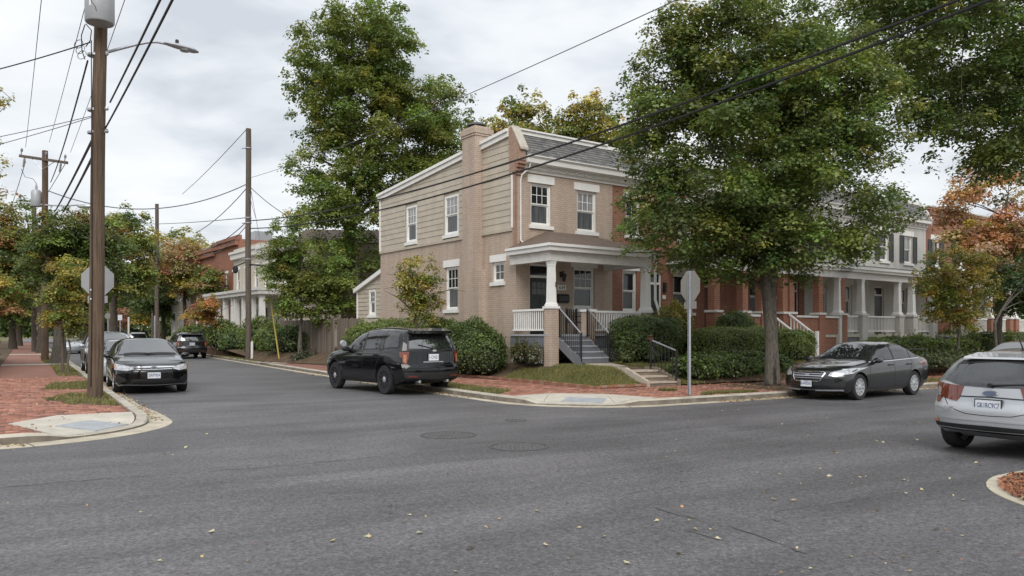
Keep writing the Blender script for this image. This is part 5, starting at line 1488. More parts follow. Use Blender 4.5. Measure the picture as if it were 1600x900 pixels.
    def mirrors(s, x, z, y=None, mat=None):
        y = y or s.spec["W"] / 2
        for sg in (1, -1):
            mb = MB(); n = 14
            pr = [(-.10, .02), (-.08, .07), (0, .095), (.06, .085), (.10, .03), (.11, .0)]
            vs, fs = [], []
            for (dx, r_) in pr:
                for k in range(n):
                    a = 2 * math.pi * k / n; vs.append((x + dx, sg * (y + .06) + r_ * 1.25 * math.cos(a), z + r_ * .78 * math.sin(a)))
            for i in range(len(pr) - 1):
                for k in range(n): fs.append((i * n + k, i * n + (k + 1) % n, (i + 1) * n + (k + 1) % n, (i + 1) * n + k))
            fs.append(tuple(range(n))); mb.add(vs, fs)
            mb.tube([(x + .02, sg * (y - .10), z - .05), (x + .02, sg * (y + .02), z - .05)], .028, 8)
            o = mb.build("wing_mirror", mat or s.body.data.materials[0], s.root, True)
            gb = MB(); gb.add([(x - .102, sg * (y + .06) + .085 * math.cos(2 * math.pi * k / n), z + .055 * math.sin(2 * math.pi * k / n)) for k in range(n)], [tuple(range(n))]); gb.build("mirror_glass", M["car_glass"], o)
    def handles(s, xs, z):
        for x in xs:
            for sg in (1, -1):
                hit = s.bvh.ray_cast(Vector((x, 4 * sg, z)), Vector((0, -sg, 0)))
                if hit[0] is None: continue
                y = hit[0].y; mb = MB(); mb.box(x - .10, x + .10, y + sg * .012, y + sg * .035, z - .016, z + .016); mb.box(x - .10, x - .07, y - sg * .005, y + sg * .012, z - .012, z + .012); mb.box(x + .07, x + .10, y - sg * .005, y + sg * .012, z - .012, z + .012)
                mb.build("door_handle", s.body.data.materials[0] if s.spec.get("body_handles", True) else M["chrome"], s.root)

SEDAN = dict(L=4.82, W=1.83, wr=.33, ax_f=1.44, ax_r=-1.34,
    top=[(2.41, .74), (2.28, .80), (1.9, .88), (1.35, .955), (1.0, 1.00), (.62, 1.17), (.12, 1.395), (-.15, 1.455), (-.55, 1.47), (-.95, 1.44), (-1.35, 1.31), (-1.78, 1.115), (-1.95, 1.085), (-2.3, 1.07), (-2.41, 1.02)],
    belt=[(2.41, .64), (1.6, .82), (1.0, .90), (0, .94), (-1.2, .98), (-2.0, .99), (-2.41, .92)],
    bot=[(2.41, .24), (2.0, .19), (-1.9, .20), (-2.41, .32)],
    plan=[(2.41, .93), (1.8, .985), (.8, 1.0), (-1.4, 1.0), (-2.41, .93)],
    nose=(.36, 2.6, .75, [(.15, .10), (.35, .0), (.6, .0), (.75, .10), (.95, .16)]), tail=(.20, 3, .6, [(.2, .1), (.5, 0), (.8, .02), (1.1, .10)]))
def sedan(name, label, loc, rz, mat, detail="front", glass="car_glass", spec=SEDAN, style=None, plates=("", "")):
    c = Car(spec, name, label, loc, rz, mat); L2 = spec["L"] / 2
    k = spec.get("kx", 1.0)
    g = M[glass]
    # black surround then glass, side windows
    c.patch("window_surround", [(.92, .945), (0, .965), (-1.62, 1.02)], [(.30, 1.24), (-.1, 1.39), (-.6, 1.41), (-1.05, 1.345), (-1.62, 1.06)], "left", M["trim_black"], .003, 8, 26, mirror=True)
    c.patch("window", [(.78, .985), (-.22, 1.00)], [(.36, 1.24), (.1, 1.355), (-.22, 1.385)], "left", g, .008, mirror=True)
    c.patch("window", [(-.30, 1.00), (-1.12, 1.02)], [(-.30, 1.388), (-.6, 1.385), (-1.0, 1.31), (-1.12, 1.26)], "left", g, .008, mirror=True)
    c.patch("window", [(-1.17, 1.025), (-1.48, 1.045)], [(-1.17, 1.24), (-1.48, 1.085)], "left", g, .008, 6, 8, mirror=True)
    c.patch("window_trim", [(.94, .938), (0, .955), (-1.6, 1.01)], [(.94, .955), (0, .972), (-1.6, 1.027)], "left", M["chrome"] if style != "plain" else M["trim_black"], .009, 2, 24, mirror=True, thick=.01)
    c.patch("windscreen_surround", [(-.80, .99), (0, 1.02), (.80, .99)], [(-.57, 1.395), (0, 1.425), (.57, 1.395)], "front", M["trim_black"], .002, 12, 20)
    c.patch("windscreen", [(-.745, 1.025), (0, 1.045), (.745, 1.025)], [(-.535, 1.375), (0, 1.40), (.535, 1.375)], "front", M["car_glass_pale"] if glass == "car_glass" else g, .006, 14, 22)
    c.patch("rear_window", [(-.62, 1.14), (0, 1.15), (.62, 1.14)], [(-.50, 1.37), (0, 1.40), (.50, 1.37)], "rear", g, .006, 10, 18)
    for w0, w1 in ((.70, -.05), (.05, -.60)):
        mb = MB(); pts = []
        for i in range(9):
            f = i / 8; y = w0 + (w1 - w0) * f; z = 1.035 + .02 * math.sin(f * 3.1)
            h = c.bvh.ray_cast(Vector((6, y, z)), Vector((-1, 0, 0)))
            if h[0]: pts.append(h[0] + Vector((.02, 0, .012)))
        mb.tube(pts, .009, 5); c.add("wiper", mb, M["trim_black"])
    c.mirrors(.72, .99)
    c.handles((-.05, -1.0), .86)
    for p in ([(1.02, .30), (1.00, .55), (.98, .75), (.95, .92)], [(-.26, .28), (-.26, .6), (-.26, .98)], [(-1.02, .62), (-1.12, .76), (-1.2, .90), (-1.16, 1.0)], [(1.9, .86), (1.5, .86), (1.0, .92)]): c.seam(p)
    c.seam([(1.0, .27), (0, .265), (-.95, .27)], w=.03, mat=M["trim_black"], name="sill_trim")
    c.patch("tail_light", [(-.88, .80), (-.52, .80)], [(-.90, .99), (-.50, .97)], "rear", M["lamp_red"], .006, 5, 10, mirror=True)
    if plates[1]: c.plate(-L2, 0, .82, False, plates[1])
    return c

# --- black saloon facing the camera at the left kerb
pos = S(3.10, 26.45)
cam_heading = SA - math.pi / 2
c = sedan("black_saloon", "black saloon parked at the left kerb by the wooden pole, facing the camera", pos, cam_heading + R(-1.5), M["paint_black"])
c.root.scale = (1.07, 1.07, 1.05)
c.patch("headlight", [(.46, .66), (.62, .615), (.88, .645)], [(.46, .70), (.66, .755), (.885, .80)], "front", M["lamp_clear"], .008, 8, 14, mirror=True)
c.patch("turn_lamp", [(.84, .66), (.90, .69)], [(.85, .775), (.902, .79)], "front", M["lamp_amber"], .012, 4, 5, mirror=True)
c.patch("upper_grille", [(-.46, .635), (0, .595), (.46, .635)], [(-.46, .695), (0, .685), (.46, .695)], "front", M["trim_black"], .008, 4, 16)
c.patch("grille_bar", [(-.50, .692), (0, .690), (.50, .692)], [(-.52, .725), (0, .735), (.52, .725)], "front", M["chrome"], .018, 3, 16)
c.patch("grille_bar", [(-.44, .650), (0, .640), (.44, .650)], [(-.44, .664), (0, .654), (.44, .664)], "front", M["chrome"], .014, 2, 16)
bd = c.oval(2.4, 0, .688, True, .085, .058, M["chrome"])
hit = c.bvh.ray_cast(Vector((6, 0, .688)), Vector((-1, 0, 0)))[0]
mb = MB()
for (rx, rz, dz) in ((.062, .018, .012), (.022, .042, 0)):
    pts = [(hit.x + .024, rx * math.cos(a), .688 + dz + rz * math.sin(a)) for a in np.linspace(0, 2 * math.pi, 17)]; mb.tube(pts, .006, 4, cap=False)
mb.build("badge_emblem", M["trim_black"], bd)
c.patch("lower_grille", [(-.58, .30), (0, .285), (.58, .30)], [(-.50, .40), (0, .40), (.50, .40)], "front", M["trim_black"], .006, 4, 14)
c.patch("fog_recess", [(.66, .32), (.86, .34)], [(.64, .40), (.84, .52)], "front", M["trim_black"], .006, 4, 6, mirror=True)
c.patch("bumper_lip", [(-.82, .235), (0, .215), (.82, .235)], [(-.82, .258), (0, .24), (.82, .258)], "front", M["galv"], .014, 2, 20)
c.plate(2.4, 0, .50, True, "2RF9J4", .31, .16)
c.seam([(-.66, .80), (-.3, .765), (0, .755), (.3, .765), (.66, .80)], "front", .004, False)

# --- silver saloon right behind it, and a pale people carrier behind that
p = S(3.05, 32.4)
c = sedan("silver_saloon", "silver saloon parked right behind the black saloon at the left kerb", p, cam_heading, M["paint_silver2"], glass="car_glass")
c.patch("headlight", [(.46, .64), (.88, .645)], [(.46, .72), (.885, .80)], "front", M["lamp_clear"], .008, 6, 12, mirror=True)
c.patch("upper_grille", [(-.42, .60), (.42, .60)], [(-.42, .70), (.42, .70)], "front", M["trim_black"], .008, 4, 12)
c.patch("lower_grille", [(-.58, .30), (.58, .30)], [(-.52, .44), (.52, .44)], "front", M["trim_black"], .006, 4, 12)
c.plate(2.4, 0, .50, True, "7KD3A1")

SUV = dict(L=5.05, W=2.02, wr=.385, ax_f=1.56, ax_r=-1.42, tumble=.24,
    top=[(2.52, .98), (2.40, 1.05), (1.9, 1.12), (1.25, 1.18), (.98, 1.26), (.25, 1.64), (-.1, 1.72), (-.8, 1.765), (-1.6, 1.755), (-2.3, 1.70), (-2.52, 1.66)],
    belt=[(2.52, .86), (1.6, 1.02), (1.0, 1.08), (0, 1.11), (-1.5, 1.15), (-2.52, 1.16)],
    bot=[(2.52, .34), (2.0, .26), (-1.9, .27), (-2.52, .40)],
    plan=[(2.52, .92), (1.8, .985), (.8, 1.0), (-1.5, 1.0), (-2.52, .94)],
    nose=(.32, 2.6, .7, [(.2, .12), (.45, .0), (.8, .0), (1.1, .10)]), tail=(.20, 3.2, .75, [(.3, .06), (.5, .0), (.72, .0), (.80, .05), (1.10, .07), (1.2, .09), (1.70, .40), (1.8, .42)]))
def suv(name, label, loc, rz, mat, spec=SUV, rear=True, plate="", glass="car_glass", spot=False):
    c = Car(spec, name, label, loc, rz, mat, cat="car"); g = M[glass]
    c.patch("window_surround", [(.95, 1.10), (0, 1.13), (-2.12, 1.20)], [(.42, 1.48), (.1, 1.60), (-.7, 1.665), (-1.6, 1.655), (-2.0, 1.62), (-2.12, 1.5)], "left", M["trim_black"], .003, 8, 30, mirror=True)
    c.patch("window", [(.80, 1.14), (-.18, 1.16)], [(.44, 1.44), (.15, 1.575), (-.18, 1.62)], "left", g, .008, mirror=True)
    c.patch("window", [(-.28, 1.165), (-1.12, 1.19)], [(-.28, 1.628), (-.8, 1.638), (-1.12, 1.625)], "left", g, .008, mirror=True)
    c.patch("window", [(-1.36, 1.205), (-2.06, 1.24)], [(-1.30, 1.62), (-1.7, 1.61), (-1.96, 1.57)], "left", g, .008, mirror=True)
    c.patch("pillar", [(-1.14, 1.13), (-1.34, 1.15)], [(-1.14, 1.66), (-1.28, 1.66)], "left", mat, .012, 8, 5, mirror=True)
    c.patch("windscreen", [(-.82, 1.24), (0, 1.27), (.82, 1.24)], [(-.62, 1.62), (0, 1.66), (.62, 1.62)], "front", M["car_glass_pale"], .006, 12, 20)
    c.patch("rear_window_surround", [(-.78, 1.16), (0, 1.14), (.78, 1.16)], [(-.66, 1.60), (0, 1.63), (.66, 1.60)], "rear", M["trim_black"], .003, 8, 20)
    c.patch("rear_window", [(-.72, 1.20), (0, 1.18), (.72, 1.20)], [(-.63, 1.52), (0, 1.545), (.63, 1.52)], "rear", M["car_glass_pale"], .009, 10, 20)
    # roof spoiler over the tailgate glass
    mb = MB(); pr = [(-2.10, 1.72), (-2.36, 1.655), (-2.40, 1.585), (-2.20, 1.60)]
    mb.prism(pr, "y", -.64, .64); c.add("spoiler", mb, mat)
    mb = MB(); pts = [(-2.22 - .012 * 0, y, 1.19) for y in (0,)]
    h0 = c.bvh.ray_cast(Vector((-6, .02, 1.20)), Vector((1, 0, 0)))[0]; h1 = c.bvh.ray_cast(Vector((-6, .45, 1.30)), Vector((1, 0, 0)))[0]
    mb.tube([h0 + Vector((-.03, 0, 0)), h1 + Vector((-.03, 0, 0))], .012, 5); c.add("wiper", mb, M["trim_black"])
    c.patch("tail_light", [(-.895, .86), (-.85, .80), (-.79, .80)], [(-.895, 1.10), (-.84, 1.12), (-.74, 1.10)], "rear", M["lamp_red"], .010, 7, 10, mirror=True)
    c.patch("tail_light_lens", [(-.87, .86), (-.81, .84)], [(-.87, 1.05), (-.79, 1.05)], "rear", M["lamp_amber"], .015, 6, 6, mirror=True)
    c.patch("tail_light_side", [(-2.36, .92), (-2.22, 1.0)], [(-2.36, 1.12), (-2.18, 1.11)], "left", M["lamp_red"], .008, 4, 8, mirror=True)
    c.patch("tailgate_trim", [(-.66, 1.105), (.66, 1.105)], [(-.66, 1.13), (.66, 1.13)], "rear", M["trim_black"], .012, 2, 14)
    c.patch("tailgate_strip", [(-.30, .845), (.34, .845)], [(-.30, .868), (.34, .868)], "rear", M["galv"], .012, 2, 10)
    c.patch("bumper_top", [(-.96, .70), (0, .70), (.96, .70)], [(-.97, .735), (0, .745), (.97, .735)], "rear", mat, .02, 3, 20)
    c.patch("lower_bumper", [(-.95, .40), (0, .36), (.95, .40)], [(-.97, .60), (0, .585), (.97, .60)], "rear", M["trim_black"], .018, 5, 20)
    c.patch("reflector", [(-.80, .485), (-.52, .485)], [(-.80, .515), (-.52, .515)], "rear", M["lamp_red"], .024, 2, 6, mirror=True)
    c.patch("sill_cladding", [(1.10, .30), (0, .29), (-.95, .30)], [(1.10, .42), (0, .40), (-.95, .42)], "left", M["trim_black"], .014, 3, 16, mirror=True)
    for ax in (spec["ax_f"], spec["ax_r"]):
        r = spec["wr"]; th = np.linspace(R(-8), R(188), 22)
        c.patch("arch_lip", [(ax + (r + .058) * math.cos(a), r + (r + .058) * math.sin(a)) for a in th], [(ax + (r + .105) * math.cos(a), r + (r + .105) * math.sin(a)) for a in th], "left", M["trim_black"] if not spot else mat, .014, 3, 26, mirror=True)
    c.mirrors(.66, 1.16, mat=mat if not spot else M["trim_black"]); c.handles((-.02, -1.0), 1.02)
    for p in ([(1.08, .36), (1.06, .7), (1.02, 1.08)], [(-.22, .34), (-.22, .7), (-.22, 1.14)], [(-1.0, .72), (-1.1, .88), (-1.24, 1.0), (-1.22, 1.14)], [(-1.9, 1.12), (-1.0, 1.055), (.95, 1.02)]): c.seam(p)
    c.seam([(-.66, .79), (-.4, .775), (0, .77), (.4, .775), (.66, .79)], "rear", .005, False)
    for sg in (() if spot else (1, -1)):
        mb = MB(); mb.tube([(x, sg * .70, z) for x, z in ((.0, 1.70), (-.15, 1.775), (-1.0, 1.815), (-1.8, 1.795), (-2.05, 1.70))], .018, 6); c.add("roof_rail", mb, M["trim_black"])
    for y in (.45, -.45):
        mb = MB(); mb.lathe([(.04, -2.46), (.045, -2.30)], 12, "x", (0, y, .36)); c.add("exhaust", mb, M["galv"])
    if plate: c.plate(-2.5, .02, .975, False, plate, .33, .17)
    c.patch("headlight", [(.56, .82), (.92, .84)], [(.56, .94), (.92, .98)], "front", M["lamp_clear"], .008, 5, 10, mirror=True)
    return c
ex_spec = dict(SUV); ex_spec.update(W=1.97, rim="steel_black", hub="galv", spokes=12)
EXP = suv("black_utility_vehicle", "black sport utility vehicle parked at the kerb in front of the tan corner house", S(9.19, 22.0), SA + math.pi / 2 + R(7.5), M["paint_black"], ex_spec, plate="1-CN21", spot=True)
EXP.root.scale = (1, 1, 1.06)
EXP.oval(-2.5, -.02, 1.145, False, .075, .03, M["chrome"])
mb = MB(); mb.lathe([(.085, .70), (.10, .78), (.06, .84)], 14, "x", (0, 1.08, 1.30)); mb.tube([(.74, .97, 1.22), (.74, 1.08, 1.28)], .016, 6); EXP.add("spotlight", mb, M["galv"])
# dark utility vehicle further up the street, and a pale one beyond
suv("dark_utility_vehicle", "dark grey utility vehicle parked rear-on further up the left street", S(9.3, 57.5), SA + math.pi / 2, M["paint_grey"], SUV, plate="4HB")
suv("silver_utility_vehicle", "small silver utility vehicle farthest up the street between the parked rows", P(212, 520, 86).xy.to_3d(), SA + math.pi / 2, M["paint_silver2"], SUV)
p = S(3.1, 38.6); c = suv("pale_people_carrier", "pale silver people carrier third in the left kerb row, by the young yellow tree", p, cam_heading, M["paint_silver2"], SUV, rear=False)
c.patch("upper_grille", [(-.42, .68), (.42, .68)], [(-.45, .90), (.45, .90)], "front", M["trim_black"], .008, 4, 12); c.patch("lower_grille", [(-.7, .42), (.7, .42)], [(-.7, .58), (.7, .58)], "front", M["trim_black"], .008, 4, 12)
sedan("red_saloon", "dark red saloon seen between the tree trunks at far left", S(-9.5, 52.5), SA, M["paint_red"])
sedan("white_saloon", "pale saloon far up the left pavement beyond the trunks", S(3.1, 75), cam_heading, M["paint_silver2"])

# --- dark grey saloon on the right
LEG = dict(SEDAN); LEG.update(spokes=10, L=4.80)
lg = Vector((9.40, 21.55, 0))
c = sedan("grey_saloon", "dark grey saloon parked nose left beside the big street tree at right", lg, R(37) + math.pi, M["paint_grey"], spec=LEG)
c.patch("grille", [(-.36, .50), (0, .485), (.36, .50)], [(-.43, .70), (0, .72), (.43, .70)], "front", M["trim_black"], .008, 6, 16)
for (z0, z1) in ((.555, .57), (.605, .62), (.655, .668)): c.patch("grille_bar", [(-.37 - (z0 - .5) * .25, z0), (.37 + (z0 - .5) * .25, z0)], [(-.37 - (z0 - .5) * .25, z1), (.37 + (z0 - .5) * .25, z1)], "front", M["galv"], .016, 2, 12)
fr_ = [(-.36, .50), (-.44, .69), (-.40, .715), (0, .73), (.40, .715), (.44, .69), (.36, .50), (.30, .485), (0, .475), (-.30, .485), (-.36, .50)]
pts = []
for (a, b), (a2, b2) in zip(fr_[:-1], fr_[1:]):
    for i in range(4):
        f = i / 4; h = c.bvh.ray_cast(Vector((6, a + (a2 - a) * f, b + (b2 - b) * f)), Vector((-1, 0, 0)))
        if h[0]: pts.append(h[0] + Vector((.012, 0, 0)))
mb = MB(); mb.tube(pts + pts[:1], .014, 6, cap=False); c.add("grille_frame", mb, M["chrome"])
c.oval(2.4, 0, .635, True, .06, .032, M["chrome"])
c.patch("headlight", [(.52, .62), (.68, .60), (.89, .68)], [(.54, .70), (.72, .765), (.895, .82)], "front", M["lamp_clear"], .008, 7, 14, mirror=True)
c.patch("headlight_corner", [(1.98, .69), (1.78, .74)], [(1.98, .79), (1.74, .80)], "left", M["lamp_clear"], .008, 4, 8, mirror=True)
c.patch("lower_grille", [(-.55, .30), (0, .285), (.55, .30)], [(-.50, .37), (0, .36), (.50, .37)], "front", M["trim_black"], .006, 4, 12)
c.patch("fog_recess", [(.60, .33), (.84, .36)], [(.60, .42), (.84, .50)], "front", M["trim_black"], .006, 4, 6, mirror=True)
c.patch("bumper_lip", [(-.80, .255), (0, .235), (.80, .255)], [(-.80, .285), (0, .262), (.80, .285)], "front", M["galv"], .014, 2, 20)
c.plate(2.4, 0, .42, True, "B-NE501")
# --- car parked behind it, mostly hidden by the silver hatchback
p = S(26.6, 12.75)
sedan("saloon", "grey saloon parked behind the dark grey saloon, hidden below the windows by the silver hatchback", p, SA + math.pi, M["paint_grey"])

# --- silver hatchback at the right edge
HATCH = dict(L=4.36, W=1.84, wr=.325, ax_f=1.28, ax_r=-1.36, tumble=.30, spokes=10,
    top=[(2.18, .76), (2.05, .84), (1.6, .95), (1.1, 1.04), (.3, 1.39), (-.1, 1.465), (-.6, 1.475), (-1.2, 1.44), (-1.9, 1.37), (-2.18, 1.32)],
    belt=[(2.18, .64), (1.4, .84), (.8, .92), (-.6, .98), (-1.6, 1.03), (-2.18, 1.02)],
    bot=[(2.18, .24), (1.8, .19), (-1.7, .22), (-2.18, .36)],
    plan=[(2.18, .92), (1.6, .985), (.6, 1.0), (-1.2, 1.0), (-2.18, .93)],
    nose=(.36, 2.6, .7, [(.15, .08), (.4, 0), (.6, 0), (.9, .14)]), tail=(.26, 2.8, .85, [(.3, .06), (.42, .0), (.66, .0), (.74, .06), (.98, .10), (1.05, .14), (1.36, .46), (1.45, .50)]))
hq = S(13.25, 5.83)
c = Car(HATCH, "silver_hatchback", "silver hatchback seen from behind at the right edge of the road", (hq.x, hq.y, 0), SA + R(2), M["paint_silver"])
g = M["car_glass"]
c.patch("rear_window", [(-.735, 1.03), (-.45, .965), (0, .95), (.45, .965), (.735, 1.03)], [(-.60, 1.265), (-.3, 1.31), (0, 1.32), (.3, 1.31), (.60, 1.265)], "rear", M["car_glass"], .008, 12, 24)
c.patch("rear_window_band", [(-.60, 1.245), (0, 1.295), (.60, 1.245)], [(-.54, 1.30), (0, 1.345), (.54, 1.30)], "rear", M["trim_black"], .011, 4, 20)
c.patch("brake_lamp", [(-.16, 1.325), (.16, 1.325)], [(-.15, 1.338), (.15, 1.338)], "rear", M["lamp_red"], .016, 2, 8)
mb = MB(); mb.prism([(-1.40, 1.418), (-1.78, 1.362), (-1.80, 1.335), (-1.5, 1.36)], "y", -.50, .50); c.add("spoiler", mb, M["paint_silver"])
c.patch("tail_light", [(.745, .72), (.78, .70), (.825, .715)], [(.72, .80), (.755, .96), (.815, 1.0)], "rear", M["lamp_red"], .010, 8, 10, mirror=True)
c.patch("tail_light_side", [(-2.08, .74), (-1.90, .80)], [(-2.06, .96), (-1.80, 1.0)], "left", M["lamp_red"], .010, 6, 10, mirror=True)
c.patch("tail_light_lens", [(.75, .80), (.80, .80)], [(.745, .91), (.80, .93)], "rear", M["lamp_clear"], .016, 5, 6, mirror=True)
c.patch("plate_recess", [(-.34, .635), (0, .63), (.34, .635)], [(-.52, .80), (0, .815), (.52, .80)], "rear", M["paint_silver2"], .003, 5, 16)
c.patch("recess_shadow_gap", [(-.53, .802), (0, .818), (.53, .802)], [(-.53, .818), (0, .834), (.53, .818)], "rear", M["trim_black"], .008, 2, 18)
c.seam([(-.70, .98), (-.70, .80), (-.56, .66), (-.3, .585), (0, .575), (.3, .585), (.56, .66), (.70, .80), (.70, .98)], "rear", .005, False)
c.patch("bumper_crease", [(-.86, .49), (0, .50), (.86, .49)], [(-.86, .515), (0, .528), (.86, .515)], "rear", M["paint_silver"], .014, 3, 20)
c.patch("lower_bumper", [(-.88, .34), (0, .31), (.88, .34)], [(-.90, .425), (0, .44), (.90, .425)], "rear", M["trim_black"], .012, 5, 20)
c.patch("reflector", [(.74, .435), (.87, .435)], [(.74, .47), (.87, .47)], "rear", M["lamp_amber"], .016, 2, 6, mirror=True)
c.oval(-2.2, 0, .875, False, .105, .043, M["chrome"], ring=M["plate_ink"])
c.plate(-2.2, 0, .715, False, "GK1RC9C7", .33, .15)
hb = c.bvh.ray_cast(Vector((-6, .52, .66)), Vector((1, 0, 0)))[0]
lettering(c.root, "FOCUS", .042, ((0, -1, 0), (0, 0, 1), (-1, 0, 0)), (hb.x - .012, .54, .655), M["galv"], name="model_lettering")
for y0, y1 in ((.02, -.44),):
    a = c.bvh.ray_cast(Vector((-6, .0, .985)), Vector((1, 0, 0)))[0]; b = c.bvh.ray_cast(Vector((-6, -.52, 1.02)), Vector((1, 0, 0)))[0]
    mb = MB(); mb.tube([a + Vector((-.03, 0, .0)), b + Vector((-.03, 0, 0))], .014, 5); mb.lathe([(.03, 0), (.03, .05)], 10, "x", tuple(a + Vector((-.05, 0, 0)))); c.add("wiper", mb, M["trim_black"])
c.patch("window_surround", [(.85, .95), (0, .985), (-1.5, 1.06)], [(.35, 1.24), (0, 1.38), (-.6, 1.405), (-1.1, 1.37), (-1.55, 1.20)], "left", M["trim_black"], .003, 8, 26, mirror=True)
c.patch("window", [(.72, .985), (-.2, 1.01)], [(.38, 1.22), (.1, 1.345), (-.2, 1.375)], "left", g, .008, mirror=True)
c.patch("window", [(-.28, 1.015), (-1.35, 1.07)], [(-.28, 1.378), (-.7, 1.375), (-1.1, 1.33), (-1.35, 1.22)], "left", g, .008, mirror=True)
c.patch("windscreen", [(-.74, 1.06), (0, 1.09), (.74, 1.06)], [(-.54, 1.36), (0, 1.40), (.54, 1.36)], "front", g, .006, 12, 20)
c.mirrors(.62, 1.0); c.handles((-.1, -1.0), .90)
mb = MB(); mb.tube([(-1.15, 0, 1.455), (-1.35, 0, 1.70)], [.012, .005], 6); mb.lathe([(.03, 1.44), (.02, 1.475)], 10, "z", (-1.15, 0, 0)); c.add("aerial", mb, M["trim_black"])
for p in ([(.9, .3), (.88, .6), (.84, .92)], [(-.24, .28), (-.24, .6), (-.24, .98)], [(-1.0, .62), (-1.1, .78), (-1.2, .92), (-1.18, 1.05)]): c.seam(p)
# ================================================================== poles, wires, signs, fence
def pole(name, label, base, top, r0, r1, mat, lean=(0, 0), cat="utility pole"):
    th = thing(name, label, cat, base)
    H_ = top - base[2]
    mb = MB(); k = 14
    pts = [(lean[0] * f + .012 * math.sin(f * 9), lean[1] * f + .012 * math.cos(f * 7), H_ * f - .02) for f in np.linspace(0, 1, k)]
    mb.tube(pts, [r0 + (r1 - r0) * f for f in np.linspace(0, 1, k)], 18); mb.build("shaft", M[mat], th, True)
    return th
GRP = "wooden utility poles along the street"
b1 = P(148, 620, 19.2)
p1 = pole("utility_pole", "nearest brown wooden utility pole with transformer and street lamp at the left corner", (b1.x, b1.y, Z_WALK - .02), 12.6, .175, .135, "pole", (.20, 0))
x1, y1, zb1 = p1.location
mb = MB(); zt = 9.02 - zb1
mb.lathe([(.30, zt), (.32, zt + .03), (.32, zt + .95), (.30, zt + 1.0), (.12, zt + 1.06)], 28, "z", (.36, -.46, 0)); tr = mb.build("transformer", M["transformer"], p1, True)
for dx in (-.10, .12):
    mb = MB(); mb.lathe([(.05, zt + 1.04), (.07, zt + 1.12), (.05, zt + 1.18), (.07, zt + 1.26), (.03, zt + 1.36)], 10, "z", (.36 + dx, -.46, 0)); mb.build("bushing", M["terracotta"], tr)
mb = MB(); mb.box(-.05, .10, -.20, -.05, zt + .2, zt + .3); mb.box(-.05, .10, -.20, -.05, zt + .7, zt + .8); mb.build("bracket", M["galv"], tr)
mb = MB(); mb.box(.28, .32, -.782, -.775, zt + .3, zt + .9); mb.build("label_strip", M["plate"], tr)
# drop leads
mb = MB()
mb.tube([(-.02, -.40, zt), (-.16, -.30, zt - .22), (-.20, -.2, zt - .55), (-.14, -.18, zt - .75)], .012, 5)
mb.tube([(.02, -.45, zt), (.08, -.3, zt - .1), (.0, -.2, zt - .3), (-.12, -.18, zt - .45)], .012, 5)
mb.tube([(.38 + .07 * math.sin(k), -.78, zt + .9 - k * .09) for k in range(9)], .008, 4)
mb.tube([(.02, -.19, zt - .3), (.03, -.185, 4), (.03, -.19, 2.0), (.0, -.185, .3)], .012, 5)
for k in range(3): mb.tube([(-.20 + .10 * math.cos(a) - .04 * k, -.2 + .05 * math.sin(a), zt - .65 + .13 * k + .12 * math.sin(a)) for a in np.linspace(0, 6, 14)], .008, 4)
mb.build("lead", M["cable"], p1)
for zz in (zt - .62, zt - 1.95, zt - 2.5):
    mb = MB(); mb.lathe([(.165, zz), (.165, zz + .05)], 18); mb.tube([(.14, -.02, zz + .02), (.30, -.02, zz + .06)], .02, 6); mb.lathe([(.03, zz + .02), (.05, zz + .06), (.03, zz + .12)], 8, "z", (.30, -.02, 0)); mb.build("clamp", M["galv"], p1)
for zz in (2.62, 2.40):
    mb = MB(); mb.lathe([(.022, -.175), (.022, -.16)], 10, "y", (.0, 0, zz)); mb.build("tag", M["plate"], p1)
# street lamp arm, reaching over the street
n_dir = Vector((math.cos(SA), math.sin(SA), 0))
lp = thing("street_lamp", "grey cobra-head street lamp on a curved arm fixed to the nearest wooden pole", "street lamp", p1.location, SA)
za = 8.45 - zb1
mb = MB(); mb.tube([(.15, 0, za + .05), (.5, 0, za + .22), (.9, 0, za + .41), (1.2, 0, za + .53), (1.4, 0, za + .57), (1.65, 0, za + .56)], [.04, .038, .036, .034, .032, .032], 10); mb.build("arm", M["galv"], lp, True)
mb = MB(); prf = [(.02, .035), (.10, .06), (.30, .085), (.55, .10), (.75, .085), (.86, .03)]
vs, fs = [], []; n = 14
for dx, r_ in prf:
    for k in range(n):
        a = 2 * math.pi * k / n; zz = math.sin(a); vs.append((1.52 + dx, r_ * 1.5 * math.cos(a), za + .58 - .10 * dx + r_ * (.85 * zz if zz > 0 else .55 * zz)))
for i in range(len(prf) - 1):
    for k in range(n): fs.append((i * n + k, i * n + (k + 1) % n, (i + 1) * n + (k + 1) % n, (i + 1) * n + k))
fs += [tuple(range(n)), tuple(range((len(prf) - 1) * n, len(prf) * n))]
mb.add(vs, fs); hd = mb.build("lamp_head", M["galv"], lp, True)
mb = MB(); mb.lathe([(.0105, za + .445), (.12, za + .46), (.14, za + .49)], 16, "z", (2.05, 0, 0)); mb.build("lens", M["lamp_clear"], hd)
mb = MB(); mb.lathe([(.03, za + .58), (.045, za + .60), (.045, za + .70), (.03, za + .72)], 10, "z", (1.86, 0, 0)); mb.build("photocell", M["black_iron"], hd)
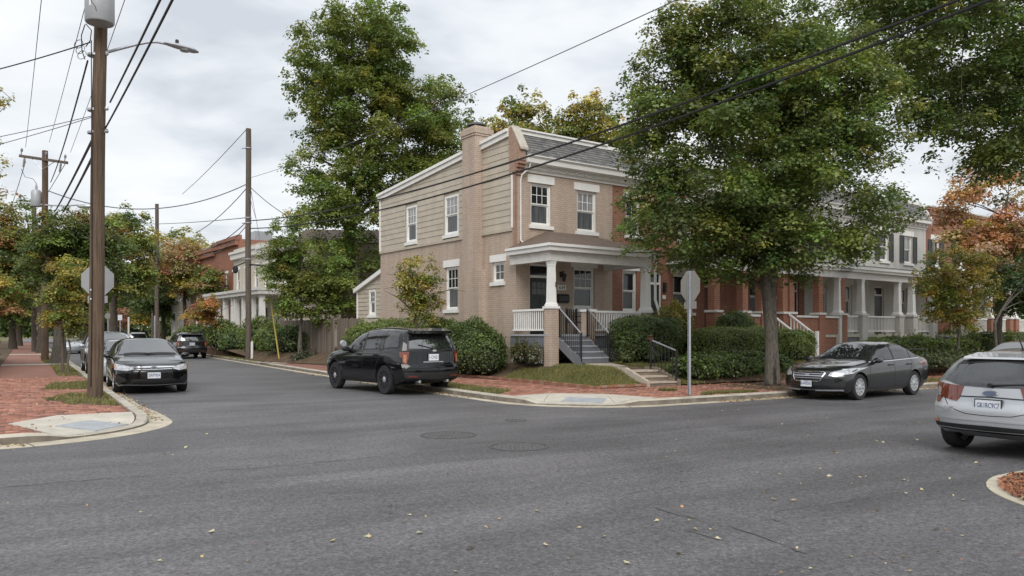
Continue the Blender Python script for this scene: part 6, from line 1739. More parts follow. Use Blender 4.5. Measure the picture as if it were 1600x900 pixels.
# thin pole on the right-hand pavement
b2 = G(388, 562, Z_WALK)
p2 = pole("utility_pole", "plain thin wooden utility pole standing on the right-hand pavement of the side street", (b2.x, b2.y, Z_WALK - .02), 13.6, .17, .15, "pole_grey")
for zz in (12.3, 8.25, 7.95, 5.85):
    mb = MB(); mb.lathe([(.19, zz), (.19, zz + .06)], 14); mb.tube([(-.2, -.05, zz + .03), (-.36, -.05, zz)], .03, 6); mb.build("clamp", M["galv"], p2)
mb = MB(); mb.tube([(.1, -.1, 5.55), (.8, -.1, 5.5), (1.5, .0, 5.35)], .05, 6); mb.lathe([(.06, 5.2), (.14, 5.3), (.14, 5.45), (.05, 5.5)], 8, "z", (1.6, 0, 0)); mb.lathe([(.06, 5.05), (.15, 5.15), (.15, 5.4), (.05, 5.5)], 8, "z", (-.75, 0, 0)); mb.tube([(-.1, -.1, 5.7), (-.75, 0, 5.45)], .03, 6); mb.build("splice_case", M["cable"], p2)
# pole with cross arm
b3 = Vector((P(70, 520, 44.7).x, 44.7, 0))
p3 = pole("utility_pole", "wooden utility pole with a crossarm and a small transformer above the trees at left", (b3.x, b3.y, Z_WALK - .02), 12.0, .19, .15, "pole")
mb = MB(); mb.box(-1.3, 1.3, -.20, -.07, -.07, .07); ca = mb.build("crossarm", M["pole_grey"], p3); ca.rotation_euler = (0, R(7.5), R(6)); ca.location = (0.0, 0, 11.35)
for x in (-1.22, .08, 1.12):
    mb = MB(); mb.lathe([(.03, .07), (.03, .25), (.07, .27), (.07, .37), (.03, .45)], 8, "z", (x, -.13, 0)); mb.build("insulator", M["terracotta"], ca)
for x in (-1.0, .95):
    mb = MB(); mb.lathe([(.05, -.6), (.06, -.5), (.06, -.15), (.03, -.08)], 8, "z", (x, -.15, 0)); mb.build("fuse_cutout", M["terracotta"], ca)
    mb = MB(); mb.tube([(x * .6, -.14, -.07), (0, -.16, -.6)], .02, 5); mb.build("brace", M["galv"], ca)
mb = MB(); mb.lathe([(.25, 8.7), (.27, 8.74), (.27, 9.5), (.2, 9.62)], 16, "z", (-.42, -.1, 0)); mb.lathe([(.06, 9.62), (.07, 9.8), (.03, 10.0)], 8, "z", (-.42, -.1, 0)); mb.build("transformer", M["transformer"], p3, True)
mb = MB(); mb.tube([(-1.2, -.2, 10.8), (-1.0, -.2, 10.35), (-.6, -.1, 10.25), (-.42, -.1, 10.0)], .015, 5); mb.build("lead", M["cable"], p3)
# farther poles
q = P(245, 520, 73); pole("utility_pole", "short grey utility pole far up the street above the orange trees", (q.x, q.y, .1), 13.6, .2, .16, "pole_grey")
mb = MB(); 
q = P(53, 520, 66); pole("utility_pole", "far wooden utility pole just left of the one with the crossarm", (q.x, q.y, .1), 12.3, .2, .17, "pole_grey")
# far lamp arm seen between the trees
q = P(78, 480, 44.6); lf = thing("street_lamp", "distant street lamp arm fixed below the crossarm pole at left", "street lamp", (q.x, q.y, 0), 0)
mb = MB(); mb.tube([(-1.6, 0, 9.05), (-.3, 0, 8.9), (.8, 0, 8.85), (1.6, 0, 8.9)], .045, 7); mb.build("arm", M["galv"], lf)
mb = MB(); mb.lathe([(.04, 1.55), (.11, 1.7), (.15, 2.0), (.10, 2.3), (.03, 2.4)], 10, "x", (0, 0, 8.82)); mb.build("lamp_head", M["galv"], lf, True)

# wires: each cable is one thing hanging between two points
def wire(A, B, sag, r, label, mat="cable", n=28, name="overhead_cable", group=None):
    mb = MB(); pts = [A.lerp(B, i / n) - Vector((0, 0, 4 * sag * (i / n) * (1 - i / n))) for i in range(n + 1)]
    mb.tube(pts, r, 5); o = mb.build(name, M[mat], None, True); tag(o, label, "cable", group or "overhead cables"); return o
P2 = lambda v: P(387, v, 46.4)
wire(P2(345), P(1700, -80, 12), .88, .030, "upper of the two thick black cables crossing in front of the tan house")
wire(P2(357), P(1790, -97, 11.5), 1.02, .030, "lower of the two thick black cables crossing in front of the tan house")
wire(P2(279), P(1180, -58, 16), .35, .013, "thin dark wire running from the thin pole past the tall tree to the top edge", "wire")
wire(P2(200), P(285, 303, 73), .15, .022, "thin wire from the thin pole top down to the far grey pole", "wire")
wire(P2(287), P(75, 298, 44.6), 1.25, .030, "sagging cable across the street between the thin pole and the crossarm pole", "wire")
wire(P2(292), P(305, 364, 60), .3, .026, "service cable from the thin pole down to the red brick house at left", "wire")
wire(P2(345), P(312, 393, 60), .3, .028, "lower service cable from the thin pole to the left street houses", "wire")
wire(P2(350), P(318, 398, 62), .5, .024, "lowest thin service cable from the thin pole to the left street houses", "wire")
wire(P2(288), P(447, 336, 43), .12, .024, "short cable from the thin pole down into the small green tree", "wire")
wire(P2(340), P(225, 350, 80), .1, .026, "level wire running left from the thin pole above the far trees", "wire")
wire(P2(292), P(401, 345, 44), .1, .014, "very thin guy line just right of the thin pole", "wire")
wire(P(172, 160, 19.2), P(310, -125, 9), .02, .020, "left of the two black cables dropping steeply from the top to the nearest pole")
wire(P(165, 200, 19.2), P(322, -105, 9), .04, .020, "right of the two black cables dropping steeply from the top to the nearest pole")
wire(P(144, 219, 19.2), P(86, 330, 44), .06, .034, "upper dark cable from the nearest pole back to the crossarm pole", "cable")
wire(P(144, 246, 19.2), P(98, 332, 44), .06, .034, "lower dark cable from the nearest pole back to the crossarm pole", "cable")
wire(P(137, 95, 19.2), P(79, 285, 44), .25, .022, "twisted cable from the nearest pole's clamp down towards the crossarm pole")
wire(P(77, -120, 19), P(40, 230, 44.5), .1, .012, "left one of the three thin primary wires at the crossarm", "wire")
wire(P(166, -120, 19), P(77, 222, 44.5), .1, .012, "middle one of the three thin primary wires at the crossarm", "wire")
wire(P(236, -120, 19), P(110, 238, 44.5), .1, .012, "right one of the three thin primary wires at the crossarm", "wire")
wire(P(141, 66, 19.2), P(-160, 142, 22), .1, .016, "service cable from the nearest pole to the left edge, highest one")
wire(P(144, 181, 19.2), P(-150, 240, 22), .06, .010, "upper of the two thin wires leaving the nearest pole to the left", "wire")
wire(P(144, 183, 19.2), P(-150, 262, 22), .06, .010, "lower of the two thin wires leaving the nearest pole to the left", "wire")
wire(P(40, 252, 44.5), P(15, 330, 66), .1, .020, "thin wire from the crossarm on to the far left pole", "wire")
wire(P(104, 252, 44.5), P(55, 330, 66), .1, .020, "thin wire below the crossarm running down towards the left trees", "wire")

# stop signs seen from behind
def octagon_sign(label, base, rz, zc_, r, mat, plate=True):
    th = thing("stop_sign", label, "road sign", base, rz)
    mb = MB(); k = [(r * math.cos(R(22.5 + 45 * i)), r * math.sin(R(22.5 + 45 * i)) + zc_) for i in range(8)]
    mb.prism(k, "y", -.036, -.031); f = mb.build("sign_face", M["lamp_red"], th)
    mb = MB(); mb.prism([(a * .998, (b - zc_) * .998 + zc_) for a, b in k], "y", -.0308, -.026); mb.build("sign_back", M[mat], th)
    mb = MB(); mb.box(-.03, .03, -.026, -.004, -.03, zc_ + r * .92); mb.box(-.03, -.024, -.0039, .03, -.03, zc_ + r * .92); mb.box(.024, .03, -.0039, .03, -.03, zc_ + r * .92); mb.build("post", M["galv"], th)
    for zz in (zc_ - .25, zc_ + .25):
        mb = MB(); mb.lathe([(.014, -.004), (.014, .008)], 8, "y", (0, 0, zz)); mb.build("bolt", M["galv"], th)
    if plate:
        mb = MB(); mb.box(-.24, .24, -.036, -.0265, zc_ - r * .92 - .19, zc_ - r * .92 - .004); mb.build("sub_plate", M[mat], th)
    return th
q = G(1077, 617, Z_WALK)
octagon_sign("back of an octagonal stop sign on a grey post in front of the clipped hedge", (q.x, q.y, Z_WALK - .02), R(115), 2.76, .415, "sign_back")
q = P(152, 620, 20.6)
octagon_sign("back of an octagonal stop sign half hidden by the nearest wooden pole", (q.x, q.y, Z_WALK - .02), R(190), 2.95, .43, "sign_back_grey")
# small far signs and posts
def small_sign(u, vtop, D, label, w, h, mat, vbase=None, round_=False):
    q = P(u, vtop, D); th = thing("street_sign", label, "road sign", (q.x, q.y, .1), R(12))
    mb = MB(); mb.lathe([(.05, 0), (.05, q.z - .1 + .02)], 8); mb.build("post", M["galv"], th)
    mb = MB(); zc2 = q.z - .1 - h / 2
    if round_: mb.lathe([(w / 2, -.09), (w / 2, -.07)], 20, "y", (0, 0, zc2))
    else: mb.box(-w / 2, w / 2, -.09, -.07, zc2 - h / 2, zc2 + h / 2)
    mb.build("sign_face", M[mat], th)
small_sign(169, 489, 60, "small pale round sign on a post far up the left kerb", .45, .45, "sign_back", round_=True)
small_sign(188, 492, 62, "small white rectangular parking sign far up the left kerb", .32, .42, "plate")
for i, (u, v0, D, mat, lab) in enumerate([(172, 474, 66, "pole_grey", "thin wooden post left of the distant round sign"), (238, 489, 70, "pole_grey", "left of three bare posts far up the street"), (242, 494, 71, "galv", "middle of three bare posts far up the street"), (249, 501, 68, "pole_grey", "right of three bare posts far up the street"), (201, 496, 72, "offwhite", "short white bollard-like post beside the far silver vehicle")]):
    q = P(u, v0, D); th = thing("post", lab, "post", (q.x, q.y, .1)); mb = MB(); mb.lathe([(.09, 0), (.085, q.z - .12), (.05, q.z - .08)], 8); mb.build("shaft", M[mat], th)
q = G(394, 563, Z_WALK); th = thing("marker_post", "low white marker post beside the foot of the thin utility pole", "post", (q.x, q.y, Z_WALK - .02)); mb = MB(); mb.box(-.06, .06, -.06, .06, 0, 1.05); mb.prism([(-.06, 1.051), (.06, 1.051), (0, 1.13)], "y", -.06, .06); mb.build("shaft", M["offwhite"], th)
# yellow guy-wire guard
a, b = P(437, 560, 42.5), P(424, 470, 42.8)
gw = thing("guy_guard", "leaning yellow plastic guy-wire guard at the kerb near the small green tree", "guy wire guard", (a.x, a.y, .1))
mb = MB(); mb.tube([Vector((0, 0, 0)), b - a], .042, 8); mb.build("guard", M["yellow_plastic"], gw)
mb = MB(); mb.tube([(b - a) * 1.001, P2(292) + Vector((.2, 0, 0)) - a], .014, 5); mb.build("guy_wire", M["wire"], gw)
# stake and small things on the left pavement
q = G(107, 585, Z_WALK); th = thing("tree_stake", "weathered wooden stake supporting the young yellow-green street tree", "stake", (q.x - .22, q.y, Z_WALK - .02)); mb = MB(); mb.lathe([(.05, 0), (.05, 1.75), (.02, 1.8)], 8); mb.build("shaft", M["pole_grey"], th)

# wooden board fence beside the small green tree
def fence_run(label, A, B, zb, zt, bw=.14):
    L = (B - A).length; d = (B - A) / L; th = thing("board_fence", label, "fence", (A.x, A.y, 0), math.atan2(d.y, d.x))
    for zz in (zb + .35, zt - .35):
        mb = MB(); mb.box(0, L, .014, .06, zz, zz + .09); mb.build("rail", M["fence"], th)
    me = []
    for i in range(4):
        h = random.uniform(-.03, .03); mb = MB(); w = bw / 2 - random.uniform(.004, .01); mb.prism([(-w, zb), (w, zb), (w, zt + h - .03), (w - .03, zt + h), (-w + .03, zt + h), (-w, zt + h - .03)], "y", -.011, .011); me.append(mb.mesh("board", M["fence"]))
    for i in range(int(L / bw)):
        o = link("board", me[random.randint(0, 3)], th); o.location = ((i + .5) * bw, random.uniform(-.004, .004), 0); o.rotation_euler = (0, random.uniform(-.01, .01), 0)
    for i in range(int(L / 2.4) + 1):
        mb = MB(); x = min(L, i * 2.4); mb.box(x - .05, x + .05, .062, .16, zb, zt - .05); mb.build("post", M["fence"], th)
fa, fb = P(438, 0, 46.5), P(524, 0, 41.0); fa.z = fb.z = 0; fc = P(566, 0, 38.5); fc.z = 0
fence_run("weathered grey board fence behind the small green tree", fa, fb, .25, 2.40)
fence_run("browner newer stretch of board fence next to the tan house extension", fb + Vector((.1, 0, 0)), fc, .25, 2.42)
# low dark hoop fence by the grey houses' garden
q0, q1 = P(1372, 0, 27.8), P(1446, 0, 29.6); q0.z = q1.z = 0; L = (q1 - q0).length
hf = thing("hoop_rail", "low black hoop rail edging the garden behind the dark grey saloon", "railing", (q0.x, q0.y, .2), math.atan2(q1.y - q0.y, q1.x - q0.x))
mb = MB(); mb.tube([(0, 0, 0), (0, 0, .8), (.1, 0, .9), (L - .1, 0, .9), (L, 0, .8), (L, 0, 0)], .025, 7); mb.build("hoop", M["black_iron"], hf, True)
# low brick garden wall along the left street gardens
gwl = thing("garden_wall", "low red brick garden wall in front of the cream houses", "wall", (0, 0, 0), HA)
for (bb0, bb1) in ((27.5, 33.0), (34.0, 41.0)):
    mb = MB(); h = H(0, 0)
    p0 = H(.2, bb0); mb.box(-.12, .12, 0, bb1 - bb0, .05, .55); o = mb.build("wall", M["red_brick"], gwl); o.location = (.2 - 0, bb0, 0)
    mb = MB(); mb.box(-.16, .16, 0, bb1 - bb0, .551, .62); o2 = mb.build("coping", M["concrete"], gwl); o2.location = (.2, bb0, 0)
gwl.location = H(0, 0)
# ================================================================== trees, shrubs, grass, leaves
def leaf_mesh(name, C, Nrm, size, cols, mat, rng, aspect=0.62, shape="kite"):
    """leaves as folded pointed blades. C (N,3) centres, Nrm (N,3) facing, size (N,), cols (N,3)"""
    N = len(C)
    Nrm = Nrm / np.linalg.norm(Nrm, axis=1)[:, None]
    t = rng.normal(size=(N, 3)); t[:, 2] -= .35
    t -= Nrm * (t * Nrm).sum(1)[:, None]; t /= np.linalg.norm(t, axis=1)[:, None]
    b = np.cross(Nrm, t)
    s = size[:, None]
    if shape == "kite":
        pts = [(-.5, 0, 0), (.0, -.5 * aspect, .08), (.5, 0, -.04), (.0, .5 * aspect, .08)]
        faces = [(0, 1, 2, 3)]
    else:   # lobed maple-like leaf
        pts = [(-.45, 0, 0), (-.05, -.48 * aspect * 1.3, .06), (.05, -.22, .02), (.5, 0, -.06), (.05, .22, .02), (-.05, .48 * aspect * 1.3, .06)]
        faces = [(0, 1, 2, 3), (0, 3, 4, 5)]
    V = np.stack([C + t * s * p[0] + b * s * p[1] + Nrm * s * p[2] for p in pts], 1)
    k = len(pts)
    F = np.concatenate([np.array(f)[None] + (np.arange(N) * k)[:, None] for f in faces], 0)
    return np_mesh(name, V.reshape(-1, 3), F, mat, np.repeat(cols, k, 0))

def palette(rng, n, stops, w):
    """colours drawn around the given stops"""
    idx = rng.choice(len(stops), n, p=np.array(w) / sum(w)); c = np.array(stops)[idx]
    return np.clip(c * rng.normal(1, .13, (n, 1)) * rng.normal(1, .06, (n, 3)), .004, 1)

GREEN = [(0.1662, 0.2314, 0.0567), (0.2022, 0.2613, 0.063), (0.1301, 0.1941, 0.0529), (0.2673, 0.2987, 0.0756)]
DKGREEN = [(0.0908, 0.1386, 0.0459), (0.1169, 0.169, 0.0531), (0.0757, 0.1122, 0.0411)]
YELGR = [(0.312, 0.3, 0.0715), (0.264, 0.27, 0.066), (0.384, 0.324, 0.077)]
YEL = [(0.504, 0.408, 0.0935), (0.408, 0.348, 0.0825), (0.528, 0.348, 0.088), (0.288, 0.282, 0.066)]
ORG = [(0.5, 0.23, 0.09), (0.52, 0.27, 0.14), (0.42, 0.24, 0.085), (0.48, 0.19, 0.12)]
PINK = [(0.693, 0.4219, 0.345), (0.6237, 0.32, 0.2416), (0.5775, 0.4364, 0.2243)]

def tree(name, label, base, ells, trunk_r, fork_z, n_clump, clump_r, n_leaf, leaf, cols, seed, bark="bark", turn=None, turn_top=0.0, limbs=7, multi=1, group=None, lean=(0, 0), flat=.62, shape="kite", bare=0, trunk_top=None, openness=.5, sprigs=.7):
    """ells: [(cx, cy, cz, rx, ry, rz), ...] crown volumes relative to base. Clumps of leaves fill them; limbs run from the trunk to clumps."""
    rng = np.random.default_rng(seed); th = thing(name, label, "tree", base, 0, group)
    E = np.array(ells, float); vol = E[:, 3] * E[:, 4] * E[:, 5]; pick = rng.choice(len(E), n_clump, p=vol / vol.sum())
    d = rng.normal(size=(n_clump, 3)); d /= np.linalg.norm(d, axis=1)[:, None]
    rad = rng.random(n_clump) ** openness
    cc = E[pick, :3] + d * E[pick, 3:] * rad[:, None] * .92
    cr = clump_r * rng.uniform(.65, 1.35, n_clump)
    # sprigs that break the outline
    ns = int(n_clump * sprigs); pk = rng.choice(len(E), ns, p=vol / vol.sum())
    ds = rng.normal(size=(ns, 3)); ds[:, 2] = ds[:, 2] * .9 + .25; ds /= np.linalg.norm(ds, axis=1)[:, None]
    cc = np.concatenate([cc, E[pk, :3] + ds * E[pk, 3:] * rng.uniform(.9, 1.10, (ns, 1))]); cr = np.concatenate([cr, clump_r * rng.uniform(.28, .55, ns)])
    n_main = n_clump; n_clump += ns; tall = np.where(np.arange(n_clump) < n_main, flat, 1.15)
    # leaves: most lie on the outer and upper side of each clump
    per = rng.multinomial(n_leaf, cr ** 1.8 / (cr ** 1.8).sum()); ci = np.repeat(np.arange(n_clump), per); N = len(ci)
    q = rng.normal(size=(N, 3)); q /= np.linalg.norm(q, axis=1)[:, None]
    q[:, 2] = np.where(q[:, 2] < -.25, -q[:, 2] * rng.random(N), q[:, 2])
    rr = rng.random(N) ** .45
    sz = np.stack([np.ones(N), np.ones(N), tall[ci]], 1)
    # droop: the rim of each clump hangs lower
    L = cc[ci] + q * sz * (cr[ci] * rr)[:, None]
    hor = np.hypot(q[:, 0], q[:, 1]) * rr
    L[:, 2] -= hor ** 2 * cr[ci] * .35
    L += rng.normal(0, .05, (N, 3))
    nr = q * .8 + np.array([0, 0, .9]) + rng.normal(0, .42, (N, 3))
    base_c, w = cols
    cp = palette(rng, n_clump, base_c, w) * rng.uniform(.72, 1.28, (n_clump, 1))
    C = palette(rng, N, base_c, w); own = rng.random(N) < .22
    C = np.where(own[:, None], C, cp[ci] * rng.normal(1, .15, (N, 1)))
    if turn:
        # whole clumps that are turning colour, more so near the top and outside when asked
        tc_, frac = turn
        zrel = (cc[:, 2] - cc[:, 2].min()) / max(.1, np.ptp(cc[:, 2]))
        pr = np.clip(frac * (1 + turn_top * (zrel - .5) * 2), 0, 1)
        k_ = np.where(rng.random(n_clump) < pr, rng.uniform(.25, .95, n_clump), rng.uniform(0, .05, n_clump))
        tcl = palette(rng, n_clump, tc_, [1] * len(tc_))
        f = np.clip(k_[ci] * rng.uniform(.4, 1.4, N), 0, 1)[:, None]
        C = C * (1 - f) + tcl[ci] * rng.normal(1, .14, (N, 1)) * f
    C = np.clip(C, .004, .9)
    size = leaf * rng.uniform(.6, 1.3, N)
    o = link("crown", leaf_mesh("crown", L, nr, size, C, M["leaf"], rng, shape=shape), th)
    # wood
    mb = MB(); top_c = cc[np.argmax(cc[:, 2])]
    stems = []
    cen = E[:, :3].mean(0)
    hts = trunk_top if trunk_top is not None else cc[:, 2].max() * .8
    for m in range(multi):
        ang = 2 * math.pi * m / max(1, multi) + seed; off = 0 if multi == 1 else .12 * (hts - fork_z)
        pts = [(0, 0, -.15), (0, 0, .02)]
        k = 7
        for i in range(1, k + 1):
            f = i / k; z = hts * f
            g = max(0, (z - fork_z) / max(.1, hts - fork_z))
            pts.append((lean[0] * f + cen[0] * .8 * g + math.cos(ang) * off * g + .05 * math.sin(i * 2.1 + seed), lean[1] * f + cen[1] * .8 * g + math.sin(ang) * off * g + .05 * math.cos(i * 1.7 + seed), z))
        rds = [trunk_r * 1.45, trunk_r * 1.22] + [max(.02, trunk_r * (1 - .85 * (i / k)) * (1 if multi == 1 else (1 if i / k * hts < fork_z else .75))) for i in range(1, k + 1)]
        mb.tube(pts, rds, 12); stems.append((np.array(pts), rds))
    spts = np.concatenate([s_[0][2:] for s_ in stems]); srad = np.concatenate([s_[1][2:] for s_ in stems])
    ok = spts[:, 2] > fork_z * .9
    if ok.any(): spts, srad = spts[ok], srad[ok]
    order = rng.permutation(n_clump)[:max(limbs * 9, 1)]
    limb_pts, limb_r = [], []
    for j, ci_ in enumerate(order):
        t_ = cc[ci_]
        if j < limbs or not limb_pts:
            dz = t_[2] - spts[:, 2]; cost = np.abs(dz - .55 * np.hypot(t_[0] - spts[:, 0], t_[1] - spts[:, 1])); a = int(np.argmin(cost)); s0, r0 = spts[a], min(srad[a] * .62, trunk_r * .55)
        else:
            lp_ = np.concatenate(limb_pts); lr_ = np.concatenate(limb_r); dd = np.linalg.norm(lp_ - t_, axis=1) + (lp_[:, 2] > t_[2]) * .8; a = int(np.argmin(dd)); s0, r0 = lp_[a], lr_[a] * .7
        v = t_ - s0; n_ = 6
        bend = np.array([rng.normal(0, .07), rng.normal(0, .07), .09]) * np.linalg.norm(v)
        pp = np.array([s0 + v * f + bend * math.sin(math.pi * f) for f in np.linspace(0, 1, n_)]); r_ = np.linspace(max(r0, .012), max(.008, r0 * .22), n_)
        mb.tube([tuple(x) for x in pp], list(r_), 6, cap=False)
        limb_pts.append(pp[1:]); limb_r.append(r_[1:])
    # a few bare twigs
    for j in range(bare):
        t_ = cc[order[j % len(order)]]; v = rng.normal(size=3) * [1, 1, .5]; v /= np.linalg.norm(v)
        mb.tube([tuple(t_), tuple(t_ + v * .7 + [0, 0, .1]), tuple(t_ + v * 1.5)], [.02, .014, .006], 5, cap=False)
    mb.build("trunk", M[bark], th, True)
    return th

def D0(u, D, z=.1):
    q = P(u, 520, D); return (q.x, q.y, z)
def ell(base, u0, u1, v0, v1, D=None, depth=1.0):
    """crown ellipsoid relative to a base point, spanning the given photo extent at that distance"""
    D = D or base[1]; a, b = P(u0, v1, D), P(u1, v0, D)
    rx = (b.x - a.x) / 2; rz = (b.z - a.z) / 2
    return ((a.x + b.x) / 2 - base[0], D - base[1], (a.z + b.z) / 2 - base[2], rx, rx * depth, rz)

# the big street maple at the right
bp = G(1207, 602, Z_WALK); B_ = (bp.x, bp.y, Z_WALK)
tree("maple_tree", "big dark green street maple with a forked grey trunk right of the stop sign", B_,
     [ell(B_, 985, 1395, 60, 330, depth=.85), ell(B_, 955, 1400, 240, 440, depth=.85), ell(B_, 1010, 1300, -60, 160, depth=.8), ell(B_, 965, 1100, 50, 330, depth=1.2), ell(B_, 1050, 1345, 330, 455, depth=.9), ell(B_, 1130, 1420, 20, 330, depth=.8), ell(B_, 980, 1130, 20, 210, depth=.9), ell(B_, 960, 1080, 160, 310, depth=.9)],
     .20, 1.9, 430, .72, 165000, .122, (GREEN + DKGREEN, [3, 3, 3, 1, 3, 2, 2]), 21, turn=(YELGR, .24), turn_top=1.0, limbs=13, multi=3, shape="lobed", openness=.42, flat=.6)
# overhanging tree at the upper right
B_ = D0(1700, 30.5, .6)
tree("oak_tree", "dark tree overhanging the upper right corner with its trunk out of view", B_,
     [ell(B_, 1400, 1760, -90, 300, 28, .8), ell(B_, 1330, 1560, -110, 110, 26, .9), ell(B_, 1470, 1700, 120, 285, 26, .9), ell(B_, 1260, 1440, -90, 60, 27, .8), ell(B_, 1350, 1480, 60, 250, 27, .7)],
     .30, 9.5, 230, .85, 80000, .15, (DKGREEN + GREEN, [3, 3, 2, 2, 1, 2, 0]), 22, bark="bark_dark", turn=(YELGR + YEL, .14), limbs=11, bare=10, shape="kite", openness=.42)
# tall tree behind the corner house
B_ = D0(545, 50, .3)
tree("sycamore_tree", "very tall green tree rising behind the tan corner house", B_,
     [ell(B_, 452, 640, 20, 240, 50, .9), ell(B_, 470, 720, 110, 330, 50, .8), ell(B_, 455, 610, 220, 420, 48, .8), ell(B_, 500, 640, -10, 110, 50), ell(B_, 620, 740, 120, 290, 52), ell(B_, 450, 560, 180, 360, 49), ell(B_, 560, 700, 230, 350, 50), ell(B_, 490, 610, 320, 445, 50), ell(B_, 448, 570, 25, 190, 50), ell(B_, 570, 690, 55, 220, 50), ell(B_, 530, 650, 5, 120, 49)],
     .55, 6.5, 420, .92, 118000, .20, (GREEN, [3, 3, 2, 2]), 23, turn=(YELGR, .16), turn_top=.6, limbs=14, multi=2, bark="bark_dark", openness=.42, flat=.7)
# trees behind the roof
B_ = D0(850, 62, .3)
tree("yellowing_tree", "yellowing tree showing above the slate mansard of the corner house, left of the gap", B_, [ell(B_, 765, 868, 145, 330, 62), ell(B_, 730, 810, 180, 300, 62)], .35, 5, 110, 1.1, 26000, .27, (YEL + GREEN, [2, 2, 1, 3, 1, 1, 1, 2]), 24, limbs=6)
B_ = D0(905, 64, .3)
tree("yellowing_tree", "second yellowing tree above the mansard, nearer the big street maple", B_, [ell(B_, 858, 970, 142, 320, 64), ell(B_, 930, 1040, 190, 330, 64)], .35, 5, 120, 1.1, 28000, .27, (YEL + GREEN, [2, 2, 1, 3, 1, 1, 1, 2]), 25, limbs=6)
B_ = D0(720, 58, .3)
tree("green_tree", "green tree peeping out between the tall tree and the chimney", B_, [ell(B_, 680, 760, 185, 380, 58)], .3, 5, 50, 1.0, 9000, .28, (GREEN, [3, 3, 2, 2]), 26, limbs=5)
# small green tree by the fence
B_ = D0(470, 42.2, .22)
tree("small_green_tree", "small bushy green tree with a pale trunk in front of the board fence", B_,
     [ell(B_, 412, 500, 335, 470, 42.2, .95), ell(B_, 440, 550, 380, 505, 42.2, .95), ell(B_, 415, 480, 420, 500, 42.2), ell(B_, 470, 562, 415, 520, 42.6), ell(B_, 405, 470, 360, 450, 42.2)],
     .13, 1.3, 150, .55, 42000, .14, (GREEN, [3, 3, 2, 3]), 27, turn=(YEL, .05), limbs=8, multi=2)
# young yellow-green tree in front of the corner house's side wall
B_ = D0(650, 28.6, .5)
tree("young_tree", "young yellow-green tree in front of the tan brick side wall", B_, [ell(B_, 612, 690, 402, 470, 28.6), ell(B_, 622, 692, 440, 512, 28.6)], .05, 1.0, 46, .34, 6500, .105, (YEL + GREEN, [2, 2, .6, 3, 2, 2, 2, 3]), 28, limbs=9, turn=(YEL, .3), turn_top=1, bare=8, openness=.6)
# maples at the right edge
B_ = D0(1560, 39, .6)
tree("orange_maple", "orange and pink maple in front of the red brick row houses at right", B_, [ell(B_, 1475, 1650, 245, 440, 39, .8), ell(B_, 1500, 1690, 330, 480, 38, .8)], .22, 2.6, 110, .75, 26000, .17, (PINK + ORG[:2] + YEL, [3, 2, 2, 1, 2, 1, 1, 1, 1]), 29, turn=(GREEN, .22), turn_top=-1, limbs=9, shape="kite", openness=.5)
q_ = G(1497, 566, .6); B_ = (P(1497, 520, 33).x, 33, .6)
tree("yellow_maple", "small yellow-orange maple on a thin trunk at right behind the parked cars", B_, [ell(B_, 1432, 1550, 385, 500, 33, .9), ell(B_, 1440, 1540, 450, 525, 33, .9)], .07, 1.2, 90, .42, 13500, .125, (YEL + GREEN, [3, 3, 2, 3, 1, 1, 1, 2]), 30, turn=(GREEN, .25), turn_top=-.5, limbs=9, openness=.5)
B_ = D0(1555, 33.6, .5)
tree("green_tree", "dark green tree low at the right edge under the orange maple", B_, [ell(B_, 1545, 1680, 400, 500, 36)], .09, 1.8, 40, .7, 9000, .16, (DKGREEN, [3, 3, 2]), 31, limbs=6)
# trees along the left street
def street_tree(label, u, D, ex, trunk_r, fork, n, cr, nl, leaf, cols, seed, name="street_tree", **kw):
    B_ = D0(u, D, Z_WALK); return tree(name, label, B_, [ell(B_, *e_[:4], e_[4] if len(e_) > 4 else D) for e_ in ex], trunk_r, fork, n, cr, nl, leaf, cols, seed, **kw)
street_tree("young yellow-green street tree tied to a stake on the left brick pavement", 107, 29.5, [(72, 142, 400, 480), (60, 130, 440, 525), (95, 140, 470, 530)], .045, 1.3, 60, .34, 9000, .115, (YEL + GREEN, [2, 3, .5, 3, 2, 2, 1, 3]), 41, limbs=10, turn=(YEL, .3), turn_top=1, openness=.6)
street_tree("stout-trunked green tree in the left pavement behind the young yellow tree", 92, 40.8, [(40, 150, 355, 470), (100, 205, 350, 470), (60, 190, 330, 400)], .36, 2.9, 120, .75, 30000, .17, (GREEN + DKGREEN, [2, 2, 2, 1, 2, 2, 1]), 42, turn=(YEL + ORG, .28), turn_top=.8, limbs=9, bark="bark")
street_tree("green tree with yellowing top just right of the nearest wooden pole", 178, 55, [(150, 245, 325, 440), (165, 240, 400, 480), (135, 200, 335, 420)], .3, 3.0, 100, .8, 22000, .21, (GREEN + DKGREEN, [2, 2, 2, 2, 1, 1, 1]), 43, turn=(YEL, .40), turn_top=1, limbs=8, bark="bark_dark")
street_tree("dark leafy tree at the far left edge with reddening leaves on top", 66, 62, [(-40, 70, 300, 450), (-30, 90, 380, 480), (20, 110, 350, 460)], .40, 3.2, 120, 1.0, 26000, .24, (DKGREEN + GREEN, [3, 3, 2, 2, 1, 1, 1]), 44, turn=(ORG + YEL, .38), turn_top=.8, limbs=8, bark="bark_dark")
street_tree("tall yellowing tree whose branch tips enter at the upper left edge", -75, 33, [(-130, -8, 150, 330), (-60, 14, 132, 195)], .3, 4, 60, .6, 9000, .15, (YEL + GREEN, [3, 2, 1, 3, 1, 1, 1, 2]), 45, limbs=7)
street_tree("red and yellow shrubby tree at the left edge above the hedge", -28, 36, [(-80, 30, 410, 500), (-60, 42, 450, 500)], .12, 2, 50, .5, 8000, .15, (ORG + YEL + GREEN, [1, 1, 1, .6, 1, 1, 1, 2, 1, 1, 1, 1]), 46, limbs=6)
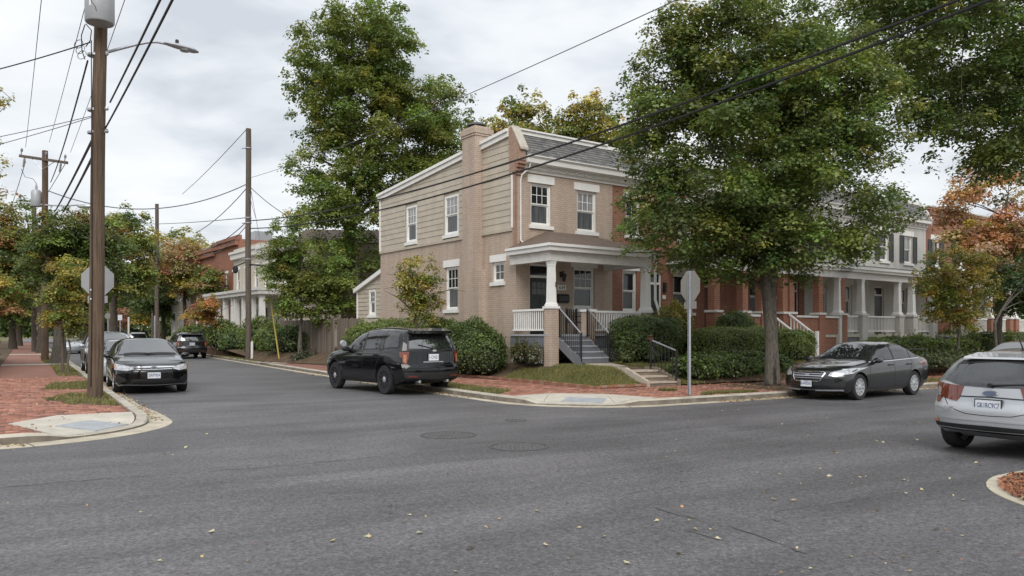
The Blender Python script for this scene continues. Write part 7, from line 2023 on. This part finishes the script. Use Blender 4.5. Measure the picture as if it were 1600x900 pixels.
street_tree("orange-red topped tree in the middle of the left street's far end", 290, 76, [(215, 340, 395, 470), (245, 345, 375, 440)], .3, 2.6, 100, 1.0, 19000, .26, (GREEN + DKGREEN + YEL, [2, 2, 1, 2, 2, 1, 1, 1, 1, 0, 1]), 47, turn=(PINK + ORG, .7), turn_top=.7, limbs=7, bark="bark_dark")
street_tree("dark green spreading tree overhanging the far parked vehicles", 255, 84, [(205, 340, 410, 500), (200, 300, 430, 505)], .3, 2.6, 90, 1.2, 17000, .30, (DKGREEN + GREEN, [3, 3, 2, 1, 1, 1, 1]), 48, limbs=6, bark="bark_dark")
street_tree("pale yellow tree in the distance behind the orange-red tree", 285, 110, [(235, 330, 355, 470)], .4, 4, 60, 1.5, 9000, .40, (YEL + GREEN, [2, 2, 1, 3, 1, 1, 1, 2]), 49, limbs=6)
street_tree("small yellow-orange tree at the far end beside the distant vehicle", 219, 95, [(200, 236, 477, 512)], .1, 1.2, 30, .6, 4500, .25, (YEL, [1, 1, 2, 1]), 50, limbs=5)
street_tree("small pink-orange tree at the far end near the parking sign", 193, 100, [(180, 206, 482, 515)], .1, 1.2, 24, .6, 3000, .25, (PINK, [1, 1, 1]), 51, limbs=5)
street_tree("small rust-orange street tree with a thin pale trunk by the red brick house", 331, 54.5, [(300, 350, 462, 505), (288, 330, 478, 508), (315, 352, 490, 515)], .055, 1.4, 46, .42, 6500, .15, (ORG + YEL, [2, 2, 2, 1, 1, 1, 2, 1]), 52, limbs=9, openness=.6, bare=6)
street_tree("green tree beside the left street in front of the red brick house", 345, 66, [(300, 352, 415, 475)], .12, 1.8, 40, .7, 7000, .22, (GREEN, [2, 2, 2, 2]), 53, turn=(ORG, .3), turn_top=1, limbs=6)
for i, (u, D, lab) in enumerate([(30, 95, "green tree far along the left pavement at the left edge"), (130, 92, "green tree far along the left kerb between the two nearer trees"), (165, 105, "dark green tree filling the far end of the left street"), (330, 100, "green tree at the far right end of the left street"), (20, 76, "dark green garden tree at the far left edge behind the hedge")]):
    street_tree(lab, u, D, [(u - 60, u + 60, 385, 510)], .35, 3, 70, 1.4, 12000, .36, (DKGREEN + GREEN, [2, 2, 1, 2, 2, 1, 1]), 60 + i, turn=(YEL, .15), limbs=5, bark="bark_dark")

# far wooded mass closing the end of the street and the gaps between houses
def wood_mass(n, u0, u1, D, vtop, seed):
    rng = np.random.default_rng(seed); C, Nn, cl = [], [], []
    u = rng.uniform(u0, u1, n); Dn = D + rng.uniform(-8, 8, n); top = vtop + 14 * np.sin(u / 23.0) + 9 * np.sin(u / 9.0)
    v = 526 - (526 - top) * rng.random(n) ** .8
    C = np.stack([(u - 800) / 1237 * Dn, Dn, EYE + (520 - v) / 1237 * Dn], 1)
    return C
rng = np.random.default_rng(77)
C = np.concatenate([wood_mass(22000, -40, 470, 135, 440, 1), wood_mass(7000, 1040, 1640, 110, 430, 2)])
cl = palette(rng, len(C), DKGREEN + GREEN, [3, 3, 2, 1, 1, 1, 1])
o = link("far_woods", leaf_mesh("far_woods", C, rng.normal(size=C.shape) + [0, -.5, .6], rng.uniform(.6, 1.3, len(C)), cl, M["leaf"], rng)); o["kind"] = "stuff"

# ------------------------------------------------------------------ shrubs and hedges
def shrub(name, label, base, blobs, n_leaf, leaf, cols, seed, rz=0.0, box=False, cat="shrub", group=None, rough=.12, turn=None, fill=.86):
    """blobs: [(cx, cy, cz, rx, ry, rz)]: leaves over rounded volumes with a twiggy inside; box=True squares them off like a clipped hedge"""
    rng = np.random.default_rng(seed); th = thing(name, label, cat, base, rz, group); E = np.array(blobs, float)
    pw = 4.0 if box else 2.0
    def surf(d): return d / (np.abs(d) ** pw).sum(1)[:, None] ** (1 / pw)
    area = E[:, 3] * E[:, 4] + E[:, 3] * E[:, 5] + E[:, 4] * E[:, 5]; per = rng.multinomial(n_leaf, area / area.sum()); ei = np.repeat(np.arange(len(E)), per); N = len(ei)
    d = rng.normal(size=(N, 3)); d[:, 2] = np.where(d[:, 2] < -.5, np.abs(d[:, 2]), d[:, 2]); s_ = surf(d)
    lump = 1 + rough * (np.sin(s_[:, 0] * 5 + ei * 2.3 + seed) * np.cos(s_[:, 1] * 6 + seed) + .6 * np.sin(s_[:, 2] * 9 + s_[:, 0] * 7))
    rr = (1 - .28 * rng.random(N) ** 2.2) * lump
    L = E[ei, :3] + s_ * E[ei, 3:] * rr[:, None] + rng.normal(0, leaf * .35, (N, 3))
    nr = s_ / E[ei, 3:] * E[ei, 3:].min() + [0, 0, .35] + rng.normal(0, .5, (N, 3))
    C = palette(rng, N, *cols)
    C *= (1 + .28 * np.sin(L[:, :1] * 3.1 + L[:, 1:2] * 2.3 + seed) * np.cos(L[:, 2:] * 4.7 + L[:, 1:2] * 1.9))
    if turn:
        tc_, f = turn; hz = (L[:, 2] - L[:, 2].min()) / np.ptp(L[:, 2]); sel = rng.random(N) < f * np.clip(hz * 1.8 - .5, 0, 1); C[sel] = palette(rng, int(sel.sum()), tc_, [1] * len(tc_))
    if not box:      # stray shoots
        ks = rng.choice(N, 34); st = []
        for i in ks:
            if L[i, 2] < .4 * L[:, 2].max(): continue
            g = nr[i] / np.linalg.norm(nr[i]) * .5 + [0, 0, .8]; ln = rng.uniform(.12, .32); f = rng.random((9, 1)); st.append(L[i] + g * f * ln + rng.normal(0, .02, (9, 3)))
        if st:
            st = np.concatenate(st); L = np.concatenate([L, st]); nr = np.concatenate([nr, rng.normal(size=st.shape) + [0, 0, .5]]); C = np.concatenate([C, palette(rng, len(st), *cols)])
    keep = L[:, 2] > .0
    link("foliage", leaf_mesh("foliage", L[keep], nr[keep], leaf * rng.uniform(.6, 1.3, keep.sum()), C[keep], M["leaf"], rng, .6), th)
    mb = MB()
    for (cx, cy, cz, rx, ry, rz_) in E:
        vs, fs = [], []; nu, nv = 12, 7
        for i in range(nv + 1):
            a = -math.pi / 2 + math.pi * i / nv
            for j in range(nu):
                b = 2 * math.pi * j / nu; dd = np.array([[math.cos(a) * math.cos(b), math.cos(a) * math.sin(b), math.sin(a)]]); q = surf(dd)[0] * fill * .9 * (1 + .05 * math.sin(3 * b + 2 * a))
                vs.append((cx + q[0] * rx, cy + q[1] * ry, max(0.0, cz + q[2] * rz_)))
        for i in range(nv):
            for j in range(nu): fs.append((i * nu + j, i * nu + (j + 1) % nu, (i + 1) * nu + (j + 1) % nu, (i + 1) * nu + j))
        mb.add(vs, fs)
    mb.build("stem", M["core"], th, True)
    return th
def hb(a, b, z=None):
    q = H(a, b); n, t = toS(q.x, q.y); return (q.x, q.y, float(z_right(n, t)) if z is None else z)
DG = (DKGREEN + GREEN[:2], [3, 3, 2, 2, 1]); MG = (GREEN + DKGREEN[:2], [3, 3, 2, 2, 1, 1])
shrub("shrub", "big rounded dark green shrub against the tan house, right of the black utility vehicle", hb(-1.25, .9, .3), [(0, .0, .72, 1.0, 1.25, 1.12), (-.05, 1.8, .75, .95, 1.2, 1.1), (.1, -.75, .55, .75, .7, .8)], 26000, .085, DG, 71, HA, rough=.10)
shrub("hedge", "long dark hedge along the tan side wall behind the black utility vehicle", hb(-.85, 6.6, .3), [(-.05, -3.4, .85, .8, 1.5, .98), (0, -1.7, .9, .75, 1.7, .98), (0, .4, .95, .75, 1.8, 1.02), (0, 2.2, .93, .75, 1.6, 1.0), (.1, 4.0, .9, .8, 1.5, .95)], 24000, .10, MG, 72, HA)
shrub("hedge", "clipped dark hedge right of the porch steps below the white railing", hb(3.05, -3.35, .68), [(0, 0, .68, 1.35, .8, .88)], 17000, .07, DG, 73, HA, box=True, rough=.05)
shrub("shrub", "round yellow-topped shrub between the porch and the stop sign", hb(5.25, -2.6, .7), [(0, 0, 1.05, .72, .65, 1.0), (-.2, .1, 1.4, .5, .5, .5)], 9000, .085, MG, 74, HA, turn=(YEL, .75))
shrub("hedge", "long clipped hedge behind the stop sign reaching the big maple", hb(7.45, -4.35, .68), [(-1.5, 0, .55, 1.5, .6, .64), (.75, .1, .56, 1.45, .6, .66)], 24000, .065, MG, 75, HA, box=True, rough=.05, turn=(YEL, .10))
shrub("hedge", "green hedge just right of the big maple trunk beside the white stair rail", hb(9.55, -4.75, .60), [(0, 0, .5, .65, .6, .66)], 9000, .075, MG, 76, HA, rough=.1, box=True)
shrub("shrub", "dome-shaped clipped bush behind the long hedge, in front of the brick porch wall", hb(7.9, -3.3, .7), [(0, 0, .95, .95, .7, .85)], 8000, .07, DG, 77, HA, rough=.04)
shrub("ground_cover_bush", "low spreading leafy bush with drooping leaves at the foot of the long hedge", hb(3.0, -5.95, .30), [(-.5, 0, .25, .9, .55, .42), (.9, .05, .26, 1.1, .6, .46), (2.4, .15, .26, 1.1, .6, .46), (3.7, .3, .24, .9, .6, .40)], 17000, .12, DG, 78, HA, rough=.16)
shrub("shrub", "pale green broad-leaved shrub at the right foot of the porch steps", hb(1.75, -3.75, .70), [(0, 0, .30, .22, .2, .32), (-.12, -.15, .16, .2, .2, .2)], 900, .11, ([(0.12, 0.15, 0.045), (0.09, 0.125, 0.04), (.16, .17, .06)], [1, 1, 1]), 79, HA)
shrub("shrub", "smaller pale green shrub between the porch steps shrub and the clipped hedge", hb(2.35, -4.3, .70), [(0, 0, .24, .24, .22, .28)], 700, .11, ([(0.10, 0.135, 0.045), (0.08, 0.115, 0.04)], [1, 1]), 80, HA)
shrub("shrub", "small yellowish plant in front of the porch lattice", hb(-.62, -1.15, .66), [(0, 0, .28, .38, .32, .36)], 1300, .09, ([(0.10, 0.12, 0.045), (.20, .14, .06), (.06, .08, .03)], [1, 1, 1]), 81, HA, rough=.2)
shrub("shrub", "bright hydrangea with pale flower heads beside the porch pier", hb(-.55, -1.75, .66), [(0, 0, .2, .2, .2, .3)], 500, .08, ([(0.12, 0.13, 0.05), (.3, .26, .2)], [2, 1]), 82, HA, rough=.2)
# in front of the grey houses
k = 0
for a, b, s_, lab in [(15.6, -4.6, .85, "leafy green shrub at the left end of the grey houses' garden"), (17.4, -4.2, .95, "green shrub under the first white porch column of the grey houses"), (19.4, -4.2, 1.0, "tall green shrub in front of the grey houses' white railing"), (21.6, -4.1, .85, "green shrub in front of the middle grey porch pier"), (23.4, -4.4, .9, "dark green shrub left of the small white stair rail"), (25.8, -4.3, 1.15, "large round dark bush behind the thin yellow maple trunk"), (28.2, -4.4, 1.2, "large dark bush right of the thin yellow maple trunk"), (31.0, -4.3, 1.2, "dark bush under the orange maple"), (34.0, -4.3, 1.2, "dark bush at the right edge above the parked car")]:
    k += 1; shrub("shrub", lab, hb(a, b, .66), [(0, 0, .30 * s_, 1.0 * s_, .8 * s_, .58 * s_), (.5 * s_, .1, .3 * s_, .6 * s_, .6 * s_, .5 * s_)], int(6500 * s_), .10, MG if k % 2 else DG, 90 + k, HA, group="shrubs in the row house gardens", rough=.14)
shrub("ground_cover", "low pale ground cover plants on the bank behind the parked saloons", (P(1500, 0, 30.2).x, 30.2, .45), [(-2.4, 0, .12, 1.6, .7, .30), (.4, .5, .14, 1.8, .8, .34), (3.4, 1.6, .14, 1.8, .9, .34)], 9000, .12, ([(0.07, 0.10, 0.035), (.13, .15, .06), (.20, .19, .10), (.05, .07, .03)], [3, 2, .6, 2]), 110, R(33), rough=.2, cat="plants")
# left street gardens
for i, (u, D, w, vt, lab) in enumerate([(408, 49, 1.3, 498, "rounded hedge in front of the cream house porch"), (370, 52, 1.1, 520, "low rounded hedge left of the thin utility pole"), (350, 55, 1.2, 502, "dark garden hedge at the red brick house"), (455, 44.5, 1.5, 512, "dark spreading shrub at the foot of the small green tree"), (430, 47, 1.2, 508, "dark green shrub left of the board fence"), (325, 62, 1.4, 512, "clipped shrub behind the small rust-orange tree"), (305, 68, 1.6, 508, "dark hedge far up the right side of the left street")]):
    h = EYE + (520 - vt) / 1237 * D - .2; shrub("shrub", lab, (P(u, 0, D).x, D, .2), [(0, 0, h * .5, w, w, h * .52), (w * .7, .3, h * .4, w * .7, w * .7, h * .42)], 5000, .15, DG if i % 2 else MG, 120 + i, 0, group="shrubs in the left street gardens", rough=.12)
shrub("shrub", "flowering weed clump at the fence foot by the small tree trunk", (P(478, 0, 41.2).x, 41.2, .15), [(0, 0, .2, .7, .3, .32)], 900, .11, ([(.08, .09, .04), (.2, .2, .15), (.05, .07, .03)], [2, 1, 2]), 130, 0, rough=.2)
shrub("hedge", "dark clipped hedge at the left edge beside the brick pavement", (S(-2.2, 44).x, S(-2.2, 44).y, .12), [(0, -6, .85, .9, 5.5, .95), (0, 5, .95, .95, 6, 1.05)], 14000, .13, DG, 131, SA, box=True, rough=.08)
shrub("shrub", "low ivy and leaf clump at the very left edge of the brick pavement", (S(-1.25, 22.2).x, S(-1.25, 22.2).y, .12), [(0, 0, .1, .35, .5, .22)], 700, .09, ([(.06, .08, .03), (.2, .1, .07)], [2, 1]), 132, SA, rough=.2)

# ------------------------------------------------------------------ grass
def grass(name, fn_pts, n, hgt, cols, seed, zf):
    rng = np.random.default_rng(seed); pts = fn_pts(rng, n); N = len(pts)
    z = zf(pts[:, 0], pts[:, 1]) if zf else np.full(N, Z_WALK)
    x = pts[:, 0] * math.cos(SA) - pts[:, 1] * math.sin(SA); y = pts[:, 0] * math.sin(SA) + pts[:, 1] * math.cos(SA)
    a = rng.uniform(0, 2 * math.pi, N); h = hgt * rng.uniform(.45, 1.3, N); w = .010 * rng.uniform(.7, 1.5, N)
    bx, by = np.cos(a) * w, np.sin(a) * w; lx, ly = rng.normal(0, .45, N) * h, rng.normal(0, .45, N) * h
    V = np.stack([np.stack([x - bx, y - by, z - .01], 1), np.stack([x + bx, y + by, z - .01], 1), np.stack([x + lx, y + ly, z + h], 1)], 1).reshape(-1, 3)
    patch = .5 + .5 * np.sin(pts[:, 0] * 2.1 + 1.3 * np.sin(pts[:, 1] * 1.7)) * np.sin(pts[:, 1] * 2.4)
    C = palette(rng, N, cols, [1] * len(cols)); dry = rng.random(N) < .16 + .42 * patch; C[dry] = palette(rng, int(dry.sum()), [(.32, .27, .11), (.27, .23, .08), (.21, .19, .06)], [1, 1, 1])
    o = link(name, np_mesh(name, V, np.arange(3 * N).reshape(-1, 3), M["grassblade"], np.repeat(C, 3, 0))); o["kind"] = "stuff"; return o
GC = [(.13, .15, .04), (.16, .165, .045), (.10, .125, .036), (.20, .185, .06)]
def in_path(n, t):
    q = np.stack([n * math.cos(SA) - t * math.sin(SA) - HC[0], n * math.sin(SA) + t * math.cos(SA) - HC[1]], 1); a = q[:, 0] * math.cos(HA) + q[:, 1] * math.sin(HA); b = -q[:, 0] * math.sin(HA) + q[:, 1] * math.cos(HA)
    f = np.clip((b - h0[1]) / (YB - h0[1]), 0, 1); xl = h0[0] - .13 + (W0 - h0[0]) * f; xr = h1[0] + .14 + (W1 - h1[0]) * f
    return (a > xl) & (a < xr) & (b < YB) & (b > h0[1] - .2), a, b
def lawn_pts(rng, n):
    p = np.stack([rng.uniform(12.6, 20.5, n), rng.uniform(17.4, 24.5, n)], 1); d = yard_depth(p[:, 0], p[:, 1]); ip, a, b = in_path(p[:, 0], p[:, 1])
    left = ((a < 1.2 - .33 * (b + 3)) & (b < -2.5)) | ((a < -.55) & (b < -1.0))
    right = (a > 1.35) & (a < 6.2) & (b > -5.0) & (b < -3.4)
    k = (d > .02) & ~ip & (left | right); return p[k]
grass("lawn_grass", lawn_pts, 190000, .075, GC, 3, z_yard)
def verge(polys):
    def f(rng, n):
        out = []
        for pl in polys:
            a = np.array(pl); lo, hi = a.min(0), a.max(0); p = rng.uniform(lo, hi, (n, 2)); k = in_poly(p[:, 0], p[:, 1], pl)
            wob = np.sin(p[:, 0] * 7 + p[:, 1] * 3) + np.sin(p[:, 1] * 5.3) + rng.normal(0, .7, n); out.append(p[k & (wob > -.3)])
        return np.concatenate(out)
    return f
grass("verge_grass", verge(GRASS_L), 6500, .06, GC, 4, lambda n, t: z_walk(n, t) - .01)
grass("verge_grass", verge(GRASS_R + [[(14.6, 15.9), (15.0, 15.9), (15.0, 16.3), (14.6, 16.2)]]), 14000, .065, GC, 5, lambda n, t: z_walk(n, t) - .01)
grass("verge_grass", verge([[(1.0, 33), (1.75, 33), (1.75, 44), (1.0, 44)], [(10.6, 44), (11.4, 44), (11.6, 56), (10.9, 56)], [(24, 14.4), (32, 14.4), (32, 15.4), (24, 15.4)], [(.8, 47), (1.75, 47), (1.75, 60), (.8, 60)]]), 7000, .09, GC, 6, lambda n, t: z_walk(n, t))
grass("garden_grass", lambda rng, n: (lambda p: p[(yard_depth(p[:, 0], p[:, 1]) > .9)])(np.stack([rng.uniform(24, 36, n), rng.uniform(18, 20.5, n)], 1)), 30000, .08, GC, 8, z_yard)
# turf under the blades
bed("lawn", M["turf"], lambda n, t: (lambda s: s.reshape(n.shape))((lambda p: (lambda r: ((yard_depth(p[:, 0], p[:, 1]) > .0) & ~r[0] & (((r[1] < 1.2 - .33 * (r[2] + 3)) & (r[2] < -2.5)) | ((r[1] < -.55) & (r[2] < -1.0)) | ((r[1] > 1.35) & (r[1] < 6.2) & (r[2] > -5.0) & (r[2] < -3.4)))))(in_path(p[:, 0], p[:, 1])))(np.stack([n.ravel(), t.ravel()], 1))), 12.6, 20.5, 17.4, 24.5, .12, lambda n, t: z_yard(n, t) + .006)["kind"] = "structure"
for i, pl in enumerate(GRASS_L + GRASS_R + [PIT_R]):
    a = np.array(pl); bed("verge", M["soil"], lambda n, t, pl=pl: in_poly(n, t, pl), a[:, 0].min() - .1, a[:, 0].max() + .1, a[:, 1].min() - .1, a[:, 1].max() + .1, .1, lambda n, t: z_walk(n, t) - .012)["kind"] = "structure"

# ------------------------------------------------------------------ fallen leaves
def scatter(pts3, size, cols, seed, name, tilt=.35):
    rng = np.random.default_rng(seed); N = len(pts3); nr = np.array([0, 0, 1.0]) + rng.normal(0, tilt, (N, 3))
    o = link(name, leaf_mesh(name, np.array(pts3) + [0, 0, .012], nr, size * rng.uniform(.6, 1.3, N), palette(rng, N, *cols), M["dryleaf"], rng, .7, "lobed")); o["kind"] = "stuff"; return o
LC = ([(.42, .33, .16), (.36, .22, .09), (.30, .13, .07), (.50, .42, .25), (.20, .11, .06)], [2, 2, 2, 1, 1])
rng = np.random.default_rng(9)
pts = []
for n in range(330):
    u, v = rng.uniform(0, 1600), 640 + 260 * rng.random() ** 1.3
    if rng.random() < (.25 + .75 * (u > 1050)): pts.append(tuple(G(u, v)))
scatter([p for p in pts], .035, LC, 31, "leaf_litter")
# along the kerbs
kp = []
for n in range(2400):
    t_ = rng.random()
    if t_ < .45: q = S(rng.uniform(14.5, 34), 13.95 - abs(rng.normal(0, .14)))
    elif t_ < .6: q = S(right_kerb(20) - .1 - abs(rng.normal(0, .12)), rng.uniform(18, 34))
    elif t_ < .8: q = S(rng.uniform(-8, 0), 14.08 - abs(rng.normal(0, .09)))
    else: q = S(2.1 + abs(rng.normal(0, .15)), rng.uniform(16.5, 34))
    kp.append((q.x, q.y, .008))
scatter(kp, .06, LC, 32, "leaf_litter")
def on_right(n, t): q = S(n, t); return (q.x, q.y, float(z_right(n, t)) + .015)
scatter([on_right(rng.uniform(16.8, 24), rng.uniform(14.4, 17.9)) for _ in range(900)], .07, ([(.30, .15, .08), (.22, .11, .06), (.36, .22, .10), (.14, .08, .05)], [2, 2, 1, 2]), 33, "leaf_litter")
scatter([on_right(rng.uniform(24, 38), rng.uniform(16.6, 19)) for _ in range(2400)], .08, ([(.36, .15, .08), (.28, .12, .06), (.42, .24, .12)], [2, 2, 1]), 34, "leaf_litter")
scatter([on_right(rng.uniform(10.2, 13.2), rng.uniform(16.5, 30)) for _ in range(160)], .05, LC, 35, "leaf_litter")
scatter([(lambda q: (q.x, q.y, .135))(S(rng.uniform(-1.2, 1.8), rng.uniform(15, 34))) for _ in range(220)], .06, LC, 36, "leaf_litter")
# heap of brown leaves in the corner gutter at the lower right
hp = []
for _ in range(900):
    q = G(rng.uniform(1562, 1640), rng.uniform(744, 792)); n_, t_ = toS(q.x, q.y)
    if np.hypot(n_ - CN[0], t_ - CN[1]) < 1.95: hp.append((q.x, q.y, .012 + .025 * rng.random()))
scatter(hp, .07, ([(.30, .12, .06), (.22, .09, .05), (.36, .17, .09)], [2, 2, 1]), 37, "leaf_litter", .6)
# the larger leaves on the road, one object each
lr = np.random.default_rng(44)
spots = [(610, 802), (640, 806), (712, 895), (575, 840), (655, 834), (853, 853), (944, 840), (1088, 829), (905, 826), (1055, 706), (1308, 709), (1303, 706), (1433, 688), (1380, 692), (1370, 690), (1533, 727), (1525, 724), (1488, 716), (1412, 751), (1440, 766), (1505, 782), (1590, 810), (1210, 782), (1240, 783), (1228, 725), (1218, 742), (1415, 772), (1344, 747), (1484, 749), (1296, 745), (520, 846), (780, 812), (840, 800), (1026, 815), (330, 832), (250, 878), (290, 700), (270, 712), (430, 664), (357, 677), (323, 679), (257, 710), (1122, 843), (1062, 866), (980, 881), (1462, 828), (1330, 872), (735, 858), (610, 790), (1515, 665)]
lv = []
for i in range(8):
    c_ = palette(lr, 1, [(.46, .36, .18), (.40, .25, .10), (.50, .43, .27)], [1, 1, 1])
    lv.append(leaf_mesh("fallen_leaf", np.zeros((1, 3)), np.array([[.15, .1, 1.0]]), np.array([.07]), c_, M["dryleaf"], lr, .72, "lobed"))
for i, (u, v) in enumerate(spots):
    q = G(u, v); o = link("fallen_leaf", lv[i % 8]); o.location = (q.x, q.y, .014); o.rotation_euler = (lr.normal(0, .2), lr.normal(0, .2), lr.uniform(0, 6)); s_ = lr.uniform(.6, 1.15); o.scale = (s_, s_, s_)
    tag(o, "dry pale fallen leaf lying on the grey asphalt", "leaf", "fallen leaves lying on the road")
